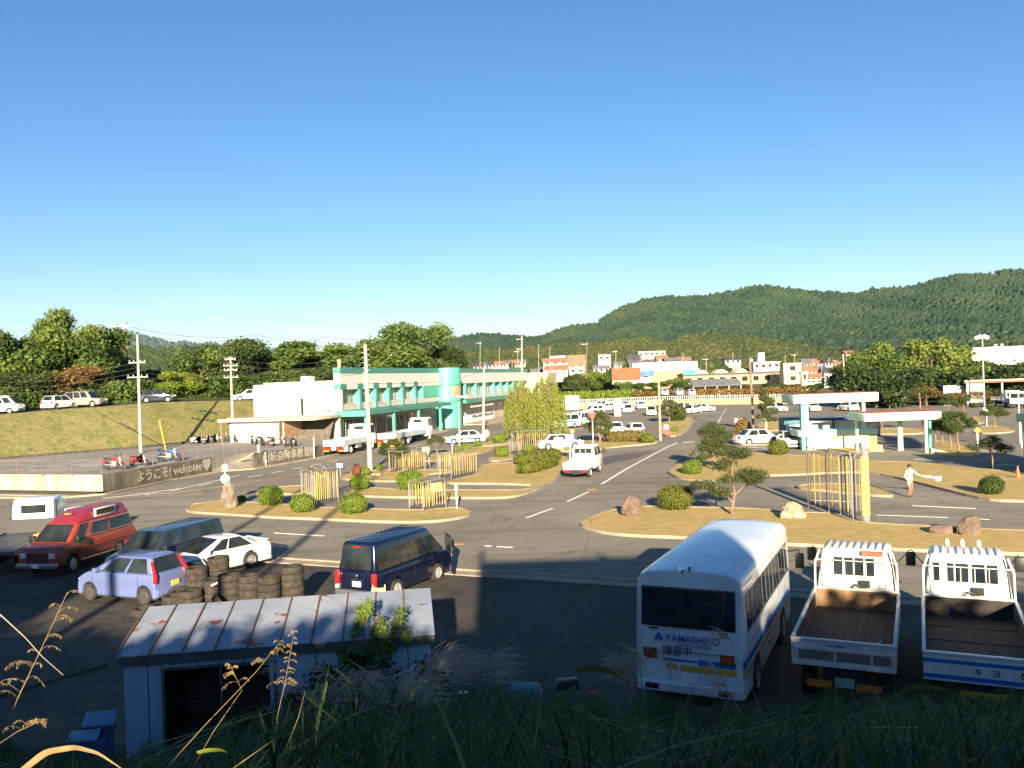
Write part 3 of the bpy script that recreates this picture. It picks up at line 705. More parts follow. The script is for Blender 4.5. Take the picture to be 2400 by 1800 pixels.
# orange building with printed banner
ob = house(1436, 1500, 900, 864, 863.5, 262, M_bg, M_or, 'orange painted building with beige base beyond the car park fence', 'shop_building', 'building', flat=True, nwin=1, storeys=1)
b = MB(); w_ = 64 / (FPX / 262); b.bx(-w_ / 2 - .2, w_ / 2 + .2, -.3, .0, 1.2, 4.9); b.build('orange_cladding', M_or, ob)
fb = house(1472, 1640, 910, 868, 867, 268, M_tan, M_cream, 'long tan factory with a blue banner and a white upper storey', 'factory', 'building', flat=True, nwin=2, storeys=1)
sF = FPX / 268
b = MB(); b.bx(-84 / sF + 15 / sF, 84 / sF, 2.5, 9, 5.6, 8.2); b.build('upper_storey', M_white, fb)
b = MB(); b.bx(-60 / sF, -21 / sF, -.25, -.05, 3.95, 5.7); b.build('blue_banner', mat('blue_banner', (.008, .06, .36), .6, .5, .5, c2=(.06, .20, .50)), fb)
b = MB(); b.bx(-83 / sF, -30 / sF, -.24, -.05, 1.9, 3.5); b.build('white_banner', mat('white_banner', (.80, .72, .62), .6, .15, .4), fb)
f2 = house(1602, 1838, 902, 878, 873, 255, M_tan, M_rd, 'long tan warehouse with dark roof and a row of small windows', 'warehouse', 'building', flat=True, nwin=9, storeys=1, depth=.3)
b = MB(); b.bx(-1 / 7.8 * 118, -90 / 7.8, -.4, 0, 3.4, 4.9); b.build('blue_panel', mat('blue_panel', (.03, .20, .60), .6, .3, .6), f2)
def arch(b, c, w, h):
    pts = [(c - w / 2, 3.2)] + [(c - w / 2 + w * i / 10, 3.2 + h * math.sin(PI * i / 10)) for i in range(1, 10)] + [(c + w / 2, 3.2)]
    b.prism(pts, 2, 8)
b = MB()
for i in range(3): arch(b, -9 + i * 6, 5, 1.6)
b.build('arched_roof_lights', M_yb, f2)
sh = thing('open_shelter', 'low open shelter with grey roof in front of the tan warehouse', 'shelter', at(1682, 926, 215))
b = MB(); b.solid8([(-6.2, 0, 2.3), (6.2, 0, 2.3), (6.2, 4, 3.9), (-6.2, 4, 3.9)], [(-6.2, 0, 2.45), (6.2, 0, 2.45), (6.2, 4, 4.05), (-6.2, 4, 4.05)]); b.build('roof', M_rg, sh)
b = MB(); [b.bx(x - .1, x + .1, .2, .4, 0, 2.3) for x in (-6, -3, 0, 3, 6)]; b.bx(-6, 6, 3.6, 3.8, 0, 3.6); b.build('post', M_bg, sh)
ts = house(1767, 1828, 866, 850, 848, 300, M_wh, M_wh, 'three storey white building carrying a tall white sign tower', 'office_building', 'building', flat=True, nwin=4, storeys=1)
b = MB(); b.bx(-2.6, -.4, 1, 3, 2.3, 6.0); b.build('sign_tower', M_white, ts)
house(1838, 1880, 900, 853, 852, 240, M_yb, M_yb, 'pale yellow three storey block with one small upper window', 'office_building', 'building', flat=True, nwin=1, storeys=2)
house(1880, 1893, 898, 872, 871, 238, M_yb, M_yb, 'lower wing beside the pale yellow block', 'office_building', 'building', flat=True, nwin=1, storeys=1)
hs = [(1886,1912,884,868,858,262,M_bg,M_rt,'brick red roofed house right of the yellow block'),(1908,1938,882,868,859,275,M_wh,M_rg,'white house with grey roof behind the red roofed one'),
 (1932,1962,886,871,862,262,M_wh,M_rd,'white house with black roof beside the dark trees'),(1890,1925,898,884,876,245,M_bg,M_rt,'nearer terracotta roofed house by the yellow block'),
 (1925,1960,862,852,846,330,M_wh,M_wh,'distant white box house above the roofs'),(1884,1915,862,850,842,340,M_bg,M_rg,'distant beige house with grey roof above the roofs'),
 (1983,2001,837,828,823,330,M_bg,M_rt,'small house with red roof perched left of the bamboo')]
for h in hs: house(*h)
# tight cluster of roofs at the foot of the mountain, left part
rr = random.Random(5)
LB = ['far left','second','third','fourth','fifth','sixth','seventh']
for i in range(7):
    x = 1110 + i * 17; y = 862 - i * 1.5
    house(x, x + 20, y + 6, y - 4, y - 10, 380 + rr.random() * 30, rr.choice([M_wh, M_bg]), rr.choice([M_rt, M_rg, M_rd]), '%s small house from the left in the pale row above the school roof' % LB[i], nwin=2, storeys=1, group='small houses above the school roof')
for i in range(12):
    x = [1180, 1200, 1222, 1246, 1268, 1392, 1440, 1512, 1560, 1540, 1588, 1700][i]; y = [884, 880, 878, 874, 870, 866, 858, 852, 848, 842, 846, 846][i]
    house(x, x + 24 + 6 * (i % 3), y + 8, y - 3, y - 9, 340 + rr.random() * 40, rr.choice([M_wh, M_bg, M_cream]), rr.choice([M_rt, M_rg, M_rd, M_rg]), '%s of the scattered small hillside houses counting from the left' % (LB + ['eighth', 'ninth', 'tenth', 'eleventh', 'twelfth'])[i], nwin=3, storeys=1, group='scattered hillside houses')
for i in range(10):
    x = [1884, 1900, 1916, 1934, 1950, 1966, 1892, 1922, 1944, 1972][i]; y = [856, 854, 856, 854, 856, 860, 872, 874, 872, 876][i]
    house(x, x + 17, y + 8, y - 4, y - 10, 300 + rr.random() * 40, rr.choice([M_wh, M_bg, M_cream]), rr.choice([M_rt, M_rg, M_rd]), '%s packed small house right of the yellow block counting from the left' % (LB + ['eighth', 'ninth', 'tenth'])[i], nwin=2, storeys=1, group='packed houses right of the yellow block')
# big white warehouse far right, open truck shed
wh = thing('large_warehouse', 'huge pale flat roofed warehouse behind the trees at the right edge', 'warehouse', at(2345, 872, 300), math.radians(-14))
b = MB(); b.bx(-9, 40, 0, 30, -2, 8.6); b.build('wall', mat('pale_metal_wall', (.66, .62, .50), .6, .05, .3), wh)
b = MB(); b.bx(-9.2, 40.2, -.2, 30, 8.6, 8.9); b.build('roof', M_white, wh); b = MB(); b.bx(-1, -.3, 2, 3, 8.9, 9.9); b.bx(1, 1.7, 2, 3, 8.9, 9.9); b.build('roof_vent', M_white, wh)
os_ = thing('open_truck_shed', 'open fronted shed with rusty roof edge sheltering trucks at far right', 'shed', G(2345, 948), math.radians(-12))
b = MB(); b.bx(-5.2, 22, 0, .3, 0, .0 + .01); b.bx(-5, -2.6, 0, 7, 0, 3.6); b.bx(-2.4, 20, 6.6, 7, 0, 3.6); b.build('wall', M_cream, os_)
b = MB(); b.bx(-5.4, 22, -.4, 7.4, 3.6, 3.9); b.build('roof', M_rust, os_)
b = MB(); b.bx(-5.4, 22, -.5, -.4, 3.85, 4.1); b.build('roof_edge', M_conc, os_)
for x in (0.2, 8, 15): 
    b = MB(); b.bx(x, x + .25, 0, .25, 0, 3.6); b.build('post', M_cream, os_)
b = MB(); b.bx(-8.2, -5.0, 1, 9, 0, 3.3); b.build('side_store', mat('grey_metal', (.28, .28, .30), .6, .1, 1), os_)
b = MB(); b.bx(-5.1, -4.6, -.6, -.1, 0, 3.9); b.build('drain_post', M_white, os_)

# perimeter wall with picket fence, block wall at right
def fence_px(px, name, label, h_w, h_f, m, npick=100, rail=True, group=None):
    P = [G(*p) for p in px]; root = thing(name, label, 'fence', P[0]); o = P[0]
    tot = sum((c - a).length for a, c in zip(P, P[1:]))
    b = MB()
    for a, c in zip(P, P[1:]): strip(a - o, c - o, .25, 0, h_w, b)
    b.build('base_wall', m, root)
    if npick:
        b = MB()
        for a, c in zip(P, P[1:]):
            for z in (.25, .85): b.box(*(((a + c) / 2 - o).xy), h_w + h_f * z, (c - a).length, .06, .06, math.atan2(c.y - a.y, c.x - a.x))
        b.build('rail', M_whited, root)
        pm = None; k = 0; d0 = tot / npick
        for a, c in zip(P, P[1:]):
            L = (c - a).length; t = 0
            while t < L:
                q = a + (c - a) * (t / L) - o
                if pm is None:
                    mb = MB(); mb.bx(-.05, .05, -.03, .03, 0, h_f); pm = mb.build('picket', M_whited, root); pm.location = (q.x, q.y, h_w)
                else:
                    e = pm.copy(); link(e, root); e.location = (q.x, q.y, h_w)
                t += d0; k += 1
    return root
fence_px([(1300, 961), (1420, 955), (1560, 949), (1700, 948), (1870, 946)], 'picket_fence', 'long white picket fence on a low beige wall behind the car park', .9, 1.1, M_tan, 105)
fence_px([(2050, 948), (2150, 945), (2254, 943)], 'block_wall', 'plain beige concrete block wall right of the turquoise canopies', 1.75, .5, mat('block_wall', (.42, .36, .27), .9, .2, .5), 0)
b = MB(); p = G(1448, 975); b.bx(p.x - .55, p.x + .55, p.y, p.y + .5, 0, 3.0)
tag(b.build('gate_pillar', M_yb), 'pale yellow gate pillar between the parked cars', 'pillar')
b = MB(); p = G(1340, 960); b.bx(p.x - 1.3, p.x + 1.6, p.y, p.y + .5, 0, 2.9); tag(b.build('white_notice_wall', M_white), 'white board wall beside the willow at the fence', 'wall')
# raised ground behind the fence
b = MB(); b.slab([(8, 200), (75, 192), (120, 260), (0, 270)], 0, .9); tag(b.build('raised_ground', M_field), kind='structure')

# ================================================================ TEST COURSE PLATFORM AND CANOPIES (right)
pb = G(1893, 1055); s1 = FPX / pb.y
tw = thing('platform_canopy', 'mint starting platform with white booth wall and tall flat canopy', 'canopy', pb, math.radians(-2))
wB = 5.1
b = MB(); b.bx(0, wB, 0, 2.4, 0, 1.15); b.build('booth_wall', mat('booth_white', (.66, .66, .50), .7, .05, 1), tw)
b = MB(); b.bx(-.75, wB + .8, -.12, 2.6, 1.15, 1.65); b.build('ledge', M_mint, tw, bevel=.02)
b = MB(); b.bx(0, .95, .1, .5, 1.65, 2.1); b.bx(1.4, 1.9, .1, .5, 1.65, 2.05); b.bx(.35, 1.0, -.2, -.12, .75, 1.05); b.build('ledge_block', M_mint, tw)
b = MB(); b.bx(-.45, -.1, .0, .5, 0, 3.9); b.build('pillar', M_green, tw); b = MB(); b.bx(-.09, .15, .0, .5, 1.65, 3.9); b.build('pillar_face', M_mint, tw)
b = MB(); b.bx(wB - .4, wB - .15, .1, .4, 1.65, 3.9); b.build('pillar', M_mint, tw)
b = MB(); b.bx(-1.15, wB + .85, -.3, 3.2, 3.95, 4.7); b.build('fascia', M_mint, tw, bevel=.05)
b = MB(); b.bx(-1.0, wB + .7, -.15, 3.05, 4.7, 4.74); b.build('roof', M_rust, tw)
b = MB(); b.bx(2.05, 2.6, -.03, 0, .35, 1.1); b.build('pale_notice', mat('pale_orange_notice', (.75, .58, .3), .6), tw)
b = MB(); b.bx(2.05, 2.6, -.045, -.03, .85, 1.1); b.build('red_notice', mat('red_notice', (.7, .2, .08), .6), tw)
b = MB(); b.bx(wB + .05, wB + .3, .1, .3, 0, 1.15); b.build('door_post', M_blackp, tw)
pc = G(2175, 1061)
c2 = thing('low_canopy', 'low mint canopy with a rusty red roof standing on paired pillars', 'canopy', (pc.x, pc.y, 0), math.radians(-2))
b = MB(); b.bx(-4.95, 1.0, -.3, 3.2, 2.6, 3.22); b.build('fascia', M_mint, c2, bevel=.04)
b = MB(); b.bx(-4.7, .8, -.1, 3.0, 3.22, 3.26); b.build('roof', M_rust, c2)
for x, y in ((-.12, 0), (.32, .3), (-1.25, 2.3), (-1.0, 2.5), (-4.5, 2.6)):
    b = MB(); b.bx(x - .10, x + .10, y - .10, y + .10, 0, 2.6); b.build('pillar', M_mint if x != .32 else M_green, c2)
b = MB(); b.solid8([(.2, -.2, 0), (1.3, -.5, 0), (1.3, -.1, 0), (.2, .3, 0)], [(.2, -.2, .35), (1.2, -.5, .1), (1.2, -.1, .1), (.2, .3, .35)]); b.build('foot_brace', M_mint, c2)
nb = thing('notice_board', 'brown notice board in an orange frame beside the white booth', 'notice board', G(2047, 1058), 0)
b = MB(); b.bx(-.32, .32, 0, .08, .15, 1.25); b.build('frame', mat('orange_frame', (.70, .45, .15), .6), nb); b = MB(); b.bx(-.24, .24, -.02, 0, .25, 1.15); b.build('board', mat('brown_board', (.36, .24, .08), .8, .2, 5), nb)
b = MB(); b.bx(.35, .75, .0, .5, 0, .5); b.bx(-.5, .8, -.1, .6, 0, .12); b.build('base', mat('orange_frame', (.7, .45, .15)), nb)
# turquoise shelter cut by the right picture edge
pg = G(2440, 1122)
gs = thing('turquoise_shelter', 'turquoise framed shelter cut off by the right picture edge', 'shelter', pg, math.radians(-6))
b = MB(); b.bx(-.14, .14, -.1, .2, 0, 3.2); b.build('pillar', M_green, gs); b = MB(); b.bx(5.5, 5.8, -.1, .2, 0, 3.2); b.build('pillar', M_green, gs)
b = MB(); b.bx(-.1, 6.2, -.5, 2.6, 3.2, 3.7); b.build('roof', M_greenm, gs, bevel=.03)
b = MB(); b.bx(0, 5.6, 1.9, 2.0, .1, 3.2); b.build('screen_wall', M_greenm, gs)
# ================================================================ VEHICLES
def paint(name, c, rough=.28, coat=.6, var=.05): return mat(name, c, rough, var, 1.2, coat=coat)
P_white = paint('car_white', (.74, .74, .72)); P_lav = paint('car_lavender', (.115, .145, .30), .3, .5)
P_navy = paint('car_navy', (.004, .007, .022), .18, .8); P_slate = paint('car_slate', (.022, .030, .045), .2, .8)
P_redv = mat('van_red', (.36, .055, .024), .35, .15, 1.0, coat=.4, c2=(.25, .032, .018)); P_beige = paint('car_beige', (.34, .29, .22)); P_silver = paint('car_silver', (.42, .44, .47), .3)
M_tyre_side = mat('tyre_rubber', (.030, .027, .024), .85, .3, 6, bump=.3)
def wheel(parent, x, y, r, w, side, rim=M_rim, n=20):
    b = MB(); b.lathe([(r * .62, -w / 2), (r * .93, -w / 2), (r, -w * .32), (r, w * .32), (r * .93, w / 2), (r * .62, w / 2)], (0, 0, 0), 'y', n)
    t = b.build('wheel', M_tyre_side, parent, smooth=True); t.location = (x, y, r)
    b = MB(); s = side; e = w / 2 + .004
    b.lathe([(r * .62, s * e), (r * .55, s * (e + .012)), (r * .5, s * (e - .03)), (r * .16, s * (e - .02)), (r * .14, s * (e + .01)), (.01, s * (e + .012))], (0, 0, 0), 'y', n)
    for i in range(5):
        a = i * 2 * PI / 5; b.box(math.cos(a) * r * .34, s * (e - .012), math.sin(a) * r * .34, .05, .02, .05)
    b.build('rim', rim, t, smooth=True); return t
def bil(P, u, v):
    a = P[0].lerp(P[1], u); c = P[3].lerp(P[2], u); return a.lerp(c, v)
def sidepane(P, u0, u1, v0, v1, off=.006, th=.014):
    q = [bil(P, u0, v0), bil(P, u1, v0), bil(P, u1, v1), bil(P, u0, v1)]
    n = (q[1] - q[0]).cross(q[3] - q[0]).normalized(); return [p + n * off for p in q], th
def body_car(root, L, Wd, z0, top, wheels, r, P, gh, belt_in=.04, roof_in=.16, bev=.05, side=((.06, .47), (.51, .92)), wheel_w=None, rim=M_rim, ws=True, rw=True, roofm=None, glass=M_glass, wv=(.1, .9)):
    """side outline with wheel arches, greenhouse frustum, panes, wheels. gh=(xrb,xfb,xrt,xft,zroof); front is +X"""
    zb = gh[5] if len(gh) > 5 else top[0][1]
    out = [(-L / 2, z0)]
    for wx in sorted(wheels):
        a = r * 1.16; h0 = max(0.02, z0 - r * .0)
        k = math.asin(min(.95, max(-.95, (z0 - r) / a)))
        for i in range(9):
            t = PI - k - (PI - 2 * k) * i / 8; out.append((wx + a * math.cos(t), r + a * math.sin(t)))
    out.append((L / 2 - .03, z0)); out += top
    b = MB(); b.prism(out, -Wd / 2, Wd / 2); b.build('body', P, root, bevel=bev, seg=3)
    b = MB(); b.bx(-L / 2 + .12, L / 2 - .12, -Wd / 2 + .14, Wd / 2 - .14, z0 - .06, z0 + .32); b.build('underbody', M_black, root)
    xrb, xfb, xrt, xft, zr = gh[:5]; yb = Wd / 2 - belt_in; yt = Wd / 2 - roof_in; zz = zb - .02
    A = [Vector(p) for p in ((xrb, -yb, zz), (xfb, -yb, zz), (xfb, yb, zz), (xrb, yb, zz))]
    B = [Vector(p) for p in ((xrt, -yt, zr), (xft, -yt, zr), (xft, yt, zr), (xrt, yt, zr))]
    b = MB(); b.solid8(A, B); b.build('roof', roofm or P, root, bevel=min(.12, bev * 1.7), seg=4)
    Rt = [A[0], A[1], B[1], B[0]]; Lf = [A[2], A[3], B[3], B[2]]; Fr = [A[1], A[2], B[2], B[1]]; Re = [A[3], A[0], B[0], B[3]]
    for P4, flip in ((Rt, 0), (Lf, 1)):
        for u0, u1 in side:
            if flip: u0, u1 = 1 - u1, 1 - u0
            q, th = sidepane(P4, u0, u1, *wv); b = MB(); b.pane(q, th); b.build('side_window', glass, root)
    if ws: q, th = sidepane(Fr, .07, .93, .05, .93); b = MB(); b.pane(q, th); b.build('windscreen', glass, root)
    if rw: q, th = sidepane(Re, .1, .9, .12, .9); b = MB(); b.pane(q, th); b.build('rear_window', glass, root)
    w = wheel_w or r * .62
    for wx in wheels:
        for s in (-1, 1): wheel(root, wx, s * (Wd / 2 - w / 2 - .02), r, w, s, rim)
    return Rt, Lf, Fr, Re
def pbox(root, name, m, *d, bevel=0):
    b = MB(); b.bx(*d); return b.build(name, m, root, bevel=bevel)
def mirror_(root, x, y, z, P):
    for s in (-1, 1): pbox(root, 'door_mirror', P, x - .07, x + .07, s * y, s * (y + .2), z, z + .15, bevel=.02)
def locate(front_px, rear_px, side, half, wb=None):
    """origin/heading/scale from the ground points under the front and rear wheel on one side (side -1 right, +1 left)"""
    f, r = G(*front_px), G(*rear_px); d = (f - r); L = d.length; d.normalize(); n = Vector((-d.y, d.x, 0))
    return (f + r) / 2 - n * side * half, math.atan2(d.y, d.x), (L / wb if wb else 1)

# light lavender kei car
o_, a_, _ = locate((214, 1406.6), (339, 1417), 1, .66)
k = thing('hatchback_car', 'lavender blue hatchback parked beside the old tyre stacks', 'car', o_, a_)
Lk = 3.4
P4 = body_car(k, Lk, 1.475, .2, [(1.69, .42), (1.67, .62), (1.58, .80), (1.32, .93), (1.15, .985), (-1.62, .985), (-1.67, .60), (-1.68, .35)], (1.17, -1.17), .285,
         P_lav, (-1.62, 1.18, -1.36, .12, 1.52, .97), side=((.09, .42), (.47, .84)), rim=mat('plain_hubcap', (.05, .046, .042), .6, .3, 5), bev=.07)
for s in (-1, 1):
    b = MB(); b.bx(-1.72, -1.60, s * .64, s * .735, .70, 1.0); b.build('tail_light', M_red, k, bevel=.02)
    b = MB(); b.solid8([(-1.68, s * .64, 1.0), (-1.6, s * .64, 1.0), (-1.6, s * .725, 1.0), (-1.68, s * .725, 1.0)], [(-1.49, s * .57, 1.38), (-1.42, s * .57, 1.38), (-1.42, s * .63, 1.38), (-1.49, s * .63, 1.38)]); b.build('tail_light', M_red, k)
    pbox(k, 'headlight', M_clear, 1.48, 1.66, s * .42, s * .70, .58, .74, bevel=.03)
pbox(k, 'number_plate', M_platey, -1.725, -1.70, -.30, .03, .50, .67)
pbox(k, 'rear_bumper', P_lav, -1.77, -1.58, -.70, .70, .25, .52, bevel=.05); mirror_(k, .75, .70, .98, P_lav)
pbox(k, 'door_handle', P_lav, -.75, -.55, .735, .76, .86, .89); pbox(k, 'door_handle', P_lav, .15, .35, .735, .76, .86, .89)
for x in (-.02, -.98, .98): pbox(k, 'door_gap', M_blackp, x, x + .012, .731, .741, .30, .94)

# white coupe
o_, a_, sc_ = locate((468, 1359), (603, 1328), 1, .72)
c = thing('coupe_car', 'low white two door coupe with a rear spoiler behind the tyres', 'car', o_ + Vector((-.28, -.12, 0)), a_)
body_car(c, 4.5, 1.72, .18, [(2.22, .38), (2.18, .56), (1.95, .66), (.95, .84), (.85, .86), (-1.75, .92), (-2.12, .90), (-2.22, .7), (-2.2, .35)], (1.36, -1.28), .31,
         P_white, (-1.75, .95, -.95, -.1, 1.30, .87), side=((.12, .55), (.585, .85)), bev=.07, roof_in=.24)
for s in (-1, 1):
    pbox(c, 'headlight', M_clear, 2.04, 2.23, s * .38, s * .80, .50, .62, bevel=.02); pbox(c, 'indicator_light', M_amber, 2.10, 2.25, s * .50, s * .80, .36, .44, bevel=.01)
    pbox(c, 'tail_light', M_red, -2.26, -2.2, s * .35, s * .8, .62, .80); pbox(c, 'spoiler_leg', P_white, -2.1, -1.95, s * .6, s * .66, .88, .94)
pbox(c, 'spoiler', P_white, -2.22, -2.02, -.70, .70, .935, .96, bevel=.015); mirror_(c, .65, .82, .86, P_white)
pbox(c, 'front_bumper', P_white, 2.0, 2.30, -.82, .82, .20, .40, bevel=.05); pbox(c, 'number_plate', M_plate, 2.30, 2.32, -.17, .17, .26, .42)
pbox(c, 'door_gap', M_blackp, -.42, -.408, .856, .866, .25, .86); pbox(c, 'door_gap', M_blackp, .92, .932, .856, .866, .25, .8)

# navy van with its door open
o_, a_, sc_ = locate((1022, 1366), (938, 1401), -1, .70)
v = thing('passenger_van', 'navy blue high roofed van with its front passenger door open', 'van', o_, a_)
v.scale = (.94, .93, .93); v.location.x -= .12
body_car(v, 4.7, 1.70, .28, [(2.33, .5), (2.32, .8), (2.2, 1.0), (2.0, 1.10), (-2.31, 1.10), (-2.35, .4)], (1.42, -1.15), .33,
         P_navy, (-2.31, 2.05, -2.14, 1.0, 2.08, 1.09), side=((.04, .46), (.47, .72), (.745, .95)), bev=.08, roof_in=.17, wv=(.08, .70), rim=mat('silver_alloy', (.55, .52, .48), .35, .1, 8, metal=.5))
for i in range(13): pbox(v, 'roof_rib', P_navy, -1.9 + i * .24, -1.86 + i * .24, -.56, .56, 2.075, 2.10, bevel=.008)
for s in (-1, 1):
    pbox(v, 'tail_light', M_red, -2.41, -2.27, s * .70, s * .84, .66, 1.10, bevel=.02); pbox(v, 'reverse_light', M_clear, -2.415, -2.27, s * .71, s * .835, .52, .655, bevel=.01)
    pbox(v, 'headlight', M_clear, 2.15, 2.36, s * .5, s * .82, .75, .95, bevel=.02)
for s in (-1, 1):
    for x in (1.02, -.12): pbox(v, 'door_gap', M_blackp, x, x + .012, s * .846, s * .857, .40, 1.08)
    pbox(v, 'door_handle', M_blackp, .82, .98, s * .85, s * .875, .95, .99); pbox(v, 'side_moulding', M_blackp, -2.2, 1.0, s * .846, s * .856, .66, .68)
pbox(v, 'tailgate_gap', M_blackp, -2.358, -2.34, -.70, .70, .50, .515); pbox(v, 'tailgate_handle', M_chrome, -2.37, -2.35, -.30, .20, .84, .88)
pbox(v, 'rear_bumper', mat('grey_bumper', (.09, .09, .095), .5), -2.45, -2.25, -.84, .84, .28, .50, bevel=.05)
pbox(v, 'number_plate', M_plate, -2.385, -2.35, -.22, .12, .62, .80); pbox(v, 'stop_lamp', M_red, -2.21, -2.14, -.14, .14, 1.90, 1.95)
b = MB(); b.lathe([(.07, -2.385), (.055, -2.40)], (0, -.05, .98), axis='x', n=16); b.build('badge', M_chrome, v)
pbox(v, 'model_lettering', M_chrome, -2.375, -2.35, -.62, -.42, 1.12, 1.16)
dr = MB(); dr.bx(0, 1.0, -.04, .04, .42, 1.12); d_ = dr.build('front_door', P_navy, v, bevel=.03); d_.location = (1.9, -.87, 0); d_.rotation_euler = (0, 0, math.radians(180 + 46))
fr = MB(); fr.bx(0.02, .07, -.03, .03, 1.1, 1.62); fr.bx(.85, .92, -.03, .03, 1.1, 1.72); fr.bx(.05, .9, -.03, .03, 1.68, 1.74); fr.build('door_frame', M_blackp, d_)
b = MB(); b.bx(.09, .84, -.01, .01, 1.12, 1.68); b.build('door_window', M_glassb, d_)
pbox(v, 'door_mirror', M_blackp, 2.0, 2.12, -1.12, -.92, 1.15, 1.45, bevel=.02)

# red high-top van
def us_van(name, label, P, hi, loc, rz):
    v = thing(name, label, 'van', loc, rz)
    body_car(v, 5.5, 1.98, .42, [(2.72, .55), (2.73, 1.0), (2.62, 1.16), (1.92, 1.30), (-2.70, 1.32), (-2.75, .6)], (1.75, -1.55), .37,
             P, (-2.70, 1.98, -2.58, 1.18, 1.98, 1.30), side=((.055, .40), (.445, .70), (.80, .93)), bev=.07, roof_in=.20, wv=(.08, .90))
    for s in (-1, 1):
        pbox(v, 'headlight', M_clear, 2.66, 2.76, s * .55, s * .86, .78, .98, bevel=.01); pbox(v, 'sill_trim', M_chrome if hi else M_steel, -1.1, 1.3, s * 1.0, s * 1.02, .44, .50)
        pbox(v, 'tail_light', M_red, -2.79, -2.72, s * .86, s * .97, .7, 1.1); pbox(v, 'door_mirror', M_blackp, 1.55, 1.72, s * 1.0, s * 1.26, 1.25, 1.52, bevel=.02)
    b = MB(); [b.bx(2.70, 2.76, -.52, .52, .62 + i * .07, .655 + i * .07) for i in range(6)]; b.build('grille', M_blackp, v)
    pbox(v, 'front_bumper', M_chrome if not hi else mat('dull_chrome', (.35, .33, .32), .4, .1, 4, metal=.8), 2.70, 2.90, -.97, .97, .40, .60, bevel=.03); pbox(v, 'number_plate', M_plate, 2.90, 2.92, -.16, .16, .42, .58)
    return v
hv = G(126, 1347) ; rv_ = G(318, 1290)
v1 = us_van('camper_van', 'rusty red high roofed camper van behind the lavender car', P_redv, True, Vector((-17.9, 34.9, 0)), math.atan2(-4.6, -.9))
v1.scale = (.86, .88, .93); v1.location = (-17.72, 34.55, 0)
b = MB(); zt = 1.95
b.solid8([(-2.60, -.80, zt), (1.22, -.80, zt), (1.22, .80, zt), (-2.60, .80, zt)], [(-2.35, -.62, 2.42), (.05, -.62, 2.42), (.05, .62, 2.42), (-2.35, .62, 2.42)]); b.build('high_roof', mat('roof_dark_red', (.24, .02, .03), .35, .1, 1, coat=.4), v1, bevel=.10, seg=3)
for s in (-1, 1):
    pbox(v1, 'roof_window_frame', M_whited, -1.55, -.05, s * .73, s * .79, 2.06, 2.42, bevel=.01); pbox(v1, 'roof_window', M_glass, -1.45, -.15, s * .79, s * .80, 2.12, 2.36)
    for x0, x1 in ((-2.45, -.86), (-.62, .60)):
        b = MB(); y = s * .93; [b.bx(x0, x1, y, y + s * .025, z, z + .04) for z in (1.36, 1.90)]; b.build('window_trim', M_chrome, v1)
    b = MB(); b.solid8([(-2.6, s * .99, .75), (1.0, s * .99, .75), (1.0, s * 1.0, .75), (-2.6, s * 1.0, .75)], [(-2.6, s * .99, .92), (1.0, s * .99, .82), (1.0, s * 1.0, .82), (-2.6, s * 1.0, .92)]); b.build('side_stripe', mat('stripe_dark', (.12, .03, .03), .4), v1)
pbox(v1, 'cargo_light', M_amber, .65, .78, -.15, .15, 2.28, 2.34)
v2 = us_van('passenger_van', 'dark slate blue long passenger van between the red camper and white coupe', P_slate, False, Vector((-13.2, 32.3, 0)), math.atan2(-4.3, -1.35))
v2.scale = (.86, .88, .90)
for V_, H_2 in ((v1, 1.98), (v2, 1.98)):
    for s in (-1, 1):
        for x in (1.28, .62, -.72): pbox(V_, 'door_gap', M_blackp, x, x + .014, s * .984, s * .996, .55, 1.28)
        pbox(V_, 'door_handle', M_chrome, .70, .86, s * .99, s * 1.015, 1.08, 1.12); pbox(V_, 'belt_moulding', M_blackp, -2.6, 2.4, s * .985, s * 1.0, .86, .89)
for i in range(12): pbox(v2, 'roof_rib', P_slate, -2.2 + i * .27, -2.16 + i * .27, -.62, .62, 1.975, 1.995, bevel=.008)

# far-left recovery truck: white cab seen past a sloping flat bed
t = thing('recovery_truck', 'white cabbed car carrier truck with grey flat bed cut by the left edge', 'truck', Vector((-21.0, 36.0, 0)), math.atan2(5.5, -1.0))
b = MB(); b.bx(1.6, 3.4, -.95, .95, .6, 1.55); b.build('cab_base', P_white, t, bevel=.06)
b = MB(); b.solid8([(1.6, -.95, 1.5), (3.4, -.95, 1.5), (3.4, .95, 1.5), (1.6, .95, 1.5)], [(1.68, -.82, 2.35), (3.0, -.82, 2.35), (3.0, .82, 2.35), (1.68, .82, 2.35)]); b.build('cab', P_white, t, bevel=.08, seg=3)
pbox(t, 'rear_window', M_glass, 1.62, 1.64, -.5, .5, 1.72, 2.08); pbox(t, 'headboard_frame', M_blackp, 1.38, 1.50, -1.0, -.9, .9, 2.3); pbox(t, 'headboard_frame', M_blackp, 1.38, 1.5, .9, 1.0, .9, 2.3); pbox(t, 'headboard', M_blackp, 1.38, 1.5, -.9, .9, .9, 1.5)
pbox(t, 'flat_bed', mat('grey_bed', (.07, .07, .07), .6, .2, 2), -3.4, 1.35, -1.02, 1.02, .78, .92); pbox(t, 'side_rail', M_steel, -3.4, 1.35, -1.08, -1.03, .74, 1.0); pbox(t, 'side_rail', M_steel, -3.4, 1.35, 1.03, 1.08, .74, 1.0)
pbox(t, 'chassis', M_black, -3.2, 3.3, -.4, .4, .4, .75); pbox(t, 'beacon', M_amber, .6, .8, -.9, -.7, .93, 1.03); pbox(t, 'toolbox', M_yellow, .1, .7, -.9, -.5, .93, 1.0)
for x in (-2.2, 2.4):
    for s in (-1, 1): wheel(t, x, s * .82, .38, .26, s)

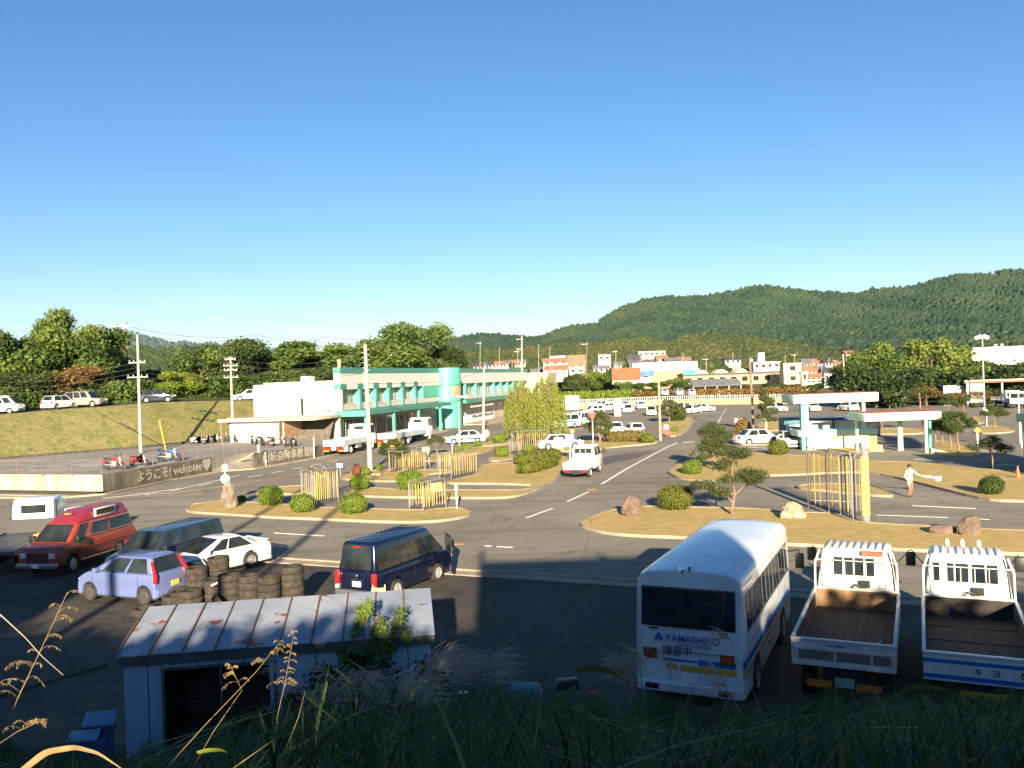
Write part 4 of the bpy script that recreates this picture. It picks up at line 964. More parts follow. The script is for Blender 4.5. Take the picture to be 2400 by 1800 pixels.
# -------------------------------------------------- local frame shared by bus and the two flatbed trucks
hvv = Vector((.43, .903, 0)); rvv = Vector((.903, -.43, 0)); hA = math.atan2(hvv.y, hvv.x)
def hr(h, r): return hvv * h + rvv * r
# ---- BUS (origin: rear centre, +X forward)
bw, bL, bH = 2.26, 6.8, 2.84
bus = thing('school_bus', 'white driving school bus with blue and yellow stripes seen from behind', 'bus', hr(17.2, -4.42), hA)
P_bus = mat('bus_white', (.64, .67, .70), .3, .04, 1.1, coat=.5, c2=(.52, .54, .55), detail=8)
sec = [(-bw/2, .33), (-bw/2 - .0, 1.5), (-bw/2 + .035, 2.40), (-bw/2 + .055, 2.60), (-bw/2 + .12, 2.71), (-bw/2 + .26, 2.765), (-.35, 2.82), (.35, 2.82), (bw/2 - .26, 2.765), (bw/2 - .12, 2.71), (bw/2 - .055, 2.60), (bw/2 - .035, 2.40), (bw/2, 1.5), (bw/2, .33)]
b = MB(); n = len(sec); st = [(0.0, .965), (.10, .99), (.3, 1), (bL - .5, 1), (bL - .12, 1), (bL, .985)]
vs = []
for x, k_ in st:
    for y, z in sec: vs.append((x + (.0 if z < 1.3 else (z - 1.3) * (.12 if x < 1 else -.02) * (1 if x in (0.0, bL) else .5 if x in (.10, bL - .12) else 0)), y * k_, .33 + (z - .33) * (k_ if z > 2.4 else 1)))
fs = [(i * n + j, i * n + (j + 1) % n, (i + 1) * n + (j + 1) % n, (i + 1) * n + j) for i in range(len(st) - 1) for j in range(n)]
fs += [tuple(range(n)), tuple(range((len(st) - 1) * n, len(st) * n))]
b.add(vs, fs); b.build('body', P_bus, bus, smooth=True)
M_bluest = mat('bus_blue_stripe', (.015, .13, .42), .35, .05, 2, coat=.4); M_yelst = mat('bus_yellow_stripe', (.62, .34, .03), .35, .05, 2, coat=.4)
def rx(z, e=0): return (z - 1.3) * .12 * (z > 1.3) - e
def rpane(name, m, y0, y1, z0, z1, e, par=bus, skew=0, bev=0):
    b = MB(); b.solid8([(rx(z0, e), y0, z0), (rx(z0) + .03, y0, z0), (rx(z0) + .03, y1, z0), (rx(z0, e), y1, z0)],
                       [(rx(z1, e), y0 + skew, z1), (rx(z1) + .03, y0 + skew, z1), (rx(z1) + .03, y1 + skew, z1), (rx(z1, e), y1 + skew, z1)])
    return b.build(name, m, par, bevel=bev)
rwf = rpane('rear_window_frame', M_blackp, -.97, .98, 1.66, 2.46, .012, bev=.012)
rpane('rear_window', M_glassb, -.93, .94, 1.70, 2.42, .020, par=rwf)
for y in (-.72, .72): rpane('vent_slot', M_blackp, y - .09, y + .09, 1.60, 1.62, .012)
T1_ = mat('blue_lettering', (.02, .10, .38), .5)
Mr = lambda y, z, e=.008: frame((rx(z, e), y, z), (0, -1, 0), (.0, 0, 1))
text('YAMASHIRO', .20, Mr(-.10, 1.44), T1_, bus, 'name_lettering', .003, .0015)
text('DRIVING SCHOOL', .085, Mr(-.12, 1.32), T1_, bus, 'name_lettering', .003)
b = MB()
for a in range(3):
    t_ = a * 2 * PI / 3 + PI / 2; b.lathe([(.045, -.012), (.045, -.006)], (0, .60 + .05 * math.cos(t_), 1.45 + .05 * math.sin(t_)), 'x', 10)
b.build('emblem', T1_, bus)
text('講習中', .21, Mr(.22, 1.18), mat('maroon_lettering', (.08, .012, .03), .5), bus, 'notice_lettering', .003, .0)
rpane('blue_stripe', M_bluest, -.96, -.22, .93, 1.05, .006, skew=0); rpane('blue_stripe', M_bluest, -.22, .52, .985, 1.015, .006)
rpane('yellow_stripe', M_yelst, -.97, .16, .79, .905, .006); rpane('yellow_stripe', M_yelst, .20, .31, .80, .905, .006, skew=.05); rpane('yellow_stripe', M_yelst, .35, .44, .82, .905, .006, skew=.05)
for y, m2 in ((.80, 0), (-.80, 0)):
    h_ = rpane('tail_light', mat('dark_red_lens', (.22, .02, .015), .25, .2, 8, spec=.7), y - .14, y + .14, 1.0, 1.20, .02, bev=.008)
    rpane('indicator_lens', mat('dim_amber_lens', (.35, .09, .02), .25), y - .13, y - .01 if y > 0 else y + .13, 1.0 + .03, 1.17, .026, par=h_)
rpane('bumper', P_bus, -1.04, 1.04, .33, .52, .05, bev=.02)
bp = rpane('bumper_grille', mat('bumper_ribs', (.45, .48, .50), .5, .2, 30), -.52, .46, .36, .50, .058)
for y in (.78, -.74): rpane('fog_light', M_blackp, y - .16, y + .13, .37, .49, .06, bev=.01)
rpane('number_plate', M_plate, -.20, .14, .56, .73, .012); rpane('hatch_outline', mat('panel_gap', (.25, .27, .29)), .38, .386, .56, 1.18, .006); rpane('hatch_outline', MC['panel_gap'], -.66, -.654, .56, 1.18, .006); rpane('hatch_outline', MC['panel_gap'], -.66, .386, 1.185, 1.19, .006)
text('最後部', .07, Mr(-.66, .60), T1_, bus, 'small_lettering', .003)
b = MB(); b.lathe([(.07, 2.74), (.07, 2.86), (.03, 2.92)], (.25, .12, 0), n=12); b.bx(.2, .3, -.06, -.02, 2.80, 2.9); b.build('roof_lamp', M_chrome, bus, smooth=True)
for s in (-1, 1):
    y = s * bw / 2
    for i in range(6):
        x0 = .5 + i * .98; x1 = x0 + .90
        b = MB(); yy = lambda z: s * (bw / 2 - max(0, (z - 1.5)) * .042)
        b.solid8([(x0, yy(1.62), 1.62), (x1, yy(1.62), 1.62), (x1, yy(1.62) + s * .012, 1.62), (x0, yy(1.62) + s * .012, 1.62)],
                 [(x0, yy(2.32), 2.32), (x1, yy(2.32), 2.32), (x1, yy(2.32) + s * .012, 2.32), (x0, yy(2.32) + s * .012, 2.32)])
        w_ = b.build('side_window', M_glassb, bus)
        b = MB(); b.solid8([(x0 + .44, yy(1.62), 1.62), (x0 + .47, yy(1.62), 1.62), (x0 + .47, yy(1.62) + s * .022, 1.62), (x0 + .44, yy(1.62) + s * .022, 1.62)], [(x0 + .44, yy(2.32), 2.32), (x0 + .47, yy(2.32), 2.32), (x0 + .47, yy(2.32) + s * .022, 2.32), (x0 + .44, yy(2.32) + s * .022, 2.32)]); b.build('window_bar', M_chrome, w_)
    pbox(bus, 'window_rail', M_blackp, .42, bL - .35, y - s * .02, y + s * .010, 1.56, 1.60); pbox(bus, 'blue_stripe', M_bluest, .02, bL - .4, y - s * .01, y + s * .006, .92, 1.10)
    pbox(bus, 'yellow_stripe', M_yelst, .02, bL - .4, y - s * .01, y + s * .0065, .76, .885); pbox(bus, 'sill_line', M_steel, .1, bL - .2, y - s * .01, y + s * .006, .40, .43)
    pbox(bus, 'marker_light', M_amber, 3.0, 3.12, y - s * .01, y + s * .02, .62, .68)
    for x in (1.35, 5.2):
        b = MB(); b.lathe([(.48, y - s * .05), (.48, y + s * .009)], (x, 0, .40), 'y', 20); b.build('wheel_arch', M_black, bus); wheel(bus, x, s * (bw / 2 - .10), .38, .24, s)
    b = MB(); b.path([(bL - .2, s * 1.05, 2.0), (bL + .15, s * 1.35, 2.0), (bL + .2, s * 1.38, 1.75)], .02, 5); m_ = b.build('mirror_arm', M_blackp, bus)
    b = MB(); b.bx(bL + .1, bL + .22, s * 1.26, s * 1.48, 1.5, 1.9); b.build('mirror', M_blackp, m_, bevel=.02)
for x in (.42, 2.4, 4.35, 6.3):
    for s in (-1, 1): pbox(bus, 'panel_seam', MC['panel_gap'], x, x + .012, s * (bw / 2 - .01), s * (bw / 2 + .0015), .44, 1.54)
pbox(bus, 'windscreen', M_glass, bL - .09, bL - .02, -.9, .9, 1.4, 2.3)

# ---- flatbed trucks
def flatbed(name, label, h, r, bw, bl, kind):
    t = thing(name, label, 'truck', hr(h, r), hA); W_ = mat('dirty_truck_white', (.66, .65, .61), .5, .1, 2.2, bump=.08, c2=(.44, .40, .34), detail=8) if kind == 1 else mat('truck_white', (.70, .69, .66), .4, .1, 1.5, c2=(.58, .56, .52), coat=.2); fz, tz = 1.02, 1.46
    pbox(t, 'bed_floor', M_bed, .06, bl - .05, -bw / 2 + .05, bw / 2 - .05, fz - .12, fz)
    if kind == 2:
        for i in range(4):
            for j in range(3): pbox(t, 'floor_plate', M_bed, .12 + i * bl / 4, (i + 1) * bl / 4 - .01 + .02, -bw / 2 + .08 + j * (bw - .14) / 3, -bw / 2 + .08 + (j + 1) * (bw - .14) / 3 - .025, fz, fz + .012 + .004 * ((i + j) % 2))
    else:
        for j in range(9): pbox(t, 'floor_plank', M_bed, .08, bl - .08, -bw / 2 + .08 + j * (bw - .14) / 9, -bw / 2 + .08 + (j + 1) * (bw - .14) / 9 - .012, fz, fz + .01 + .005 * (j % 2))
    for s in (-1, 1):
        g = pbox(t, 'side_gate', W_, .04, bl - .02, s * (bw / 2 - .04), s * bw / 2, fz - .10, tz - .04)
        pbox(t, 'top_rail', W_, .0, bl, s * (bw / 2 - .055), s * (bw / 2 + .012), tz - .04, tz, bevel=.008)
        pbox(t, 'inner_panel', M_bed, .1, bl - .1, s * (bw / 2 - .056), s * (bw / 2 - .041), fz + .06, tz - .08)
    tg = pbox(t, 'tailgate', W_, -.02, .03, -bw / 2, bw / 2, fz - .10, tz - .04)
    pbox(t, 'top_rail', W_, -.045, .05, -bw / 2 - .01, bw / 2 + .01, tz - .04, tz, bevel=.008)
    if kind == 1:
        for y0, y1 in ((-.90, -.58), (-.52, .12), (.18, .86)): pbox(tg, 'recess', mat('dirty_recess', (.16, .125, .10), .8, .3, 5), -.028, -.02, y0 * bw / 2, y1 * bw / 2, fz + .02, fz + .20)
        pbox(tg, 'rib', W_, -.045, -.02, -bw / 2 + .02, bw / 2 - .02, fz - .10, fz - .04); pbox(tg, 'rib', W_, -.045, -.02, -bw / 2 + .02, bw / 2 - .02, fz + .22, fz + .26)
        text('Yamashiro', .085, frame((-.032, .12, fz + .33), (0, -1, 0), (0, 0, 1)), mat('blue_lettering', (.02, .1, .38)), tg, 'name_lettering', .003)
    else:
        pbox(tg, 'blue_stripe', M_bluest, -.026, -.02, -bw / 2, bw / 2, fz + .24, fz + .31); pbox(tg, 'blue_stripe', M_bluest, -.026, -.02, -bw / 2, bw / 2, fz - .06, fz + .02)
        text('キ', .16, frame((-.03, .05, fz + .12), (0, -1, 0), (0, 0, 1)), M_blackp, tg, 'character_lettering', .003); text('ヨ', .16, frame((-.03, -.24, fz + .12), (0, -1, 0), (0, 0, 1)), M_blackp, tg, 'character_lettering', .003)
        b = MB(); b.lathe([(.085, -.03), (.085, -.024)], (0, -.72, fz + .13), 'x', 18); b.build('round_emblem', M_blackp, tg); b = MB(); b.lathe([(.06, -.034), (.06, -.0305)], (0, -.72, fz + .13), 'x', 18); b.build('emblem_centre', W_, tg)
    # cab
    cw = bw * .94; x0 = bl + .10; x1 = x0 + 1.55; zr = 2.42
    b = MB(); b.bx(x0, x1, -cw / 2, cw / 2, .55, 1.45); b.build('cab_lower', W_, t, bevel=.05)
    A = [(x0, -cw / 2, 1.42), (x1, -cw / 2, 1.42), (x1, cw / 2, 1.42), (x0, cw / 2, 1.42)]; B = [(x0 + .1, -cw / 2 + .14, zr), (x1 - .35, -cw / 2 + .14, zr), (x1 - .35, cw / 2 - .14, zr), (x0 + .1, cw / 2 - .14, zr)]
    b = MB(); b.solid8(A, B); cb = b.build('cab', W_, t, bevel=.09, seg=3)
    for i in range(9): 
        y = -cw / 2 + .26 + i * (cw - .52) / 8; pbox(cb, 'roof_rib', W_, x0 + .16, x1 - .45, y - .035, y + .035, zr - .01, zr + .028, bevel=.01)
    for i in range(8):
        y = -cw / 2 + .16 + i * (cw - .32) / 7
        b = MB(); xx = lambda z: x0 + .1 * (z - 1.42) / 1.0; b.solid8([(xx(1.46) - .02, y - .009, 1.46), (xx(1.46), y - .009, 1.46), (xx(1.46), y + .009, 1.46), (xx(1.46) - .02, y + .009, 1.46)], [(xx(1.8) - .02, y - .009, 1.8), (xx(1.8), y - .009, 1.8), (xx(1.8), y + .009, 1.8), (xx(1.8) - .02, y + .009, 1.8)]); b.build('back_rib', W_, cb)
    gw = ((-.42, -.22), (-.18, .02), (.06, .26), (.30, .50)) if kind == 1 else ((-.62, -.40), (-.36, -.10), (-.02, .24), (.28, .42), (.58, .72))
    for y0, y1 in gw: 
        b = MB(); b.solid8([(xx(1.80) - .02, y0, 1.80), (xx(1.8) + .02, y0, 1.80), (xx(1.8) + .02, y1, 1.80), (xx(1.8) - .02, y1, 1.80)], [(xx(2.22) - .02, y0, 2.22), (xx(2.22) + .02, y0, 2.22), (xx(2.22) + .02, y1, 2.22), (xx(2.22) - .02, y1, 2.22)]); b.build('rear_window', M_glassb, cb)
    # headboard frame of posts and bars behind the cab
    for s in (-1, 1): 
        b = MB(); b.path([(bl - .02, s * (bw / 2 - .03), .95), (bl - .02, s * (bw / 2 - .05), 2.1), (bl + .04, s * (bw / 2 - .16), 2.42)], .026, 6); b.build('headboard_post', W_, t)
        b = MB(); b.path([(x1 - .2, s * (cw / 2), 1.9), (x1 + .25, s * (cw / 2 + .28), 2.15)], .014, 5); ma = b.build('mirror_arm', M_blackp, t); b = MB(); b.bx(x1 + .15, x1 + .25, s * (cw / 2 + .18), s * (cw / 2 + .40), 1.75, 2.1); b.build('mirror', M_blackp, ma, bevel=.02)
        q = [Vector(p) for p in ((x0 + .30, s * (cw / 2 - .0), 1.46), (x1 - .22, s * (cw / 2 - .0), 1.46), (x1 - .48, s * (cw / 2 - .12), 2.28), (x0 + .35, s * (cw / 2 - .12), 2.28))]
        if s > 0: q = [q[1], q[0], q[3], q[2]]
        b = MB(); b.pane(q, .016); b.build('side_window', M_glass, cb)
    b = MB(); b.path([(bl + .0, -bw / 2 + .03, 2.42 - .25), (bl + .0, bw / 2 - .03, 2.42 - .25)], .012, 5); b.build('headboard_bar', W_, t)
    if kind == 1: pbox(t, 'rust_patch', M_rust, bl + .08, bl + .18, -.62, -.14, 2.30, 2.40)
    hb = pbox(t, 'headboard', mat('bare_plywood', (.36, .20, .09), .8, .3, 3, c2=(.12, .07, .035)) if kind == 1 else M_bed, bl - .05, bl - .01, -bw / 2 + .07, bw / 2 - .07, fz, tz)
    pbox(t, 'headboard_rail', W_, bl - .06, bl + .02, -bw / 2 + .04, bw / 2 - .04, tz, tz + .05, bevel=.01)
    for y in np.linspace(-bw / 2 + .25, bw / 2 - .25, 4 if kind == 1 else 6): 
        b = MB(); b.tube((bl + .0, y, tz), (bl + .0, y, 2.17), .008, n=5); b.build('headboard_bar', W_, t)
    b = MB(); b.path([(bl + .0, .1, 1.5), (bl - .03, -.0, 1.62), (bl - .03, -.16, 1.55), (bl - .03, -.2, 1.7)], .02, 5); b.bx(bl - .06, bl, -.32, -.12, 1.55, 1.72); b.build('rope_and_hooks', M_blackp, t)
    pbox(t, 'chassis', M_black, .1, bl + 1.4, -.38, .38, .45, .85)
    if kind == 1:
        for s in (-1, 1): pbox(t, 'rear_light', mat('dim_orange_lens', (.50, .17, .03), .4, .2, 9), .02, .10, s * .22, s * .70, .48, .60)
        pbox(t, 'number_plate', mat('dim_plate', (.30, .34, .30), .6, .1, 9), -.0, .03, -.20, .16, .52, .70)
    else:
        pbox(t, 'number_plate', mat('reflector_yellow', (.62, .38, .03), .5, .1, 4), -.02, .02, -.46, .36, .62, .76)
        for i, y in enumerate((-.3, .05, .38)):
            b = MB(); b.lathe([(.03, zr), (.055, zr + .08), (.05, zr + .15), (.01, zr + .20)], (x1 - .5, y, 0), n=10); b.build('roof_marker_lamp', M_clear, cb, smooth=True)
    for x in (.95, bl + .85):
        for s in (-1, 1): wheel(t, x, s * (bw / 2 - .22), .36, .26, s)
    return t
flatbed('flatbed_truck', 'worn white flatbed truck with plywood headboard between the bus and another truck', 18.05, -1.52, 1.95, 4.2, 1)
flatbed('flatbed_truck', 'white flatbed truck with blue striped tailgate and three roof lamps at right', 17.95, .90, 1.95, 4.3, 2)
b = MB(); p = hr(18.9, -1.05); b.path([p + Vector((0, 0, 1.06)), p + hvv * .6 + rvv * .18 + Vector((0, 0, 1.09))], .012, 5); tag(b.build('metal_rod', M_chrome), 'thin bright metal rod lying in the bed of the worn truck', 'rod')
b = MB(); p = hr(18.75, 1.3)
for i in range(5): b.path([p + Vector((math.cos(a) * .13, math.sin(a) * .1, 1.07 + i * .02)) for a in np.linspace(0, 5.6, 10)], .012, 4)
tag(b.build('coiled_rope', mat('rope', (.55, .50, .30), .9)), 'pale coiled rope on the bed of the striped truck', 'rope')

# ---- white double cab on the road
o_, a_, _ = locate((1410, 1107), (1383, 1125), -1, .78)
a_ = math.atan2(.95, .30)
dc = thing('pickup_truck', 'white double cab pickup driving up the centre road', 'truck', G(1352, 1121) + Vector((.75, 2.35, 0)), a_)
pbox(dc, 'chassis', M_black, -2.75, 2.1, -.6, .6, .35, .62)
pbox(dc, 'load_bed', M_bed, -2.75, -.55, -.80, .80, .66, .74)
for s in (-1, 1): pbox(dc, 'bed_side', M_white, -2.8, -.5, s * .80, s * .85, .62, 1.10)
pbox(dc, 'tailgate', M_white, -2.85, -2.8, -.85, .85, .62, 1.10)
b = MB(); b.bx(-.45, 2.2, -.84, .84, .45, 1.22); b.build('cab_lower', M_white, dc, bevel=.06)
A = [Vector(p) for p in ((-.45, -.82, 1.2), (2.15, -.82, 1.2), (2.15, .82, 1.2), (-.45, .82, 1.2))]; B = [Vector(p) for p in ((-.38, -.72, 2.02), (1.72, -.72, 2.02), (1.72, .72, 2.02), (-.38, .72, 2.02))]
b = MB(); b.solid8(A, B); b.build('cab', M_white, dc, bevel=.09, seg=3)
for u0, u1 in ((.10, .36), (.38, .62), (.64, .90)): q, th = sidepane([A[3], A[0], B[0], B[3]], u0, u1, .38, .80); b = MB(); b.pane(q, th); b.build('rear_window', M_glass, dc)
for P4, fl in (([A[0], A[1], B[1], B[0]], 0), ([A[2], A[3], B[3], B[2]], 1)):
    for u0, u1 in ((.12, .42), (.50, .88)):
        if fl: u0, u1 = 1 - u1, 1 - u0
        q, th = sidepane(P4, u0, u1, .15, .85); b = MB(); b.pane(q, th); b.build('side_window', M_glass, dc)
for s in (-1, 1):
    pbox(dc, 'tail_light', M_red, -2.89, -2.83, s * .42, s * .82, .46, .60); pbox(dc, 'door_mirror', M_blackp, 1.9, 2.05, s * .9, s * 1.15, 1.35, 1.65, bevel=.02)
    for x in (-1.75, 1.35): wheel(dc, x, s * .70, .33, .22, s, rim=M_white)
pbox(dc, 'rear_underrun', M_blackp, -2.85, -2.75, -.4, .3, .32, .50)

# ---- two long flatbeds by the building
def long_truck(label, rear_px, L, hd, axles):
    p = G(*rear_px); t = thing('long_flatbed_truck', label, 'truck', p, math.atan2(hd[1], hd[0]), 'long flatbed trucks beside the school building')
    M_al = mat('aluminium_gate', (.50, .56, .60), .4, .1, 1.5, metal=.3)
    pbox(t, 'chassis', M_black, 0, L + 1.2, -.45, .45, .45, 1.0); pbox(t, 'bed_floor', M_bed, 0, L, -1.1, 1.1, 1.0, 1.1)
    for s in (-1, 1):
        for i in range(4): pbox(t, 'side_gate', M_al, i * L / 4, (i + 1) * L / 4 - .05, s * 1.1, s * 1.14, .95, 1.50)
        pbox(t, 'tail_light', M_red, -.08, -.02, s * .45, s * 1.05, .62, .82); pbox(t, 'tail_reflector', M_amber, -.06, 0, s * .5, s * 1.05, .40, .56)
        pbox(t, 'headboard_post', M_white, L, L + .1, s * .9, s * 1.1, 1.1, 2.15)
    pbox(t, 'tailgate', M_whited, -.04, 0, -1.12, 1.12, .92, 1.50); pbox(t, 'number_plate', M_plate, -.07, -.02, -.25, .25, .55, .8)
    pbox(t, 'headboard', M_white, L, L + .08, -.9, .9, 1.1, 1.6); pbox(t, 'headboard', M_white, L, L + .08, -1.1, 1.1, 2.0, 2.2)
    b = MB(); [b.bx(L, L + .06, y - .04, y + .04, 1.6, 2.0) for y in (-.7, -.45, -.2, .1, .35, .6)]; b.build('headboard_bars', M_white, t)
    b = MB(); b.bx(L + .25, L + 2.1, -1.1, 1.1, .6, 1.7); b.build('cab_lower', M_white, t, bevel=.06)
    A = [Vector(q) for q in ((L + .25, -1.1, 1.68), (L + 2.1, -1.1, 1.68), (L + 2.1, 1.1, 1.68), (L + .25, 1.1, 1.68))]; B = [Vector(q) for q in ((L + .3, -1.0, 2.75), (L + 1.9, -1.0, 2.75), (L + 1.9, 1.0, 2.75), (L + .3, 1.0, 2.75))]
    b = MB(); b.solid8(A, B); b.build('cab', M_white, t, bevel=.08)
    q, th = sidepane([A[3], A[0], B[0], B[3]], .25, .75, .35, .8); b = MB(); b.pane(q, th); b.build('rear_window', M_glass, t)
    q, th = sidepane([A[0], A[1], B[1], B[0]], .3, .9, .1, .85); b = MB(); b.pane(q, th); b.build('side_window', M_glass, t)
    q, th = sidepane([A[2], A[3], B[3], B[2]], .1, .7, .1, .85); b = MB(); b.pane(q, th); b.build('side_window', M_glass, t)
    pbox(t, 'fuel_tank', M_steel, 3.2, 4.2, -1.05, -.7, .5, .9)
    for x in axles + [L + 1.2]:
        for s in (-1, 1): wheel(t, x, s * .92, .46, .3, s, rim=M_white)
    return t
t_ = long_truck('shorter long flatbed truck with plain grey sides just behind the tall concrete pole', (783, 1068), 5.6, (.25, .97), [1.6])
pbox(t_, 'mud_guard', M_white, .5, .9, -1.12, -.8, .35, .95)
t_ = long_truck('longer flatbed truck with yellow rear guard parked under the turquoise canopy', (906, 1049), 8.2, (.30, .955), [2.0, 3.3])
pbox(t_, 'rear_guard', M_yellow, -.05, .05, -1.0, 1.0, .1, .32); pbox(t_, 'mud_guard', M_yellow, .6, 1.1, -1.14, -.8, .35, .95)

# ---- small parked cars
def mk_car(name, label, kind, P, stripes=None):
    c = thing(name, label, 'car' if kind != 'van' else 'van')
    if kind == 'sedan':
        body_car(c, 4.4, 1.7, .2, [(2.18, .4), (2.15, .7), (1.2, .88), (-1.6, .95), (-2.15, .92), (-2.19, .4)], (1.33, -1.3), .31, P, (-1.75, 1.2, -1.1, .45, 1.44, .9), side=((.1, .46), (.5, .86)), bev=.06, roof_in=.2)
        hz = .62
    elif kind == 'hatch':
        body_car(c, 3.7, 1.66, .2, [(1.83, .4), (1.8, .75), (1.1, .92), (-1.75, .96), (-1.84, .4)], (1.2, -1.2), .3, P, (-1.76, 1.15, -1.5, .45, 1.5, .94), side=((.08, .44), (.48, .86)), bev=.06, roof_in=.2)
        hz = .62
    elif kind == 'suv':
        body_car(c, 4.3, 1.72, .3, [(2.13, .5), (2.1, .9), (1.1, 1.05), (-2.1, 1.08), (-2.14, .5)], (1.3, -1.3), .35, P, (-2.1, 1.15, -1.95, .6, 1.78, 1.06), side=((.05, .35), (.38, .62), (.66, .9)), bev=.06, roof_in=.16); hz = .75
    else:
        body_car(c, 4.2, 1.66, .28, [(2.08, .5), (2.05, .95), (1.85, 1.05), (-2.07, 1.08), (-2.1, .45)], (1.3, -1.2), .31, P, (-2.07, 1.9, -1.95, 1.1, 1.9, 1.06), side=((.05, .4), (.43, .7), (.74, .94)), bev=.06, roof_in=.14, wv=(.1, .8)); hz = .75
    L = {'sedan': 4.4, 'hatch': 3.7, 'suv': 4.3, 'van': 4.2}[kind] / 2
    for s in (-1, 1):
        pbox(c, 'headlight', M_clear, L - .14, L + .01, s * .42, s * .78, hz, hz + .16); pbox(c, 'tail_light', M_red, -L - .01, -L + .08, s * .55, s * .8, hz + .05, hz + .25)
    pbox(c, 'number_plate', M_plate, -L - .02, -L + .02, -.17, .17, .5, .66); pbox(c, 'grille', M_blackp, L - .04, L + .015, -.4, .4, .34, .55)
    return c
cx = mk_car('parked_car', 'tmp', 'sedan', P_white); ch = mk_car('parked_car', 'tmp', 'hatch', P_white); cv = mk_car('parked_van', 'tmp', 'van', P_white)
protos = {'s': cx, 'h': ch, 'v': cv}; first = {'s': True, 'h': True, 'v': True}
def park(kind, px, rzdeg, label, sc=1.0, grp='white cars in the school car park', z=0, loc=None):
    p = loc if loc is not None else G(*px, z); o = protos[kind]
    if first[kind]: first[kind] = False
    else: o = dup(o)
    o.location = p; o.rotation_euler = (0, 0, math.radians(rzdeg)); o.scale = (sc,) * 3; o['label'] = label
    if grp: o['group'] = grp
    return o
park('h', (1486, 1021), 96, 'white hatchback in the nearest parking row facing away left of the red box')
park('h', (1437, 1018), 100, 'white hatchback half hidden by the garden pine in the nearest parking row')
park('h', (1527, 973), 262, 'white hatchback facing the camera beside the brown pole')
park('s', (1474, 967), 255, 'white sedan facing the camera in front of two others by the pillar')
park('h', (1500, 958), 92, 'white hatchback seen from behind right of the yellow pillar')
park('h', (1463, 957), 92, 'white hatchback mostly hidden behind a sedan next to the yellow pillar')
park('s', (1645, 965), 12, 'white sedan parked sideways nearest to the centre road')
park('s', (1620, 969), 230, 'white sedan angled behind the dark round bush')
park('s', (1600, 963), 230, 'white sedan third from the centre road behind the pines')
park('s', (1578, 958), 20, 'white sedan farthest from the centre road behind the pines')
park('h', (1822, 965), 285, 'white hatchback alone left of the tall mint canopy')
park('h', (1903, 964), 270, 'white hatchback seen beneath the tall mint canopy')
park('h', (1988, 963), 100, 'white hatchback seen beneath the right end of the tall canopy')
park('h', (1392, 970), 200, 'white hatchback behind the red sign by the willow')
park('s', (1422, 962), 190, 'white sedan near the fence behind the willow')
park('h', (1405, 956), 170, 'white hatchback farthest back behind the willow')
park('s', (1312, 1052), 10, 'white low car in shade beside the stone gatepost and blue sign', grp=None)
park('v', (1322, 1004), 215, 'white school minivan with cyan band beside the willow', 1.05, grp='white school vans beside the willow')
park('v', (1362, 998), 240, 'white school minivan facing the camera right of the willow', 1.05, grp='white school vans beside the willow')
c = park('s', (1090, 1039), 190, 'white car with blue markings on the road before the entrance tower', grp=None)
for s in (-1, 1): pbox(c, 'blue_marking', M_blue, -1.6, .6, s * .852, s * .86, .45, .62)
for v_ in [o for o in col.objects if o.name.startswith('parked_van')]:
    for s in (-1, 1): pbox(v_, 'cyan_band', mat('cyan_band', (.05, .45, .50), .4), -1.95, 1.0, s * .832, s * .845, .78, 1.0)
    pbox(v_, 'cyan_band', MC['cyan_band'], -2.12, -2.10, -.7, .7, .78, 1.0)
# cars on the raised ground behind the fence
for px, lb in (((1590, 926), 'white car beyond the fence left of the open shelter'), ((1618, 927), 'white car beyond the fence touching the open shelter'), ((1555, 926), 'white car beyond the fence among the dark bushes')):
    park('h', px, 95, lb, grp='cars beyond the picket fence', loc=at(px[0], px[1], 203))
# upper road vehicles
def onroad(px, y):
    z = 5.3
    c = bcol(px)[1]; p = Vector((c.x, c.y + 3.0, c.z)); q = at(px, y, p.y); q.z = c.z; return q
wv = dup(cv, onroad(2, 960), math.radians(2), 'white van at the left edge on the upper road', 'vehicles on the upper road', 1.0)
for ch_ in kids(wv): 
    if ch_.name.startswith('cyan'): bpy.data.objects.remove(ch_)
dup(ch, onroad(140, 955), math.radians(75), 'white hatchback seen from behind on the upper road beside the beige wagon', 'vehicles on the upper road')
sv = mk_car('parked_car', 'beige and brown wagon on the upper road under the trees', 'suv', P_beige); sv.location = onroad(202, 955); sv.rotation_euler = (0, 0, math.radians(-8)); sv['group'] = 'vehicles on the upper road'
dup(cx, onroad(590, 938), math.radians(184), 'white sedan on the upper road above the cream annex', 'vehicles on the upper road')
c = mk_car('parked_car', 'dark car under the trees behind the yellow green bush', 'hatch', P_slate); c.location = onroad(372, 940); c.rotation_euler = (0, 0, math.radians(10))
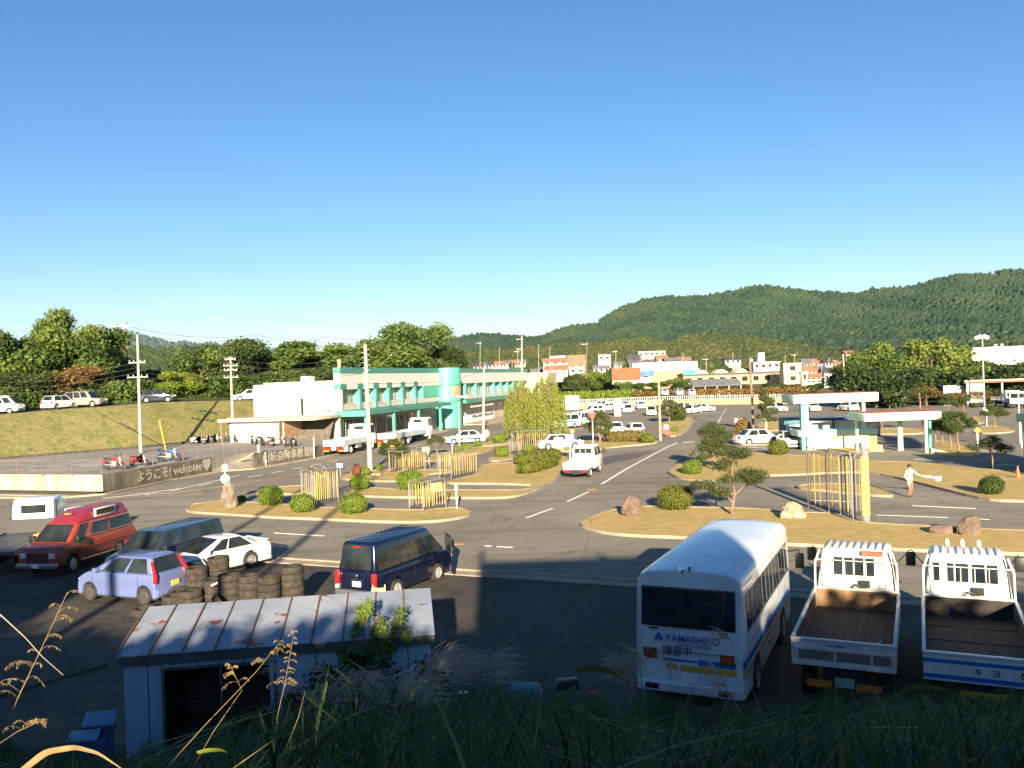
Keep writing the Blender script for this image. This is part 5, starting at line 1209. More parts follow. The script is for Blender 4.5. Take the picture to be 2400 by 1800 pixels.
# vehicles behind the platform, far-right shed trucks
dbus = thing('dark_blue_bus', 'dark blue bus roof seen behind the white booth', 'bus', G(1985, 1036), math.radians(2))
pbox(dbus, 'body', P_navy, -3.6, 3.2, 0, 2.2, .4, 2.1, bevel=.08); pbox(dbus, 'roof', mat('blue_roof', (.03, .06, .16), .35), -3.5, 3.1, .08, 2.1, 2.1, 2.25, bevel=.05); pbox(dbus, 'side_window', M_glass, -3.3, 3.0, -.015, .0, 1.3, 1.9)
for x in (-2.4, 2.0): wheel(dbus, x, .15, .45, .28, -1)
tt = thing('teal_truck', 'teal covered truck in shade left of the tall canopy', 'truck', G(1862, 1040), math.radians(80))
pbox(tt, 'cargo_cover', mat('teal_cover', (.02, .10, .12), .6), -.6, 3.2, -.95, .95, 1.0, 2.3, bevel=.05); pbox(tt, 'cab', paint('teal_paint', (.10, .30, .30)), -1.9, -.7, -.85, .85, .5, 1.9, bevel=.08); pbox(tt, 'windscreen', M_glass, -1.93, -1.9, -.7, .7, 1.2, 1.75); pbox(tt, 'chassis', M_black, -1.8, 3.0, -.5, .5, .4, 1.0)
for x in (-1.2, 2.0):
    for s in (-1, 1): wheel(tt, x, s * .75, .36, .22, s)
c = park('s', (1852, 1048), 262, 'white sedan facing the camera left of the booth wall', grp=None); park('s', (1778, 1041), 10, 'white car whose roof shows above the lawn strip in shade', grp=None)
tk = thing('white_truck', 'white truck parked in the open shed', 'truck', G(2350, 952) + Vector((0, -1.2, 0)), math.radians(-100), 'white trucks at the open shed')
pbox(tk, 'cab', P_white, 0.6, 2.4, -1.0, 1.0, .7, 2.5, bevel=.1); pbox(tk, 'bed', P_white, -3.6, .5, -1.05, 1.05, .95, 1.5); pbox(tk, 'windscreen', M_glass, 2.38, 2.42, -.85, .85, 1.55, 2.25); pbox(tk, 'chassis', M_black, -3.4, 2.2, -.5, .5, .5, .95)
for x in (-2.4, 1.5):
    for s in (-1, 1): wheel(tk, x, s * .85, .42, .28, s)
tk['label'] = 'white truck facing out nearest the shed wall'
dup(tk, G(2385, 956), math.radians(-120), 'white truck angled beside the rightmost pole'); dup(tk, G(2410, 950), math.radians(-95), 'white truck cut off by the right picture edge')

# ---- motorbikes
def motorbike(label, P, kind='road'):
    m = thing('motorbike', label, 'motorbike'); r = .30 if kind != 'scooter' else .24; wb = .62
    for x in (-wb, wb):
        b = MB(); b.lathe([(r * .72, -.05), (r * .93, -.06), (r, -.03), (r, .03), (r * .93, .06), (r * .72, .05)], (0, 0, 0), 'y', 16); w = b.build('wheel', M_tyre_side, m, smooth=True); w.location = (x, 0, r)
        b = MB(); [b.tube((0, 0, 0), (math.cos(a) * r * .75, 0, math.sin(a) * r * .75), .012, n=4) for a in np.arange(0, 6.2, 2 * PI / 6)]; b.lathe([(.06, -.05), (.06, .05)], (0, 0, 0), 'y', 8); b.build('spokes', M_rim, w)
    b = MB(); [b.tube((wb, s * .07, r), (wb - .22, s * .07, .82), .02, n=5) for s in (-1, 1)]; b.build('fork', M_steel, m)
    b = MB(); b.path([(wb - .30, -.32, .98), (wb - .24, 0, .92), (wb - .30, .32, .98)], .014, 5); hb = b.build('handlebar', M_blackp, m)
    for s in (-1, 1): b = MB(); b.path([(wb - .28, s * .24, .96), (wb - .26, s * .28, 1.10)], .008, 4); b.lathe([(.05, 0), (.05, .02)], (wb - .26, s * .28, 1.12), 'x', 8); b.build('mirror', M_blackp, hb)
    if kind == 'scooter':
        b = MB(); b.prism([(-.75, .42), (-.70, .72), (-.1, .70), (-.05, .40), (.25, .28), (.30, .30), (.42, .86), (.34, .88), (.20, .38), (-.0, .30), (-.6, .30)], -.15, .15); b.build('bodywork', P, m, bevel=.03)
        b = MB(); b.prism([(-.72, .72), (-.65, .80), (-.12, .79), (-.08, .70)], -.13, .13); b.build('seat', M_blackp, m, bevel=.02)
        b = MB(); b.lathe([(.07, 0), (.08, .05)], (.42, 0, .80), 'x', 12); b.build('headlight', M_clear, m)
        b = MB(); b.prism([(wb - .26, .44), (wb, .54), (wb + .24, .42), (wb, .50)], -.08, .08); b.build('mudguard', P, m)
    else:
        b = MB(); b.prism([(-.12, .70), (-.08, .84), (.22, .90), (.38, .78), (.28, .66)], -.13, .13); b.build('fuel_tank', P, m, bevel=.04)
        b = MB(); b.prism([(-.80, .80), (-.76, .88), (-.1, .80), (-.1, .72)], -.12, .12); b.build('seat', M_blackp, m, bevel=.02)
        b = MB(); b.bx(-.15, .22, -.12, .12, .28, .62); b.tube((-.1, -.13, .35), (-.75, -.16, .40), .04, n=7); b.build('engine', M_steel, m, bevel=.02)
        b = MB(); b.path([(-wb, -.06, r), (-.15, -.06, .45), (.30, -.05, .80)], .022, 5); b.path([(-.7, .06, .8), (-.1, .06, .7), (.30, .05, .86)], .022, 5); b.build('frame', M_blackp, m)
        b = MB(); b.lathe([(.09, 0), (.10, .08)], (.44, 0, .86), 'x', 12); b.build('headlight', M_clear, m)
        b = MB(); b.prism([(-.95, .62), (-.80, .76), (-.55, .66), (-.60, .60)], -.08, .08); b.prism([(wb - .2, .62), (wb + .05, .66), (wb + .28, .56), (wb, .61)], -.06, .06); b.build('mudguard', P, m)
    b = MB(); b.bx(-.88, -.84, -.06, .06, .62, .70); b.build('tail_light', M_red, m)
    b = MB(); b.tube((-.15, .12, .3), (-.22, .3, 0.0), .012, n=4); b.build('side_stand', M_steel, m); return m
P_mr = paint('bike_red', (.50, .02, .02)); P_mb = paint('bike_blue', (.02, .10, .42)); P_mw = paint('bike_white', (.6, .58, .55)); P_mk = paint('bike_black', (.03, .03, .03)); P_mm = paint('bike_maroon', (.20, .03, .03))
def bike(m, px, rz, z=PZ, sc=1.0): m.location = G(*px, z); m.rotation_euler = (0, 0, math.radians(rz)); m.scale = (sc,) * 3; return m
bike(motorbike('small red motorbike with spoked wheels leftmost in the bike yard', P_mr), (268, 1101), -10, sc=1.05)
bike(motorbike('white and maroon scooter second from the left in the bike yard', P_mm, 'scooter'), (326, 1092), -12, sc=1.0)
bike(motorbike('large blue motorcycle beneath the yellow slanting pole', P_mb), (396, 1082), -8, sc=1.15)
mw = bike(motorbike('tmp', P_mw, 'scooter'), (463, 1041), 5); mw['label'] = 'pale scooter leftmost of the four at the foot of the bank'; mw['group'] = 'motorbikes by the bank and garage'
mk = bike(motorbike('tmp', P_mk), (520, 1035), 10); mk['label'] = 'black motorbike rightmost of the four at the foot of the bank'; mk['group'] = 'motorbikes by the bank and garage'
mm_ = bike(motorbike('tmp', P_mm), (650, 1046), 8); mm_['label'] = 'maroon motorbike in the middle before the white garage wall'; mm_['group'] = 'motorbikes by the bank and garage'
for src, px, rz, lb in ((mw, (482, 1039), 12, 'silver scooter second from left at the foot of the bank'), (mw, (500, 1037), -8, 'tall white scooter third from left at the foot of the bank'),
        (mk, (560, 1036), 70, 'black motorbike at the left end of the white garage wall'), (mw, (572, 1036), 20, 'pale scooter near the left end of the garage wall'), (mk, (592, 1040), 100, 'black motorbike beside the short concrete stump'),
        (mk, (608, 1043), 80, 'black motorbike right of the short concrete stump'), (mk, (628, 1044), 60, 'black motorbike left of the maroon one'), (mm_, (640, 1045), 95, 'maroon motorbike nose on behind its neighbour'), (mk, (668, 1046), 110, 'black motorbike right of the maroon one'), (mk, (688, 1047), 85, 'black motorbike rightmost before the white garage wall')):
    o = dup(src, G(*px, PZ), math.radians(rz), lb, 'motorbikes by the bank and garage')
# ================================================================ PLANTS
def leafcloud(lobes, n, size, seed, shell=.55, flat=0, out=.6, squash=1.0, long=1.0):
    """n leaf quads spread through ellipsoid lobes (cx,cy,cz,rx,ry,rz[,tone])"""
    rs = np.random.RandomState(seed); L = np.array([l[:6] for l in lobes], float); tn = np.array([l[6] if len(l) > 6 else .5 for l in lobes])
    vol = (L[:, 3] * L[:, 4] * L[:, 5]) ** .67; k = rs.choice(len(L), n, p=vol / vol.sum())
    d = rs.normal(size=(n, 3)); d /= np.linalg.norm(d, axis=1)[:, None]
    r = shell + (1 - shell) * rs.rand(n) ** .7; r *= 1 + .10 * rs.normal(size=n)
    P = L[k, :3] + d * L[k, 3:6] * r[:, None]
    nn = d * out + rs.normal(size=(n, 3)) * .55; nn /= np.linalg.norm(nn, axis=1)[:, None]
    up = rs.normal(size=(n, 3)); a = np.cross(nn, up); a /= np.linalg.norm(a, axis=1)[:, None]; b = np.cross(nn, a)
    s = size * rs.uniform(.6, 1.4, n)[:, None]
    V = np.stack([P - a * s * long - b * s * squash * .3, P - b * s * squash, P + a * s * long + b * s * .2, P + b * s * squash], 1).reshape(-1, 3)
    F = np.arange(4 * n).reshape(-1, 4)
    tone = np.clip(tn[k] + rs.normal(size=n) * .17, 0, 1)
    return V, F, tone
L_tree = leafmat('tree_leaves', [(.030, .055, .012), (.07, .12, .024), (.12, .175, .035), (.19, .23, .05)])
L_dark = leafmat('dark_tree_leaves', [(.020, .036, .012), (.045, .075, .02), (.08, .115, .028), (.12, .14, .04)])
L_aut = leafmat('autumn_leaves', [(.08, .06, .02), (.16, .10, .03), (.24, .14, .04), (.20, .16, .05)])
L_yg = leafmat('yellow_green_leaves', [(.07, .11, .015), (.14, .20, .02), (.22, .28, .03), (.30, .31, .04)])
L_bush = leafmat('bush_leaves', [(.06, .10, .012), (.11, .17, .018), (.17, .235, .03), (.22, .26, .05)])
L_pine = leafmat('pine_needles', [(.035, .05, .02), (.065, .085, .03), (.10, .12, .04), (.16, .15, .06)])
L_will = leafmat('willow_leaves', [(.09, .12, .02), (.16, .20, .03), (.24, .26, .045), (.30, .29, .07)])
L_bamb = leafmat('bamboo_leaves', [(.07, .10, .02), (.13, .18, .03), (.20, .25, .05), (.25, .27, .07)])
L_hedge = leafmat('hedge_leaves', [(.06, .085, .012), (.10, .13, .018), (.15, .165, .028), (.19, .17, .04)])
def crownmesh(seed, n, lm, shape='round', size=.035):
    rs = random.Random(seed); lobes = []
    if shape == 'round':
        for i in range(13):
            a = rs.random() * 2 * PI; e = rs.uniform(-.3, 1); rr_ = .30 * math.sqrt(rs.random() + .15)
            r = rs.uniform(.12, .22); lobes.append((math.cos(a) * rr_, math.sin(a) * rr_, .45 + .33 * e, r, r, r * .72, rs.uniform(.25, .75)))
    elif shape == 'spread':       # flat topped, lobes on visible limbs
        for i in range(15):
            a = rs.random() * 2 * PI; rr_ = .42 * math.sqrt(rs.random()); r = rs.uniform(.10, .18)
            lobes.append((math.cos(a) * rr_, math.sin(a) * rr_, .86 - rr_ * .55 - rs.random() * .22, r, r, r * .5, rs.uniform(.25, .75)))
    elif shape == 'tall':
        for i in range(14):
            z = rs.uniform(.25, .95); w = .26 * (1 - abs(z - .5) * 1.2); a = rs.random() * 2 * PI
            r = rs.uniform(.10, .17); lobes.append((math.cos(a) * w, math.sin(a) * w, z, r, r, r * .9, rs.uniform(.25, .75)))
    V, F, t = leafcloud(lobes, n, size, seed, shell=.35)
    return V, F, t, lobes
CR = {}
def crown_variant(key, seed, n, lm, shape, size):
    V, F, t, lobes = crownmesh(seed, n, lm, shape, size)
    o = npmesh('crown', V, F, lm, tone=t, parent=False)
    b = MB(); top = max(l[2] for l in lobes) * .75
    b.path([(0, 0, 0), (.01, .01, .2), (-.01, .015, .4), (.01, 0, top)], [.028, .022, .016, .006], 7)
    for i, l in enumerate(lobes[:9]):
        z0 = min(.2 + .05 * i, l[2] * .7); b.path([(0, 0, z0), (l[0] * .5, l[1] * .5, (z0 + l[2]) / 2 - .02), (l[0], l[1], l[2])], [.012, .008, .003], 5)
    tr = b.build('trunk', M_bark, None, smooth=True); me = tr.data; bpy.data.objects.remove(tr)
    CR[key] = (o.data, me)
NL = 9500
for i in range(3): crown_variant('round%d' % i, 20 + i, NL, L_tree, 'round', .0145)
for i in range(2): crown_variant('spread%d' % i, 30 + i, NL, L_tree, 'spread', .014)
for i in range(2): crown_variant('dark%d' % i, 40 + i, NL, L_dark, 'round', .0145)
crown_variant('tall0', 50, NL, L_tree, 'tall', .013); crown_variant('talldark', 51, NL, L_dark, 'tall', .013)
crown_variant('autumn', 52, NL, L_aut, 'round', .0145); crown_variant('yellow', 53, 9000, L_yg, 'round', .015)
crown_variant('small', 54, 1400, L_dark, 'round', .035); crown_variant('bamboo', 55, 3600, L_bamb, 'tall', .018)
def tree(key, loc, h, w, label, group=None, name='tree', rz=None):
    o = thing(name, label, 'tree', loc, R.random() * 6 if rz is None else rz, group)
    c = bpy.data.objects.new('crown', CR[key][0]); link(c, o); t = bpy.data.objects.new('trunk', CR[key][1]); link(t, o)
    o.scale = (w, w, h); return o
ORD = ['first', 'second', 'third', 'fourth', 'fifth', 'sixth', 'seventh', 'eighth', 'ninth', 'tenth', 'eleventh', 'twelfth', 'thirteenth', 'fourteenth', 'fifteenth', 'sixteenth', 'seventeenth', 'eighteenth', 'nineteenth', 'twentieth']
# left wood: (px centre, py top, width px, extra depth behind the road, kind, label)
LT = [(-30,770,130,14,'dark0','broad dark tree cut by the left picture edge'),(55,755,135,12,'round1','full dark green tree above the white van'),(135,738,95,16,'tall0','light green tall tree rising highest in the left wood'),
 (205,745,120,13,'round0','large green tree leaning right above the wagon'),(258,790,80,20,'round2','rounded tree at the right end of the first clump behind the pole'),(165,850,110,9,'autumn','brownish autumn tree standing in front of the first clump'),
 (70,850,110,9,'dark1','low dark tree behind the white van'),(330,860,90,26,'dark0','low dark tree seen right of the bare white pole'),(410,872,80,9,'yellow','rounded yellow green tree standing alone by the bank'),
 (472,822,95,20,'round0','bushy green tree left of the cross armed pole'),(545,795,110,18,'dark1','dark spreading tree right of the cross armed pole'),(610,800,120,24,'spread0','wide flat topped tree with visible pale limbs'),
 (690,790,130,26,'spread1','wide flat topped tree beside the pale limbed one'),(760,800,120,26,'spread0','flat topped tree behind the tall concrete pole'),(838,805,110,24,'round2','round tree just right of the tall concrete pole'),
 (915,757,120,20,'round1','tallest dense tree behind the turquoise roof'),(985,762,110,24,'round0','tall dense tree right beside the tallest one'),(1035,815,80,20,'dark0','lower tree at the right end of the wood behind the school'),
 (580,880,90,13,'dark0','dark low tree above the annex left corner'),(660,870,110,15,'round2','mid green low tree above the annex'),(740,860,100,17,'dark1','dark low tree behind the annex roof'),(500,880,80,12,'round1','small leafy tree at the base of the cross armed pole'),
 (860,855,90,24,'dark0','dark tree just above the turquoise roof edge'),(960,850,110,26,'dark1','dark tree above the round entrance tower'),(300,880,70,12,'dark1','shrubby tree behind the bare white pole foot'),(240,895,60,8,'round2','leafy shrub tree right of the wagon')]
for i, (px, py, w, dp, key, lb) in enumerate(LT):
    c = bcol(min(px, 680))[1]; Y = c.y + dp + (0 if px < 700 else (px - 700) * .12)
    g = at(px, 950, Y); gz = 5.2; top = at(px, py, Y).z; h = (top - gz) * (1.17 if px > 400 else 1.04); wm = w / (FPX / Y) / .56
    tree(key, (g.x, Y, gz), h, wm, lb, 'trees of the wood left of the school')
# understorey of the left wood
lob = []
for i in range(110):
    px = -60 + i * 10.5; c = bcol(min(px, 680))[1]; Y = c.y + R.uniform(7, 11) + (0 if px < 700 else (px - 700) * .12)
    g = at(px, 950, Y); r = R.uniform(1.1, 2.1); lob.append((g.x, Y, 5.2 + R.uniform(.2, 1.6), r, r * .7, r, R.uniform(.1, .6)))
V, F, t = leafcloud(lob, 30000, .16, 77, shell=.4)
tag(npmesh('undergrowth', V, F, L_tree, tone=t), 'tangled green undergrowth along the upper road below the trees', 'undergrowth', kind='stuff')
# right wood, bamboo and evergreens
RT = [(1995,842,80,150,'dark0','dark evergreen nearest the yellow block at the left of the right wood'),(2040,808,90,165,'round1','green tree left of the bamboo crest'),(2085,800,80,172,'bamboo','pale green bamboo clump at the left of the crest'),
 (2135,795,80,172,'bamboo','pale green bamboo clump in the middle of the crest'),(2185,793,80,172,'bamboo','highest pale green bamboo clump of the crest'),(2235,812,80,175,'bamboo','rightmost bamboo clump on the slope of the crest'),
 (2030,868,90,150,'dark1','dark low evergreen below the left end of the bamboo'),(2090,862,100,150,'dark0','dark low evergreen below the bamboo'),(2150,860,100,150,'round2','green tree in front of the bamboo middle'),(2210,858,100,150,'dark1','dark evergreen in front of the highest bamboo'),
 (2262,850,90,152,'round0','bright green tree left of the floodlight pole'),(2320,832,90,160,'round1','green tree right of the floodlight pole'),(2370,842,90,160,'dark0','dark tree in front of the pale warehouse'),(2415,868,80,158,'dark1','low tree at the right edge before the warehouse'),
 (2172,900,60,142,'autumn','brown leafed small tree behind the block wall'),(2250,905,80,142,'autumn','brownish thicket tree behind the right part of the block wall')]
for px, py, w, Y, key, lb in RT:
    g = at(px, 940, Y); top = at(px, py, Y).z
    tree(key, (g.x, Y, 0), top / .97, w / (FPX / Y) / .5, lb, 'trees behind the right block wall')
lob = []
for i in range(60):
    px = 1985 + i * 7.5; Y = R.uniform(140, 148); g = at(px, 940, Y); r = R.uniform(1.5, 3); lob.append((g.x, Y, R.uniform(.8, 4.5), r, r * .7, r, R.uniform(.0, .35)))
V, F, t = leafcloud(lob, 16000, .26, 78, shell=.4); tag(npmesh('undergrowth', V, F, L_dark, tone=t), 'dark undergrowth below the right wood', 'undergrowth', kind='stuff')
# town trees
MT = [(1358,876,50,250,'dark1','dark round tree beside the reddish house pole'),(1392,868,46,290,'yellow','yellowish tree below the small white box house'),(1420,872,44,285,'round2','green tree left of the orange building'),(1440,862,30,285,'dark0','narrow dark tree beside the orange building'),
 (1515,893,44,235,'dark0','round dark tree before the tan factory banner'),(1580,884,52,235,'round0','larger pointed green tree before the tan factory'),(1615,900,34,232,'dark1','small tree next to the open shelter'),
 (1745,898,34,225,'dark0','dark tree right of the open shelter'),(1790,900,30,225,'small','bushy small tree below the tan warehouse windows'),(1822,894,46,220,'dark1','dark spreading tree left of the yellow block'),(1905,896,46,215,'small','olive tree behind the tall canopy left end'),
 (1245,872,40,300,'dark0','dark tree behind the willow top'),(1462,890,40,240,'round2','green hedge tree below the orange building')]
for px, py, w, Y, key, lb in MT:
    g = at(px, 930, Y); top = at(px, py, Y).z; tree(key, (g.x, Y, 0), top / .95, w / (FPX / Y) / .62, lb, 'trees around the town buildings')
for i in range(14):
    px = [1150,1168,1186,1204,1222,1262,1290,1315,1345,1480,1700,1730,1930,1965][i]; Y = 330 + (i % 4) * 14; g = at(px, 900, Y); top = at(px, [855,858,856,852,850,868,880,880,868,838,845,846,850,846][i], Y).z
    tree(['dark0', 'round1', 'dark1', 'talldark'][i % 4], (g.x, Y, 0), max(5, top), 8.5, '%s far tree from the left among the hillside houses' % ORD[i], 'far trees among the hillside houses')
for i in range(18):
    px = 1375 + i * 34; Y = [292, 305, 322][i % 3]; g = at(px, 900, Y); top = at(px, 866 - (i % 4) * 4, Y).z
    tree(['dark1', 'round0', 'dark0', 'round2', 'autumn'][i % 5], (g.x, Y, 0), max(5, top), 9.5, 'far tree between the town houses, %s from the left along the second row' % ORD[i], 'far trees between the town houses')
V, F, t = leafcloud([(at(x, 900, 228).x, 228, 1.6, 4, 1.5, 1.3, .6) for x in range(1330, 1480, 12)], 5000, .3, 91)
tag(npmesh('hedge', V, F, L_bush, tone=t), 'long bright green hedge behind the left part of the picket fence', 'hedge')
V, F, t = leafcloud([(at(x, 915, 200).x, 205, 2.0, 2.2, 1.2, .8, R.uniform(.2, .8)) for x in range(1500, 1900, 14)], 3500, .22, 92)
tag(npmesh('shrub_row', V, F, L_aut, tone=t), 'dry brownish shrubs above the perimeter wall', 'shrubs', kind='stuff')

# ---- round bushes
def bush(px, w, label, hk=.70, lm=None, seed=0, group='clipped round bushes on the lawns', tone=.55, n=None):
    p = G(*px); s = FPX / p.y; r = w / s / 2; h = r * 2 * hk; p = p + Vector((0, r * .5, .1))
    sh = (r * .96, r * .96, h * .56); n = n or int(min(14000, 1300 + w * w * 1.1)); ls = max(.028, 1.5 / s)
    V, F, t = leafcloud([(0, 0, h * .45, *sh, tone), (r * .3, -.1 * r, h * .5, r * .66, r * .7, h * .47, tone), (-r * .3, .1, h * .42, r * .68, r * .7, h * .48, tone - .1)], n, ls, 100 + seed, shell=.72, out=1.0)
    rb_ = random.Random(seed * 7 + 1); ex_l = []
    for _k in range(7):
        a = rb_.random() * 6.28; e = rb_.uniform(.15, .8); q = math.sqrt(1 - e * e); ex_l.append((math.cos(a) * q * r * .72, math.sin(a) * q * r * .72, h * (.45 + e * .42), r * rb_.uniform(.24, .38), r * .3, h * rb_.uniform(.16, .24), tone + rb_.uniform(-.2, .2)))
    V2, F2, t2 = leafcloud(ex_l, max(200, n // 4), ls, 900 + seed, shell=.6, out=1.0); V = np.concatenate([V, V2]); F = np.arange(len(V)).reshape(-1, 4); t = np.concatenate([t, t2])
    o = thing('bush', label, 'bush', p, 0, group); npmesh('foliage', V, F, lm or L_bush, tone=t, parent=o)
    b = MB(); [b.path([(0, 0, 0), (math.cos(a) * r * .3, math.sin(a) * r * .3, h * .4), (math.cos(a) * r * .6, math.sin(a) * r * .6, h * .7)], [.03, .02, .008], 5) for a in (0, 1.3, 2.6, 3.9, 5.2)]
    b.build('stems', M_bark, o); return o
BU = [((630,1189),62,'round bush nearest the upright stone on the near island'),((706,1206),60,'round bush between the stone bush and the hanging pole gate'),((825,1210),67,'large round bush right of the hanging pole gate'),
 ((841,1152),48,'round bush behind and right of the hanging pole gate'),((960,1153),65,'widest round bush of the middle island'),((565,1180),20,'tiny dark bush tucked behind the upright stone'),
 ((855,1117),26,'small bush at the foot of the tall concrete pole'),((889,1105),17,'small bright bush right of the tall concrete pole foot'),((1170,1040),31,'round bush right of the figure by the middle pole'),
 ((1121,1048),18,'small bush left of the figure by the middle pole'),((1092,1058),24,'small bush right of the little blue sign'),((1072,1063),20,'small bush under the little blue sign'),((1176,1074),34,'oval bush left of the zigzag hedge'),
 ((1626,1115),46,'round bush under the yellow square sign'),((1587,1201),83,'biggest round bush beside the dark rock'),((1829,1069),47,'round bush on the far edge of the right lawn'),((1583,1013),16,'little dark ball bush beside the red box'),((1240,1062),26,'pale bush in front of the striped pole row')]
for i, (px, w, lb) in enumerate(BU): bush(px, w, lb, seed=i, lm=L_hedge if i in (14, 15, 5) else None)
bush((835,1119), 21, 'reddish purple leafed bush beside the tall pole foot', 1.3, leafmat('red_leaves', [(.10, .04, .03), (.20, .08, .05), (.26, .12, .07)]), 30, None)
bush((2332,1164), 54, 'loose leafy shrub at the right corner of the long lawn', .8, L_dark, 31, None, .6, 3500)
bush((1744,1030), 38, 'orange brown autumn shrub beside the white square sign', 1.3, L_aut, 32, None, .7, 2600)
bush((1590,988), 44, 'large dark clipped bush in front of the parked white cars', .9, L_dark, 33, None, .5, 2500)
bush((1520,1040), 34, 'green clipped hedge block beside the brown pole', .6, L_hedge, 34, None); bush((1330,1046), 30, 'brownish bush beside the shaded white car', .8, L_aut, 35, None, .4)
def hedge(pxs, wd, h, label, seed, lm=L_hedge, n=5000, ls=.06):
    P = [G(*p) for p in pxs]; lob = []; o = P[0]
    for a, c in zip(P, P[1:]):
        L = (c - a).length; k = max(2, int(L / (wd * .5)))
        for i in range(k + 1):
            q = a.lerp(c, i / k) - o; lob.append((q.x, q.y, .1 + h * .5, wd * .55, wd * .55, h * .55, .5 + .1 * math.sin(i)))
    V, F, t = leafcloud(lob, n, ls, seed, shell=.75, out=1.0)
    r = thing('hedge', label, 'hedge', o); npmesh('foliage', V, F, lm, tone=t, parent=r); b = MB()
    for l in lob[::2]: b.tube((l[0], l[1], 0), (l[0], l[1], h * .7), .03, .015, 5)
    b.build('stems', M_bark, r); return r
hedge([(1232,1113),(1262,1106),(1292,1096)], 1.15, .85, 'lower step of the clipped zigzag hedge beside the pickup', 201, n=8000)
hedge([(1224,1092),(1260,1086),(1300,1080)], 1.15, .85, 'upper step of the clipped zigzag hedge behind the lower one', 202, n=8000)
hedge([(1432,1038),(1470,1037),(1502,1037)], 1.2, 1.1, 'low dry brown hedge in front of the white hatchbacks', 203, leafmat('dry_hedge_leaves', [(.09, .08, .02), (.17, .13, .04), (.20, .17, .05)]), 4000, .09)

# ---- garden pines made of needle pads
def pine(px, label, hgt, pads, trunk, group='garden pines on the lawns', seed=0, n=5200, lean=0, lm=None, bark=None, nsz=None):
    """pads: (dx, dz, rx, rz) in metres from the foot, drawn in the picture plane with varied depth"""
    p = G(*px); o = thing('garden_pine', label, 'tree', p, 0, group); rs = random.Random(seed); lobes = []
    for (dx, dz, rx_, rz_) in pads:
        dy = rs.uniform(-.35, .35) * rx_
        for j in range(6):
            a = rs.random() * 2 * PI; q = rs.random() ** .5 * .6; r = rx_ * rs.uniform(.38, .62)
            lobes.append((dx + math.cos(a) * rx_ * q, dy + math.sin(a) * rx_ * q, dz + rs.uniform(-.3, .4) * rz_, r, r, rz_ * rs.uniform(.7, 1.1), rs.uniform(.3, .75)))
    s = FPX / p.y; V, F, t = leafcloud(lobes, int(n * 1.9), nsz or max(.055, 2.1 / s), seed, shell=.2, squash=.3, long=1.3)
    npmesh('crown', V, F, lm or L_pine, tone=t, parent=o)
    b = MB(); b.path(trunk, [.11 * hgt / 3 * (1 - .75 * i / (len(trunk) - 1)) for i in range(len(trunk))], 8)
    for (dx, dz, rx_, rz_) in pads:
        k = min(range(len(trunk)), key=lambda i: abs(trunk[i][2] - (dz - .35)) + .3 * abs(trunk[i][0] - dx)); t0 = Vector(trunk[k]); e = Vector((dx, 0, dz - rz_ * .3))
        b.path([t0, t0.lerp(e, .5) + Vector((0, .05, .1)), e], [.045, .03, .012], 5)
        for a in (-.7, .7): b.path([t0.lerp(e, .7), e + Vector((a * rx_ * .6, .2 * a, .1))], [.02, .008], 4)
    b.build('trunk', bark or M_bark, o, smooth=True); return o
M_pb = mat('pine_bark', (.20, .12, .075), .9, .4, 5, bump=.8, bscale=18)
pine((1718,1210), 'spreading layered garden pine behind the white bus', 3.0, [(.25,2.95,.95,.28),(-.35,2.45,.8,.26),(.65,1.95,1.15,.34),(-.35,1.75,.6,.24),(-1.35,1.55,.85,.20),(-.45,1.15,.85,.28),(1.0,1.65,.6,.22)], [(0,0,0),(-.05,0,.35),(.02,0,.6),(.12,.02,1.0),(.05,0,1.6),(.02,0,2.2),(.15,0,2.8)], seed=5, n=6500, bark=M_pb)
pine((1676,1106), 'dense tall garden pine on the tip of the right lawn', 3.4, [(.2,3.0,1.2,.42),(-.5,2.6,.9,.4),(.8,2.5,.9,.4),(.1,2.2,1.4,.45),(-.5,1.7,.9,.35),(.5,1.6,1.1,.35),(1.3,1.55,.8,.18),(-.9,1.05,.75,.25),(.3,1.2,.7,.25)], [(0,0,0),(.08,0,.4),(0,0,.9),(-.1,0,1.4),(.05,0,2.0),(.1,0,2.9)], seed=6, n=9000, bark=M_pb)
pine((1405,1040), 'multi stemmed garden tree with reddish trunks behind the pickup', 3.4, [(.1,3.1,.8,.4),(-.6,2.7,.8,.4),(.6,2.6,.8,.4),(-.9,2.0,.8,.4),(.9,1.9,.9,.4),(0,2.1,1.0,.4),(-.4,1.4,.9,.3),(.7,1.2,.6,.3)], [(0,0,0),(.1,0,.5),(-.1,0,1.2),(0,0,2.0),(.1,0,2.9)], seed=7, n=5500, bark=mat('reddish_bark', (.24, .12, .09), .9, .3, 5))
pine((926,1107), 'sparse grey green pine beside the tall concrete pole', 2.9, [(0,2.4,.7,.35),(-.6,2.1,.7,.3),(.6,2.0,.7,.3),(-.7,1.6,.8,.3),(.7,1.5,.7,.3),(0,1.3,.8,.3),(-.3,.9,.6,.25)], [(0,0,0),(.05,0,.4),(-.05,0,1.0),(.05,0,1.7),(0,0,2.3)], seed=8, n=2600, lm=L_dark)
pine((1023,1068), 'thin leafless looking shrub in the middle of the far lawn', 2.2, [(0,1.6,.8,.4),(-.5,1.3,.5,.4),(.5,1.3,.5,.4)], [(0,0,0),(.02,0,.4),(-.03,0,.9),(0,0,1.5)], seed=9, n=500, lm=L_pine)
pine((1568,990), 'garden pine in front of the parked cars beside the dark bush', 3.4, [(0,2.9,.9,.35),(-.7,2.3,.9,.35),(.7,2.4,.9,.35),(-.9,1.6,.8,.3),(.8,1.7,.9,.3),(-.2,1.2,.9,.3)], [(0,0,0),(.1,0,.8),(0,0,1.6),(.05,0,2.7)], seed=10, n=3600, bark=M_pb)
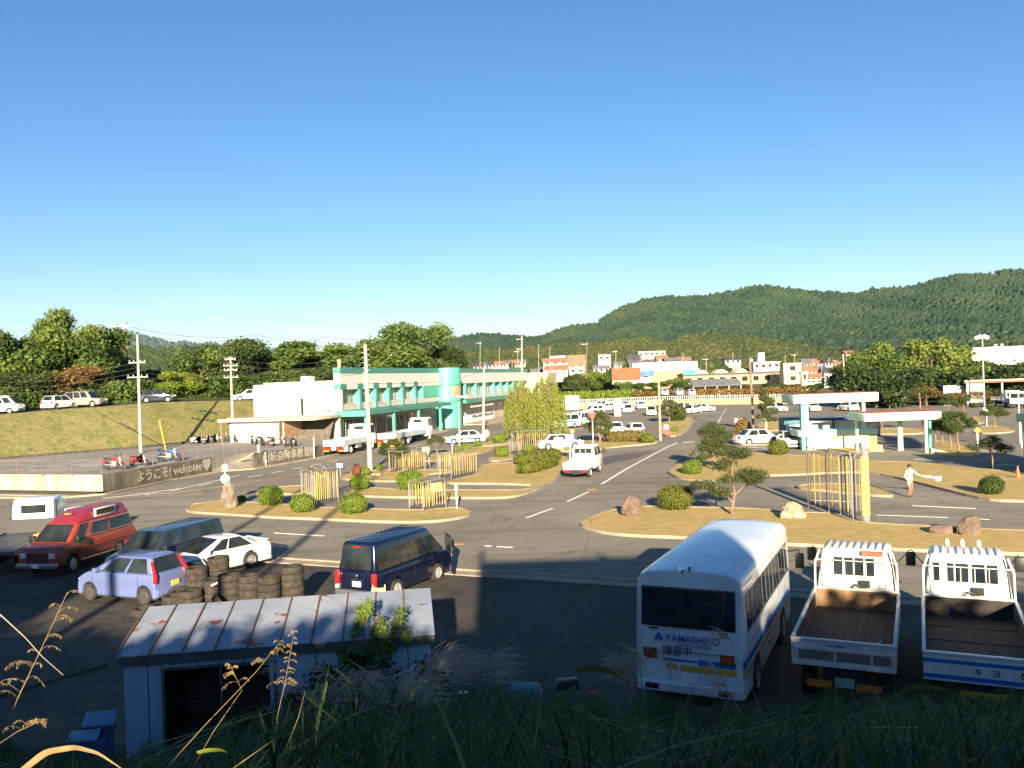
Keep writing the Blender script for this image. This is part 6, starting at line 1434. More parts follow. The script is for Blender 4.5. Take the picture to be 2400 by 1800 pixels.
pine((1795,1012), 'tall slender garden pine with pale supports right of the dark pole', 4.6, [(0,4.4,.7,.4),(-.3,3.8,.9,.4),(.4,3.4,1.0,.4),(-.4,2.8,.9,.35),(.5,2.3,1.1,.35),(-.3,1.7,.9,.35),(.6,1.4,1.0,.3)], [(0,0,0),(.05,0,1.0),(-.05,0,2.2),(0,0,4.2)], seed=11, n=4200, bark=mat('pale_bark', (.45, .38, .28), .9, .2, 3))
for i, (px, h, lb) in enumerate((((2192,1040),2.6,'first garden tree from the left in the group right of the low canopy'),((2208,1046),2.7,'second garden tree in the group right of the low canopy'),((2228,1054),2.8,'third garden tree in the group right of the low canopy'),((2246,1065),3.0,'nearest garden tree of the group left of the orange warning sign'))):
    pine(px, lb, h, [(0,h*.95,1.0,.4),(-.6,h*.75,.9,.4),(.6,h*.75,.9,.4),(0,h*.6,1.0,.35)], [(0,0,0),(.04,0,.6),(-.03,0,1.2),(0,0,h*.85)], seed=20+i, n=3000, lm=L_dark, bark=M_pb)
for i, (px, h, lb) in enumerate((((2324,1100),2.0,'shadowed dark pine at the edge of the wedge of shade'),((2330,1008),2.4,'garden pine on the small lawn behind the orange sign'),((2225,980),2.8,'garden pine behind the right end of the low canopy'),((2260,988),2.8,'garden pine left of the white rectangular sign'),((2085,958),2.8,'garden pine between the two mint canopies at the back'),((2156,962),4.2,'leaning dark trunked pine behind the low canopy'),((2066,1010),2.0,'small garden pine behind the booth right end'),((2112,1004),1.8,'little dark pine seen under the low canopy'))):
    pine(px, lb, h, [(0,h*.92,.9,.3),(-.6,h*.72,.8,.3),(.6,h*.68,.9,.3)], [(0,0,0),(.1,0,h*.3),(-.05,0,h*.6),(0,0,h*.85)], seed=40+i, n=1800, lm=L_dark, bark=M_pb)

# ---- willows
def willow(px, h, w, label, seed, nst=190):
    p = G(*px); o = thing('willow_tree', label, 'tree', p, 0, 'weeping willows by the course'); rs = np.random.RandomState(seed); V = []; T = []
    b = MB(); b.path([(0, 0, 0), (.15, 0, h * .3), (-.05, .1, h * .55), (.1, 0, h * .75)], [.28, .22, .16, .08], 8)
    for i in range(nst):
        ca = rs.randint(0, 17); a = ca * 2.399 + rs.normal() * .16; r = w / 2 * min(1, max(.05, (((ca + .6) / 17) ** .55) + rs.normal() * .06)); z1 = h * (1 - .42 * (r / (w / 2)) ** 2) * rs.uniform(.9, 1.02)
        L = rs.uniform(.45, 1.0) * h * .72 ; L = min(L, z1 - .5)
        x0, y0 = r * math.cos(a), r * math.sin(a); t0 = rs.uniform(.3, .8)
        if i % 7 == 0: b.path([(0, 0, h * .5), (x0 * .5, y0 * .5, h * .85), (x0, y0, z1)], [.05, .03, .01], 4)
        k = int(L / .10)
        for j in range(k):
            u = j / k; out_ = 1 + .12 * math.sin(u * 2.2); q = np.array([x0 * out_ + rs.normal() * .05, y0 * out_ + rs.normal() * .05, z1 - L * u])
            d = np.array([rs.normal() * .05, rs.normal() * .05, -.17]); e = rs.normal(size=3); e[2] *= .2; e = e / np.linalg.norm(e) * .05
            V += [q, q + d * .5 + e, q + d, q + d * .5 - e]; T.append(min(1, max(0, t0 + rs.normal() * .15)))
    V = np.array(V); npmesh('foliage', V, np.arange(len(V)).reshape(-1, 4), L_will, tone=T, parent=o); b.build('trunk', M_bark, o, smooth=True)
willow((1222,1034), 6.9, 4.0, 'left weeping willow with yellow green hanging branches', 61, 300)
willow((1284,1040), 7.3, 4.0, 'right weeping willow hanging lowest beside the school vans', 62, 380)

# ================================================================ ROCKS, SIGNS, POLES, GATES, TYRES, PEOPLE
def rock(px, w, h, label, m, seed, taper=.7, name='rock', dp=.7, rough=.12):
    import bmesh
    p = G(*px); s = FPX / p.y; bm = bmesh.new(); bmesh.ops.create_icosphere(bm, subdivisions=4, radius=1); rs = random.Random(seed); off = Vector((rs.random() * 9, rs.random() * 9, rs.random() * 9))
    from mathutils import noise
    for v in bm.verts:
        c = v.co; t = (c.z + 1) / 2; k = 1 - (1 - taper) * t
        q = Vector((c.x, c.y, max(-.92, min(.92, c.z * 1.05))))
        n = noise.noise(q * 1.1 + off) * rough * 2 + noise.noise(q * 3.2 + off) * rough * .8 + noise.noise(q * 8 + off) * rough * .3
        q = q * (1 + n); v.co = (q.x * w / s * .54 * k, q.y * w / s * .54 * k * dp, (q.z + .8) * h / s * .56)
    me = bpy.data.meshes.new(name); bm.to_mesh(me); bm.free(); me.materials.append(m)
    o = link(bpy.data.objects.new(name, me)); o.location = p + Vector((0, .3, .02)); return tag(o, label, 'rock')
M_r1 = mat('grey_brown_rock', (.22, .18, .14), .9, .4, 2.5, bump=1.0, c2=(.10, .08, .065)); M_r2 = mat('dark_brown_rock', (.17, .12, .085), .9, .4, 2.5, bump=1.0, c2=(.08, .055, .04)); M_r3 = mat('pale_rock', (.40, .33, .22), .9, .4, 3, bump=1.0, c2=(.18, .15, .10))
rock((533,1194), 40, 64, 'tall upright stone with two round white signs behind it', M_r1, 1, .72, 'standing_stone')
rock((1485,1216), 52, 52, 'dark brown boulder on the tip of the large near lawn', M_r2, 2, .75)
rock((1863,1221), 62, 38, 'pale knobbly boulder just behind the bus', M_r3, 3, .7, rough=.2)
rock((2283,1261), 66, 50, 'dark pointed boulder rightmost on the near lawn', M_r2, 4, .55)
o = rock((2216,1257), 62, 24, 'flat topped long dark stone beside the pointed boulder', M_r2, 5, .97, 'stone_block', .5, .05)
for px, w, h, lb in (((886,1118),16,10,'larger of two sawn stumps by the tall pole'),((876,1116),12,7,'smaller of two sawn stumps by the tall pole')):
    p = G(*px); s = FPX / p.y; b = MB(); b.lathe([(w / s / 2, 0), (w / s / 2 * .93, h / s), (.01, h / s + .01)], n=14); o = b.build('stump', mat('cut_wood', (.42, .30, .17), .9, .2, 5), smooth=True); o.location = p; tag(o, lb, 'stump')

def sign(px_base, px_c, w, h, label, face, shape='rect', post=M_white, pr=.035, backm=None, extra=None, tilt=0):
    p = G(*px_base); s = FPX / p.y; c = at(px_c[0], px_c[1], p.y); o = thing('road_sign', label, 'sign', p)
    top = c.z + (h / s * .45); b = MB(); b.tube((0, 0, 0), (c.x - p.x, 0, top), pr, n=8); b.build('post', post, o)
    W_, H2 = w / s, h / s; b = MB(); cx_ = c.x - p.x
    if shape == 'rect': b.bx(cx_ - W_ / 2, cx_ + W_ / 2, -.06, -.035, c.z - H2 / 2, c.z + H2 / 2)
    elif shape == 'round': b.add([(cx_ + math.cos(a) * W_ / 2, y, c.z + math.sin(a) * H2 / 2) for y in (-.06, -.035) for a in np.linspace(0, 2 * PI, 25)[:-1]], [tuple(range(24)), tuple(range(47, 23, -1))] + [(i, 24 + i, 24 + (i + 1) % 24, (i + 1) % 24) for i in range(24)])
    elif shape == 'tri': b.add([(cx_ + x * W_ / 2, y, c.z + z * H2 / 2) for y in (-.06, -.035) for x, z in ((-1, 1), (1, 1), (0, -1))], [(0, 1, 2), (5, 4, 3), (0, 3, 4, 1), (1, 4, 5, 2), (2, 5, 3, 0)])
    elif shape == 'diamond': b.add([(cx_ + x * W_ / 2, y, c.z + z * H2 / 2) for y in (-.06, -.035) for x, z in ((-1, 0), (0, 1), (1, 0), (0, -1))], [(0, 1, 2, 3), (7, 6, 5, 4), (0, 4, 5, 1), (1, 5, 6, 2), (2, 6, 7, 3), (3, 7, 4, 0)])
    pl_ = b.build('plate', face, o)
    if extra: extra(o, cx_, c.z, W_, H2)
    return o
M_sy = mat('sign_yellow', (.75, .55, .18), .5, .05, 3); M_so = mat('sign_orange', (.72, .30, .03), .5, .05, 3); M_sr = mat('sign_red', (.60, .03, .02), .5, .05, 3); M_sb = mat('sign_blue', (.02, .08, .42), .5, .05, 3); M_sw = mat('sign_white', (.75, .74, .70), .5, .04, 3)
def ex_round(o, x, z, w, h):
    b = MB(); b.add([(x + math.cos(a) * .27, y, z - .70 + math.sin(a) * .27) for y in (-.06, -.035) for a in np.linspace(0, 2 * PI, 25)[:-1]], [tuple(range(24)), tuple(range(47, 23, -1))] + [(i, 24 + i, 24 + (i + 1) % 24, (i + 1) % 24) for i in range(24)]); b.build('lower_plate', M_sw, o)
sign((527.5,1182),(527.5,1095), 14, 14, 'two stacked blank round white signs above the upright stone', M_sw, 'round', extra=lambda o, x, z, w, h: ex_round(o, x, z, w, h))
def ex_p(o, x, z, w, h):
    for dx in (-1, 1):
        for dz in (-1, 1): b = MB(); b.bx(x + dx * w * .29 - w * .17, x + dx * w * .29 + w * .17, -.075, -.061, z + dz * h * .3 - h * .15, z + dz * h * .3 + h * .15); b.build('blue_quarter', M_sb, o)
sign((1337,1082),(1335,1028), 19, 19, 'square white sign with blue corners beside the pickup', M_sw, 'rect', extra=ex_p)
def ex_red(o, x, z, w, h): b = MB(); b.bx(x - w * .62, x + w * .62, -.06, -.035, z + h * .62, z + h * .95); b.build('name_plate', mat('dark_red_plate', (.2, .05, .06)), o)
sign((1391,1046),(1388,979), 15, 12, 'red inverted triangle sign on a tall white post', M_sr, 'tri', extra=ex_red)
def ex_txt(s_):
    def f(o, x, z, w, h): text(s_, h * .5, frame((x, -.064, z), (1, 0, 0), (0, 0, 1)), M_so, o, 'symbol_lettering', .002)
    return f
sign((1619,1090),(1621,1061), 15, 14, 'small yellow square sign above the round bush on the lawn tip', M_sy, 'rect', pr=.04, post=mat('orange_post', (.45, .27, .12)), extra=ex_txt('#.1'))
sign((1729,1025),(1730,988), 16, 15, 'blank white square sign above the orange brown shrub', M_sw, 'rect')
sign((2293,1070),(2290,1009), 19, 15, 'orange diamond warning sign on a white post', M_so, 'diamond', post=M_white, pr=.06)
sign((2313,1001),(2312,958), 15, 8, 'white rectangular sign on a post by the far right road', M_sw, 'rect')
sign((2395,1050),(2390,981), 15, 15, 'round white sign on the rightmost pole', M_sw, 'round', pr=.05)
sign((799,1121),(796,1091), 15, 10, 'small pale blue sign behind the hanging pole gate', mat('sign_pale_blue', (.40, .58, .72), .5), 'rect', pr=.03, post=M_steel)
sign((996,1106),(996,1053), 12, 10, 'small yellow sign on the middle pole gate', M_sy, 'rect', pr=.03, post=M_steel)
def ex_r(o, x, z, w, h): pass
sign((1071,1197),(1069,1141), 7, 15, 'narrow white tablet sign at the tip of the near island', M_sw, 'rect', pr=.035)
sign((1060,1066),(1060,1037), 7, 9, 'tiny blue sign on a pale post on the far lawn', M_sb, 'rect', pr=.03)
sign((1205,1018),(1205,994), 7, 8, 'little round white sign beyond the willow trunk', M_sw, 'round', pr=.03)
b = MB(); p = G(1208,985); b.lathe([(.8, 0), (.08, 1.5)], (p.x, p.y, .0), n=12); tag(b.build('red_cone', M_sr), 'red and white cone shaped marker far behind the willow trunk', 'cone')
sign((1341,1040),(1341,1010), 9, 8, 'small orange sign behind the blue cornered one', M_so, 'rect', pr=.03)
b = MB(); p = G(1310,1056); b.bx(p.x - .45, p.x + .45, p.y, p.y + .5, 0, 1.25); tag(b.build('gatepost', mat('stone_post', (.55, .42, .25), .9, .2, 3, bump=.4), bevel=.04), 'squat beige stone gatepost between hedge and blue cornered sign', 'pillar')
rb = thing('drinks_crate', 'small red box standing on the lawn near the brown pole', 'box', G(1561,1019)); pbox(rb, 'body', M_red2, -.45, .45, 0, .4, .1, .65); pbox(rb, 'lid', M_white, -.2, .3, 0, .4, .66, 1.1)
b = MB(); p = G(2386,1124); b.lathe([(.20, 0), (.20, .03), (.13, .04), (.03, .70)], (p.x, p.y, .1), n=12); tag(b.build('traffic_cone', mat('cone_orange', (.65, .12, .02), .5)), 'orange traffic cone beside the turquoise shelter', 'cone')
p = G(902,1404); ys = thing('caution_board', 'bright yellow board with dark writing between the shed roof and navy van', 'sign', p + Vector((0, -1.2, 0)), math.radians(4))
b = MB(); b.solid8([(-.21, 0, .2), (.21, 0, .2), (.21, .02, .2), (-.21, .02, .2)], [(-.21, .09, .62), (.21, .09, .62), (.21, .11, .62), (-.21, .11, .62)]); b.build('board', mat('bright_yellow_board', (.85, .75, .03), .5, .03, 3), ys)
text('立入禁止', .10, frame((0, .035, .44), (1, 0, 0), (0, .16, 1)), M_blackp, ys, 'warning_lettering', .003); pbox(ys, 'leg', M_steel, -.2, -.17, .2, .23, 0, .7); pbox(ys, 'leg', M_steel, .17, .2, .2, .23, 0, .7)

def pole(base, top_px, label, r0=.16, r1=.10, m=M_polec, z=0, arms=(), Y=None, extra=None, name='utility_pole', steps=False):
    p = G(*base, z) if Y is None else at(base[0], base[1], Y); t = at(top_px[0], top_px[1], p.y); h = t.z - p.z
    o = thing(name, label, 'pole', p); b = MB(); b.tube((0, 0, 0), (t.x - p.x, 0, h), r0, r1, 10); b.build('shaft', m, o, smooth=True)
    for (fz, w) in arms:
        b = MB(); b.bx(-w / 2, w / 2, -.12, -.04, h - fz - .05, h - fz + .05); a = b.build('cross_arm', M_steel, o)
        for x in (-w * .45, -w * .2, w * .2, w * .45): b = MB(); b.lathe([(.05, 0), (.07, .08), (.04, .2)], (x, -.08, h - fz + .05), n=8); b.build('insulator', M_steel, a)
    if extra: extra(o, h)
    return o, Vector((t.x, p.y, t.z))
P1, t1 = pole((330,1061),(322,784), 'bare pale concrete pole rising from the bike yard', z=PZ, arms=((2.7,1.6),(4.1,2.0)), r0=.17, m=M_polec)
P2, t2 = pole((547,1034),(540,836), 'brown pole with many cross arms left of the garage', z=PZ, arms=((.3,1.2),(1.0,1.6),(1.5,1.5),(2.3,1.6)), r0=.16)
pbox(P2, 'meter_box', M_sy, -.5, .2, -.4, -.1, 1.8, 2.6); pbox(P2, 'meter_box', M_sy, -.1, .4, -.35, -.1, .9, 1.6)
P3, t3 = pole((296,930),(298,754), 'dark pole with high cross arms behind the first clump of trees', Y=118, arms=((.6,2.6),(.9,1.2)), m=M_wood)
def steps_(o, h):
    for i in range(10): b = MB(); b.tube((-.16 + 0, 0, h * .62 + i * .4), (-.34, 0, h * .62 + i * .4), .015, n=4); b.tube((.12, 0, h * .60 + i * .4), (.26, 0, h * .60 + i * .4), .015, n=4); b.build('step_bolt', M_steel, o)
P4_, t4 = pole((868,1106),(856,808), 'tallest thick pale concrete pole in front of the school building', r0=.21, r1=.13, extra=steps_)
P5, t5 = pole((1133,1016),(1134,863), 'pale pole standing beside the figure right of the entrance tower', r0=.17, r1=.12)
P6, t6 = pole((1077,1052),(1075,941), 'short lamp post in front of the entrance tower', r0=.08, r1=.06, m=M_steel, name='lamp_post'); pbox(P6, 'lamp_head', M_steel, -.1, 1.0, -.1, .1, 5.2, 5.35)
P7, t7 = pole((1548,1033),(1544,893), 'slim tan pole standing before the parked hatchbacks', r0=.15, r1=.10, m=mat('tan_pole', (.36, .26, .16), .85))
P8, t8 = pole((1766,1009),(1757,838), 'dark brown wooden pole left of the slender pine', r0=.17, r1=.13, m=M_wood, arms=((.4,.3),))
P9, t9 = pole((1982,955),(1976,830), 'pale pole behind the tall mint canopy', r0=.16, r1=.12, arms=((6.2,1.6),)); P10, t10 = pole((1992,948),(1991,871), 'shorter pale pole just right of its taller neighbour', r0=.13, r1=.11)
def fl(o, h):
    for x, z in ((-.9, -.1), (-.35, .1), (.35, .1), (.8, -.1), (-1.3, -3.4), (-.7, -3.5), (.7, -3.3)): 
        b = MB(); b.lathe([(.05, -.15), (.33, .1), (.33, .14)], (x, -.15, h + z), 'y', 10); b.build('floodlight', M_white, o)
    b = MB(); b.bx(-1, .9, -.1, 0, h - .25, h - .15); b.bx(-1.4, .8, -.1, 0, h - 3.6, h - 3.5); b.build('light_bar', M_steel, o)
P11, t11 = pole((2307,952),(2302,790), 'tall floodlight pole with clusters of white lamps at right', r0=.16, r1=.10, m=M_steel, extra=fl)
P12, t12 = pole((1372,900),(1376,800), 'tall slim pole beside the terracotta roofed house', Y=250, r0=.2, r1=.14, m=M_wood, arms=((.8,2.2),)); P13, t13 = pole((1223,960),(1223,788), 'tall pole rising behind the right end of the school roof', Y=170, r0=.2, r1=.13, arms=((.6,1.4),(2.6,1.2)))
P14, t14 = pole((2391,1040),(2386,915), 'thin pale pole close to the right picture edge', r0=.09, r1=.07, m=M_steel)
b = MB(); b.tube((0, 0, 0), (-.55, 0, 3.1), .05, n=6); o = b.build('slanting_pole', M_yellow); o.location = G(390,1062, PZ); tag(o, 'yellow slanting guard pipe behind the blue motorcycle', 'pole')
M_dpole = mat('distant_pole_grey', (.26, .24, .20), .85)
for i, (px, yt, Y) in enumerate(((1125,800,300),(1170,814,300),(1200,848,300),(1213,820,280),(1262,808,290),(1288,812,300),(1443,820,290),(1500,822,330),(1600,826,280),(1655,838,270),(1717,826,290),(1840,832,270),(1862,828,280),(1905,842,280),(1942,838,270),(1925,850,260))):
    pole((px, 890), (px + .5, yt), 'distant grey pole, %s from the left along the town skyline' % ORD[i], Y=Y, r0=.14, r1=.10, m=M_dpole, arms=((.6, 1.8),) if i % 3 == 0 else (), name='distant_pole')['group' if False else 0]
for o in [o for o in col.objects if o.name.startswith('distant_pole')]: o['group'] = 'distant poles along the town skyline'
for i, (bx, tp, lb) in enumerate((((623,1090),(622,1060),'white marker post at the left part of the kanji wall'),((736,1073),(735,1024),'taller white marker post at the right end of the kanji wall'),((607,1062),(605,1041),'short concrete stump post among the motorbikes'),((1003,1068),(1006,1024),'leaning thin white post beside the tiny blue sign'))):
    pole(bx, tp, lb, .06 if i != 2 else .16, .05 if i != 2 else .12, M_white if i != 2 else M_polec, name='marker_post', z=PZ if i == 2 else 0)
# overhead wires
def wire(pts, sag, label, r=.022):
    b = MB()
    for a, c in zip(pts, pts[1:]):
        L = [a.lerp(c, u) - Vector((0, 0, sag * 4 * u * (1 - u))) for u in np.linspace(0, 1, 13)]; b.path(L, r, 4)
    tag(b.build('overhead_wire', M_wire), label, 'wire', 'overhead wires')
p606 = at(606, 783, 135)
wire([at(-30, 764, 112), t3 + Vector((0, 0, -.6)), p606, at(760, 790, 130), t13], 1.0, 'highest wire running from the left pole across the trees', .035)
wire([t3 + Vector((-1, 0, -.9)), p606 + Vector((0, 0, -.3)), t13 + Vector((0, 0, -.5))], 1.4, 'second high wire just under the highest one', .03)
for k in range(4): wire([at(-30, 880 + k * 14, 92), t1 + Vector((0, 0, -2.7 - k * .45)), t2 + Vector((0, 0, -.3 - k * .6)), t4 + Vector((0, 0, -1 - k * .4))], .5, 'wire %s from the top of the bundle crossing the bare pole' % ORD[k], .02)
wire([t4 + Vector((0, 0, -3)), t5 + Vector((0, 0, -.3)), t13 + Vector((0, 0, -2.6))], .6, 'wire from the tallest pole past the entrance tower', .022); wire([t4 + Vector((0, 0, -4)), t6], 1.2, 'slack wire from the tallest pole to the lamp post', .02)
wire([t13, t12, at(1700, 810, 330), at(1990, 828, 240)], 2.0, 'long wire over the town roofs', .05); wire([t13 + Vector((0, 0, -1)), t12 + Vector((0, 0, -.8)), t8, t9 + Vector((0, 0, -5)), at(2420, 900, 120)], 2.0, 'wire from the town pole to the dark brown pole', .035)
for k in range(3): wire([t9 + Vector((0, 0, -5.5 - k * .8)), t11 + Vector((0, 0, -8 - k * .8))], .8, 'wire %s from the top between the right poles' % ORD[k], .03)
p12_ = G(330, 1061, PZ); wire([at(222, 960, 86), at(350, 1028, 78)], .1, 'stay cable running down the grass bank to the bare pole', .04)
# yard fence
yf_px = [(-60,1113),(38,1113),(97,1114),(167,1114),(236,1113),(292,1104),(357,1094),(428,1082),(462,1076),(495,1071),(524,1066),(552,1062),(573,1059)]
yf = thing('yard_fence', 'thin dark post and wire fence along the edge of the bike yard', 'fence', G(236, 1113, PZ + .1)); o0 = G(236, 1113, PZ + .1)
PF = [G(*p, PZ + .1) for p in yf_px]
for p in PF: b = MB(); q = p - o0; b.tube((q.x, q.y + .1, -.1), (q.x, q.y + .1, 1.15), .028, n=6); b.build('post', M_wood, yf)
for z in (.35, .7, 1.05):
    b = MB(); [b.tube(a - o0 + Vector((0, .1, z)), c - o0 + Vector((0, .1, z)), .007, n=4) for a, c in zip(PF, PF[1:])]; b.build('wire', M_steel, yf)

# ---- course gates with hanging poles
M_py = mat('hanging_pole_yellow', (.44, .30, .07), .45, .1, 3); M_pg = mat('hanging_pole_grey', (.20, .185, .165), .5, .1, 3, metal=.2); M_pb2 = mat('pole_end_black', (.04, .04, .035), .8)
def gate(a_px, b_px, h, n, label, rows=1, dep=.9, arch=False, extra=None, grey=.35, seed=0, gap=.10):
    A, B = G(*a_px), G(*b_px); d = B - A; L = d.length; ang = math.atan2(d.y, d.x); o = thing('pole_gate', label, 'course gate', A, ang); rs = random.Random(seed)
    pm = {}
    for rr_ in range(rows):
        y = rr_ * dep; b = MB()
        if arch: b.path([(0, y, 0), (0, y, h * .9), (.15, y, h), (L - .15, y, h), (L, y, h * .9), (L, y, 0)], .028, 7)
        else: b.path([(0, y, 0), (0, y, h)], .03, 7); b.path([(L, y, 0), (L, y, h)], .03, 7); b.path([(-.05, y, h), (L + .05, y, h)], .03, 6)
        b.build('frame', M_pg, o, smooth=True)
        for i in range(n):
            x = L * (i + .5) / n; k = 'g' if rs.random() < grey else 'y'
            if k not in pm:
                b = MB(); b.tube((0, 0, gap + .2), (0, 0, h - .22), .023, n=7); q = b.build('hanging_pole', M_py if k == 'y' else M_pg, o)
                b = MB(); b.tube((0, 0, gap), (0, 0, gap + .2), .026, n=7); e = b.build('pole_end', M_pb2, q); b = MB(); b.tube((0, 0, h - .22), (0, 0, h - .02), .008, n=4); c_ = b.build('hanger', M_pb2, q); pm[k] = (q, e, c_)
                q.location = (x, y, 0)
            else:
                q = pm[k][0].copy(); link(q, o); q.location = (x, y + rs.uniform(-.03, .03), 0)
                for z_ in pm[k][1:]: w_ = z_.copy(); link(w_, q)
    if rows > 1:
        for x in (0, L): b = MB(); b.tube((x, 0, h * .98), (x, (rows - 1) * dep, h * .98), .03, n=6); b.build('tie_bar', M_pg, o)
    if extra: extra(o, L, h)
    return o
def tangle(o, L, h):
    rs = random.Random(3); b = MB()
    for i in range(9): x = rs.random() * L; b.path([(x, .1, h), (x + rs.uniform(-.3, .3), .5, h + rs.uniform(.05, .22)), (x + rs.uniform(-.4, .4), 1.0, h)], .018, 4)
    b.build('bent_rods', M_pg, o)
gate((733,1186),(793,1176), 2.05, 13, 'yellow hanging pole gate with tangled rods on top on the near island', 2, 1.0, extra=tangle, seed=1)
gate((944,1112),(1008,1098), 1.75, 14, 'yellow hanging pole gate beside the sparse grey pine', 2, 1.2, seed=2)
gate((1058,1125),(1118,1112), 1.85, 12, 'hanging pole gate with arched frame at the lawn bend', 2, 1.0, arch=True, seed=3)
gate((1026,1103),(1056,1100), 1.6, 6, 'short row of hanging poles left of the arched gate', 1, seed=4)
def gbd(o, L, h):
    b = MB(); b.bx(L * .35, L * .35 + .72, -.05, -.03, h * .62, h * .62 + .45); b.build('board', M_sy, o); text('14-17', .24, frame((L * .35 + .36, -.056, h * .62 + .24), (1, 0, 0), (0, 0, 1)), M_so, o, 'number_lettering', .002)
gate((992,1202),(1046,1192), 1.65, 9, 'arched gate with a pale yellow board at the tip of the near island', 2, 1.1, arch=True, extra=gbd, seed=5)
gate((1215,1064),(1283,1058), 2.0, 14, 'tall yellow hanging pole gate under the willow', 2, 1.2, seed=6); gate((1195,1066),(1222,1063), 1.4, 7, 'pale grey hanging poles left of the gate under the willow', 1, seed=7, grey=.8)
g6 = gate((1895,1190),(1944,1207), 3.0, 4, 'left half of the tall yellow pole gate behind the trucks', 1, arch=False, seed=8, grey=0, gap=.15)
g7 = gate((1944,1208),(2000,1228), 3.15, 3, 'right half of the tall yellow pole gate behind the trucks', 1, arch=True, seed=9, grey=0, gap=.3); g8 = gate((2004,1214),(2030,1210), 2.9, 3, 'grey pole gate edge just left of the yellow padded board', 2, .8, arch=True, seed=10, grey=1)
yb = thing('yellow_board', 'tall yellow padded board panel at the right end of the pole gates', 'board', G(2033, 1228), math.radians(30))
pbox(yb, 'panel', mat('pale_yellow_panel', (.66, .54, .12), .6, .06, 1.2), -.17, .22, 0, .14, .35, 2.95, bevel=.02); pbox(yb, 'top_section', M_steel, -.16, .21, .01, .13, 2.95, 3.4); pbox(yb, 'foot', M_steel, -.15, .2, .02, .12, .0, .35)

# ---- tyres
M_ty = groundmat('dusty_tyre', [(.038, .033, .026), (.068, .058, .043), (.024, .022, .019)], [(6, .4, .65), (2, .5, .7)], bump=.6, bscale=60)
b = MB(); pr = [(.19, -.085), (.28, -.10), (.31, -.094), (.32, -.078), (.32, .078), (.31, .094), (.28, .10), (.19, .085), (.185, .05), (.22, 0), (.185, -.05)]
n_ = 24; vs = []; 
for r_, h_ in pr:
    for j in range(n_): a = 2 * PI * j / n_; vs.append((r_ * math.cos(a), r_ * math.sin(a), h_))
K_n = len(pr); b.add(vs, [(i * n_ + j, i * n_ + (j + 1) % n_, ((i + 1) % K_n) * n_ + (j + 1) % n_, ((i + 1) % K_n) * n_ + j) for i in range(K_n) for j in range(n_)])
ty = b.build('tyre', M_ty, smooth=True); ty_used = False
STK = [((505,1398),6,'the back stack touching the white coupe'),((474,1404),5,'the back stack beside the lavender car'),((537,1412),4,'the second back stack from the coupe'),((492,1424),4,'the front left stack of the heap'),((533,1424),5,'the stack in the middle of the heap'),((455,1432),3,'the short stack at the heap corner'),
 ((560,1424),3,'the low dark stack behind the white topped one'),((597,1428),5,'the wide stack with whitish rims'),((632,1430),5,'the stack beside the whitish metal scraps'),((678,1424),6,'the tallest stack at the right end nearest the navy van'),((404,1428),2,'the left pile'),((352,1440),1,'the far left edge'),((383,1440),1,'the row along the shed roof'),((432,1440),1,'the front row above the shed roof'),((470,1444),1,'the front row right of the corner stack'),((585,1410),3,'the hidden back stack right of the middle')]
STK = [q for q in STK if q[0] not in ((537,1412), (560,1424), (585,1410))]
SP = [G(*q[0]) for q in STK]
for _ in range(60):
    for i in range(len(SP)):
        for j in range(i):
            d = SP[i] - SP[j]; L = max(.01, d.length)
            if L < .74: e = d / L * (.74 - L) * .5; SP[i] = SP[i] + e; SP[j] = SP[j] - e
LV = ['lowest', 'second', 'third', 'fourth', 'fifth', 'sixth']
for i, (px, n, nm) in enumerate(STK):
    p = SP[i]
    for k in range(n):
        q = p + Vector((R.uniform(-.02, .02), R.uniform(-.02, .02), .11 + k * .216))
        if not ty_used: o = ty; ty_used = True
        else: o = ty.copy(); link(o)
        o.location = q; o.scale = (1.13, 1.13, 1.08); o.rotation_euler = (R.uniform(-.05, .05) * (k == n - 1), R.uniform(-.06, .06) * (k == n - 1), R.random() * 6)
        tag(o, ('worn tyre, %s up in %s' % (LV[k], nm)) if n > 1 else 'worn black tyre lying flat alone at %s' % nm, 'tyre', 'old tyres heaped behind the shed')
for px, lb, rx_ in (((440,1424), 'worn tyre leaning on the front left stack', 1.1), ((520,1440), 'worn tyre tipped against the middle stack', .9), ((420,1410), 'worn tyre lying tilted between the lavender car and the heap', .5)):
    o = ty.copy(); link(o); o.location = G(*px) + Vector((0, 0, .3 if rx_ > .8 else .2)); o.rotation_euler = (rx_, .2, R.random() * 3); tag(o, lb, 'tyre', 'old tyres heaped behind the shed')
for px, m, lb in (((640,1418), M_chrome, 'bent whitish metal scrap on top of the tyre heap'), ((520,1428), M_white, 'crumpled white plastic scrap among the tyres')):
    b = MB(); z = .75; b.path([(-.3, 0, z), (-.05, .1, z + .1), (.1, -.05, z - .05), (.28, .1, z + .02), (.3, .05, z - .5)], .04, 5); o = b.build('metal_scrap', m); o.location = G(*px); tag(o, lb, 'scrap')
b = MB(); b.lathe([(.10, 0), (.02, .28)], n=10); o = b.build('small_cone', M_so); o.location = G(519, 1440); tag(o, 'little orange cone among the front tyres', 'cone')

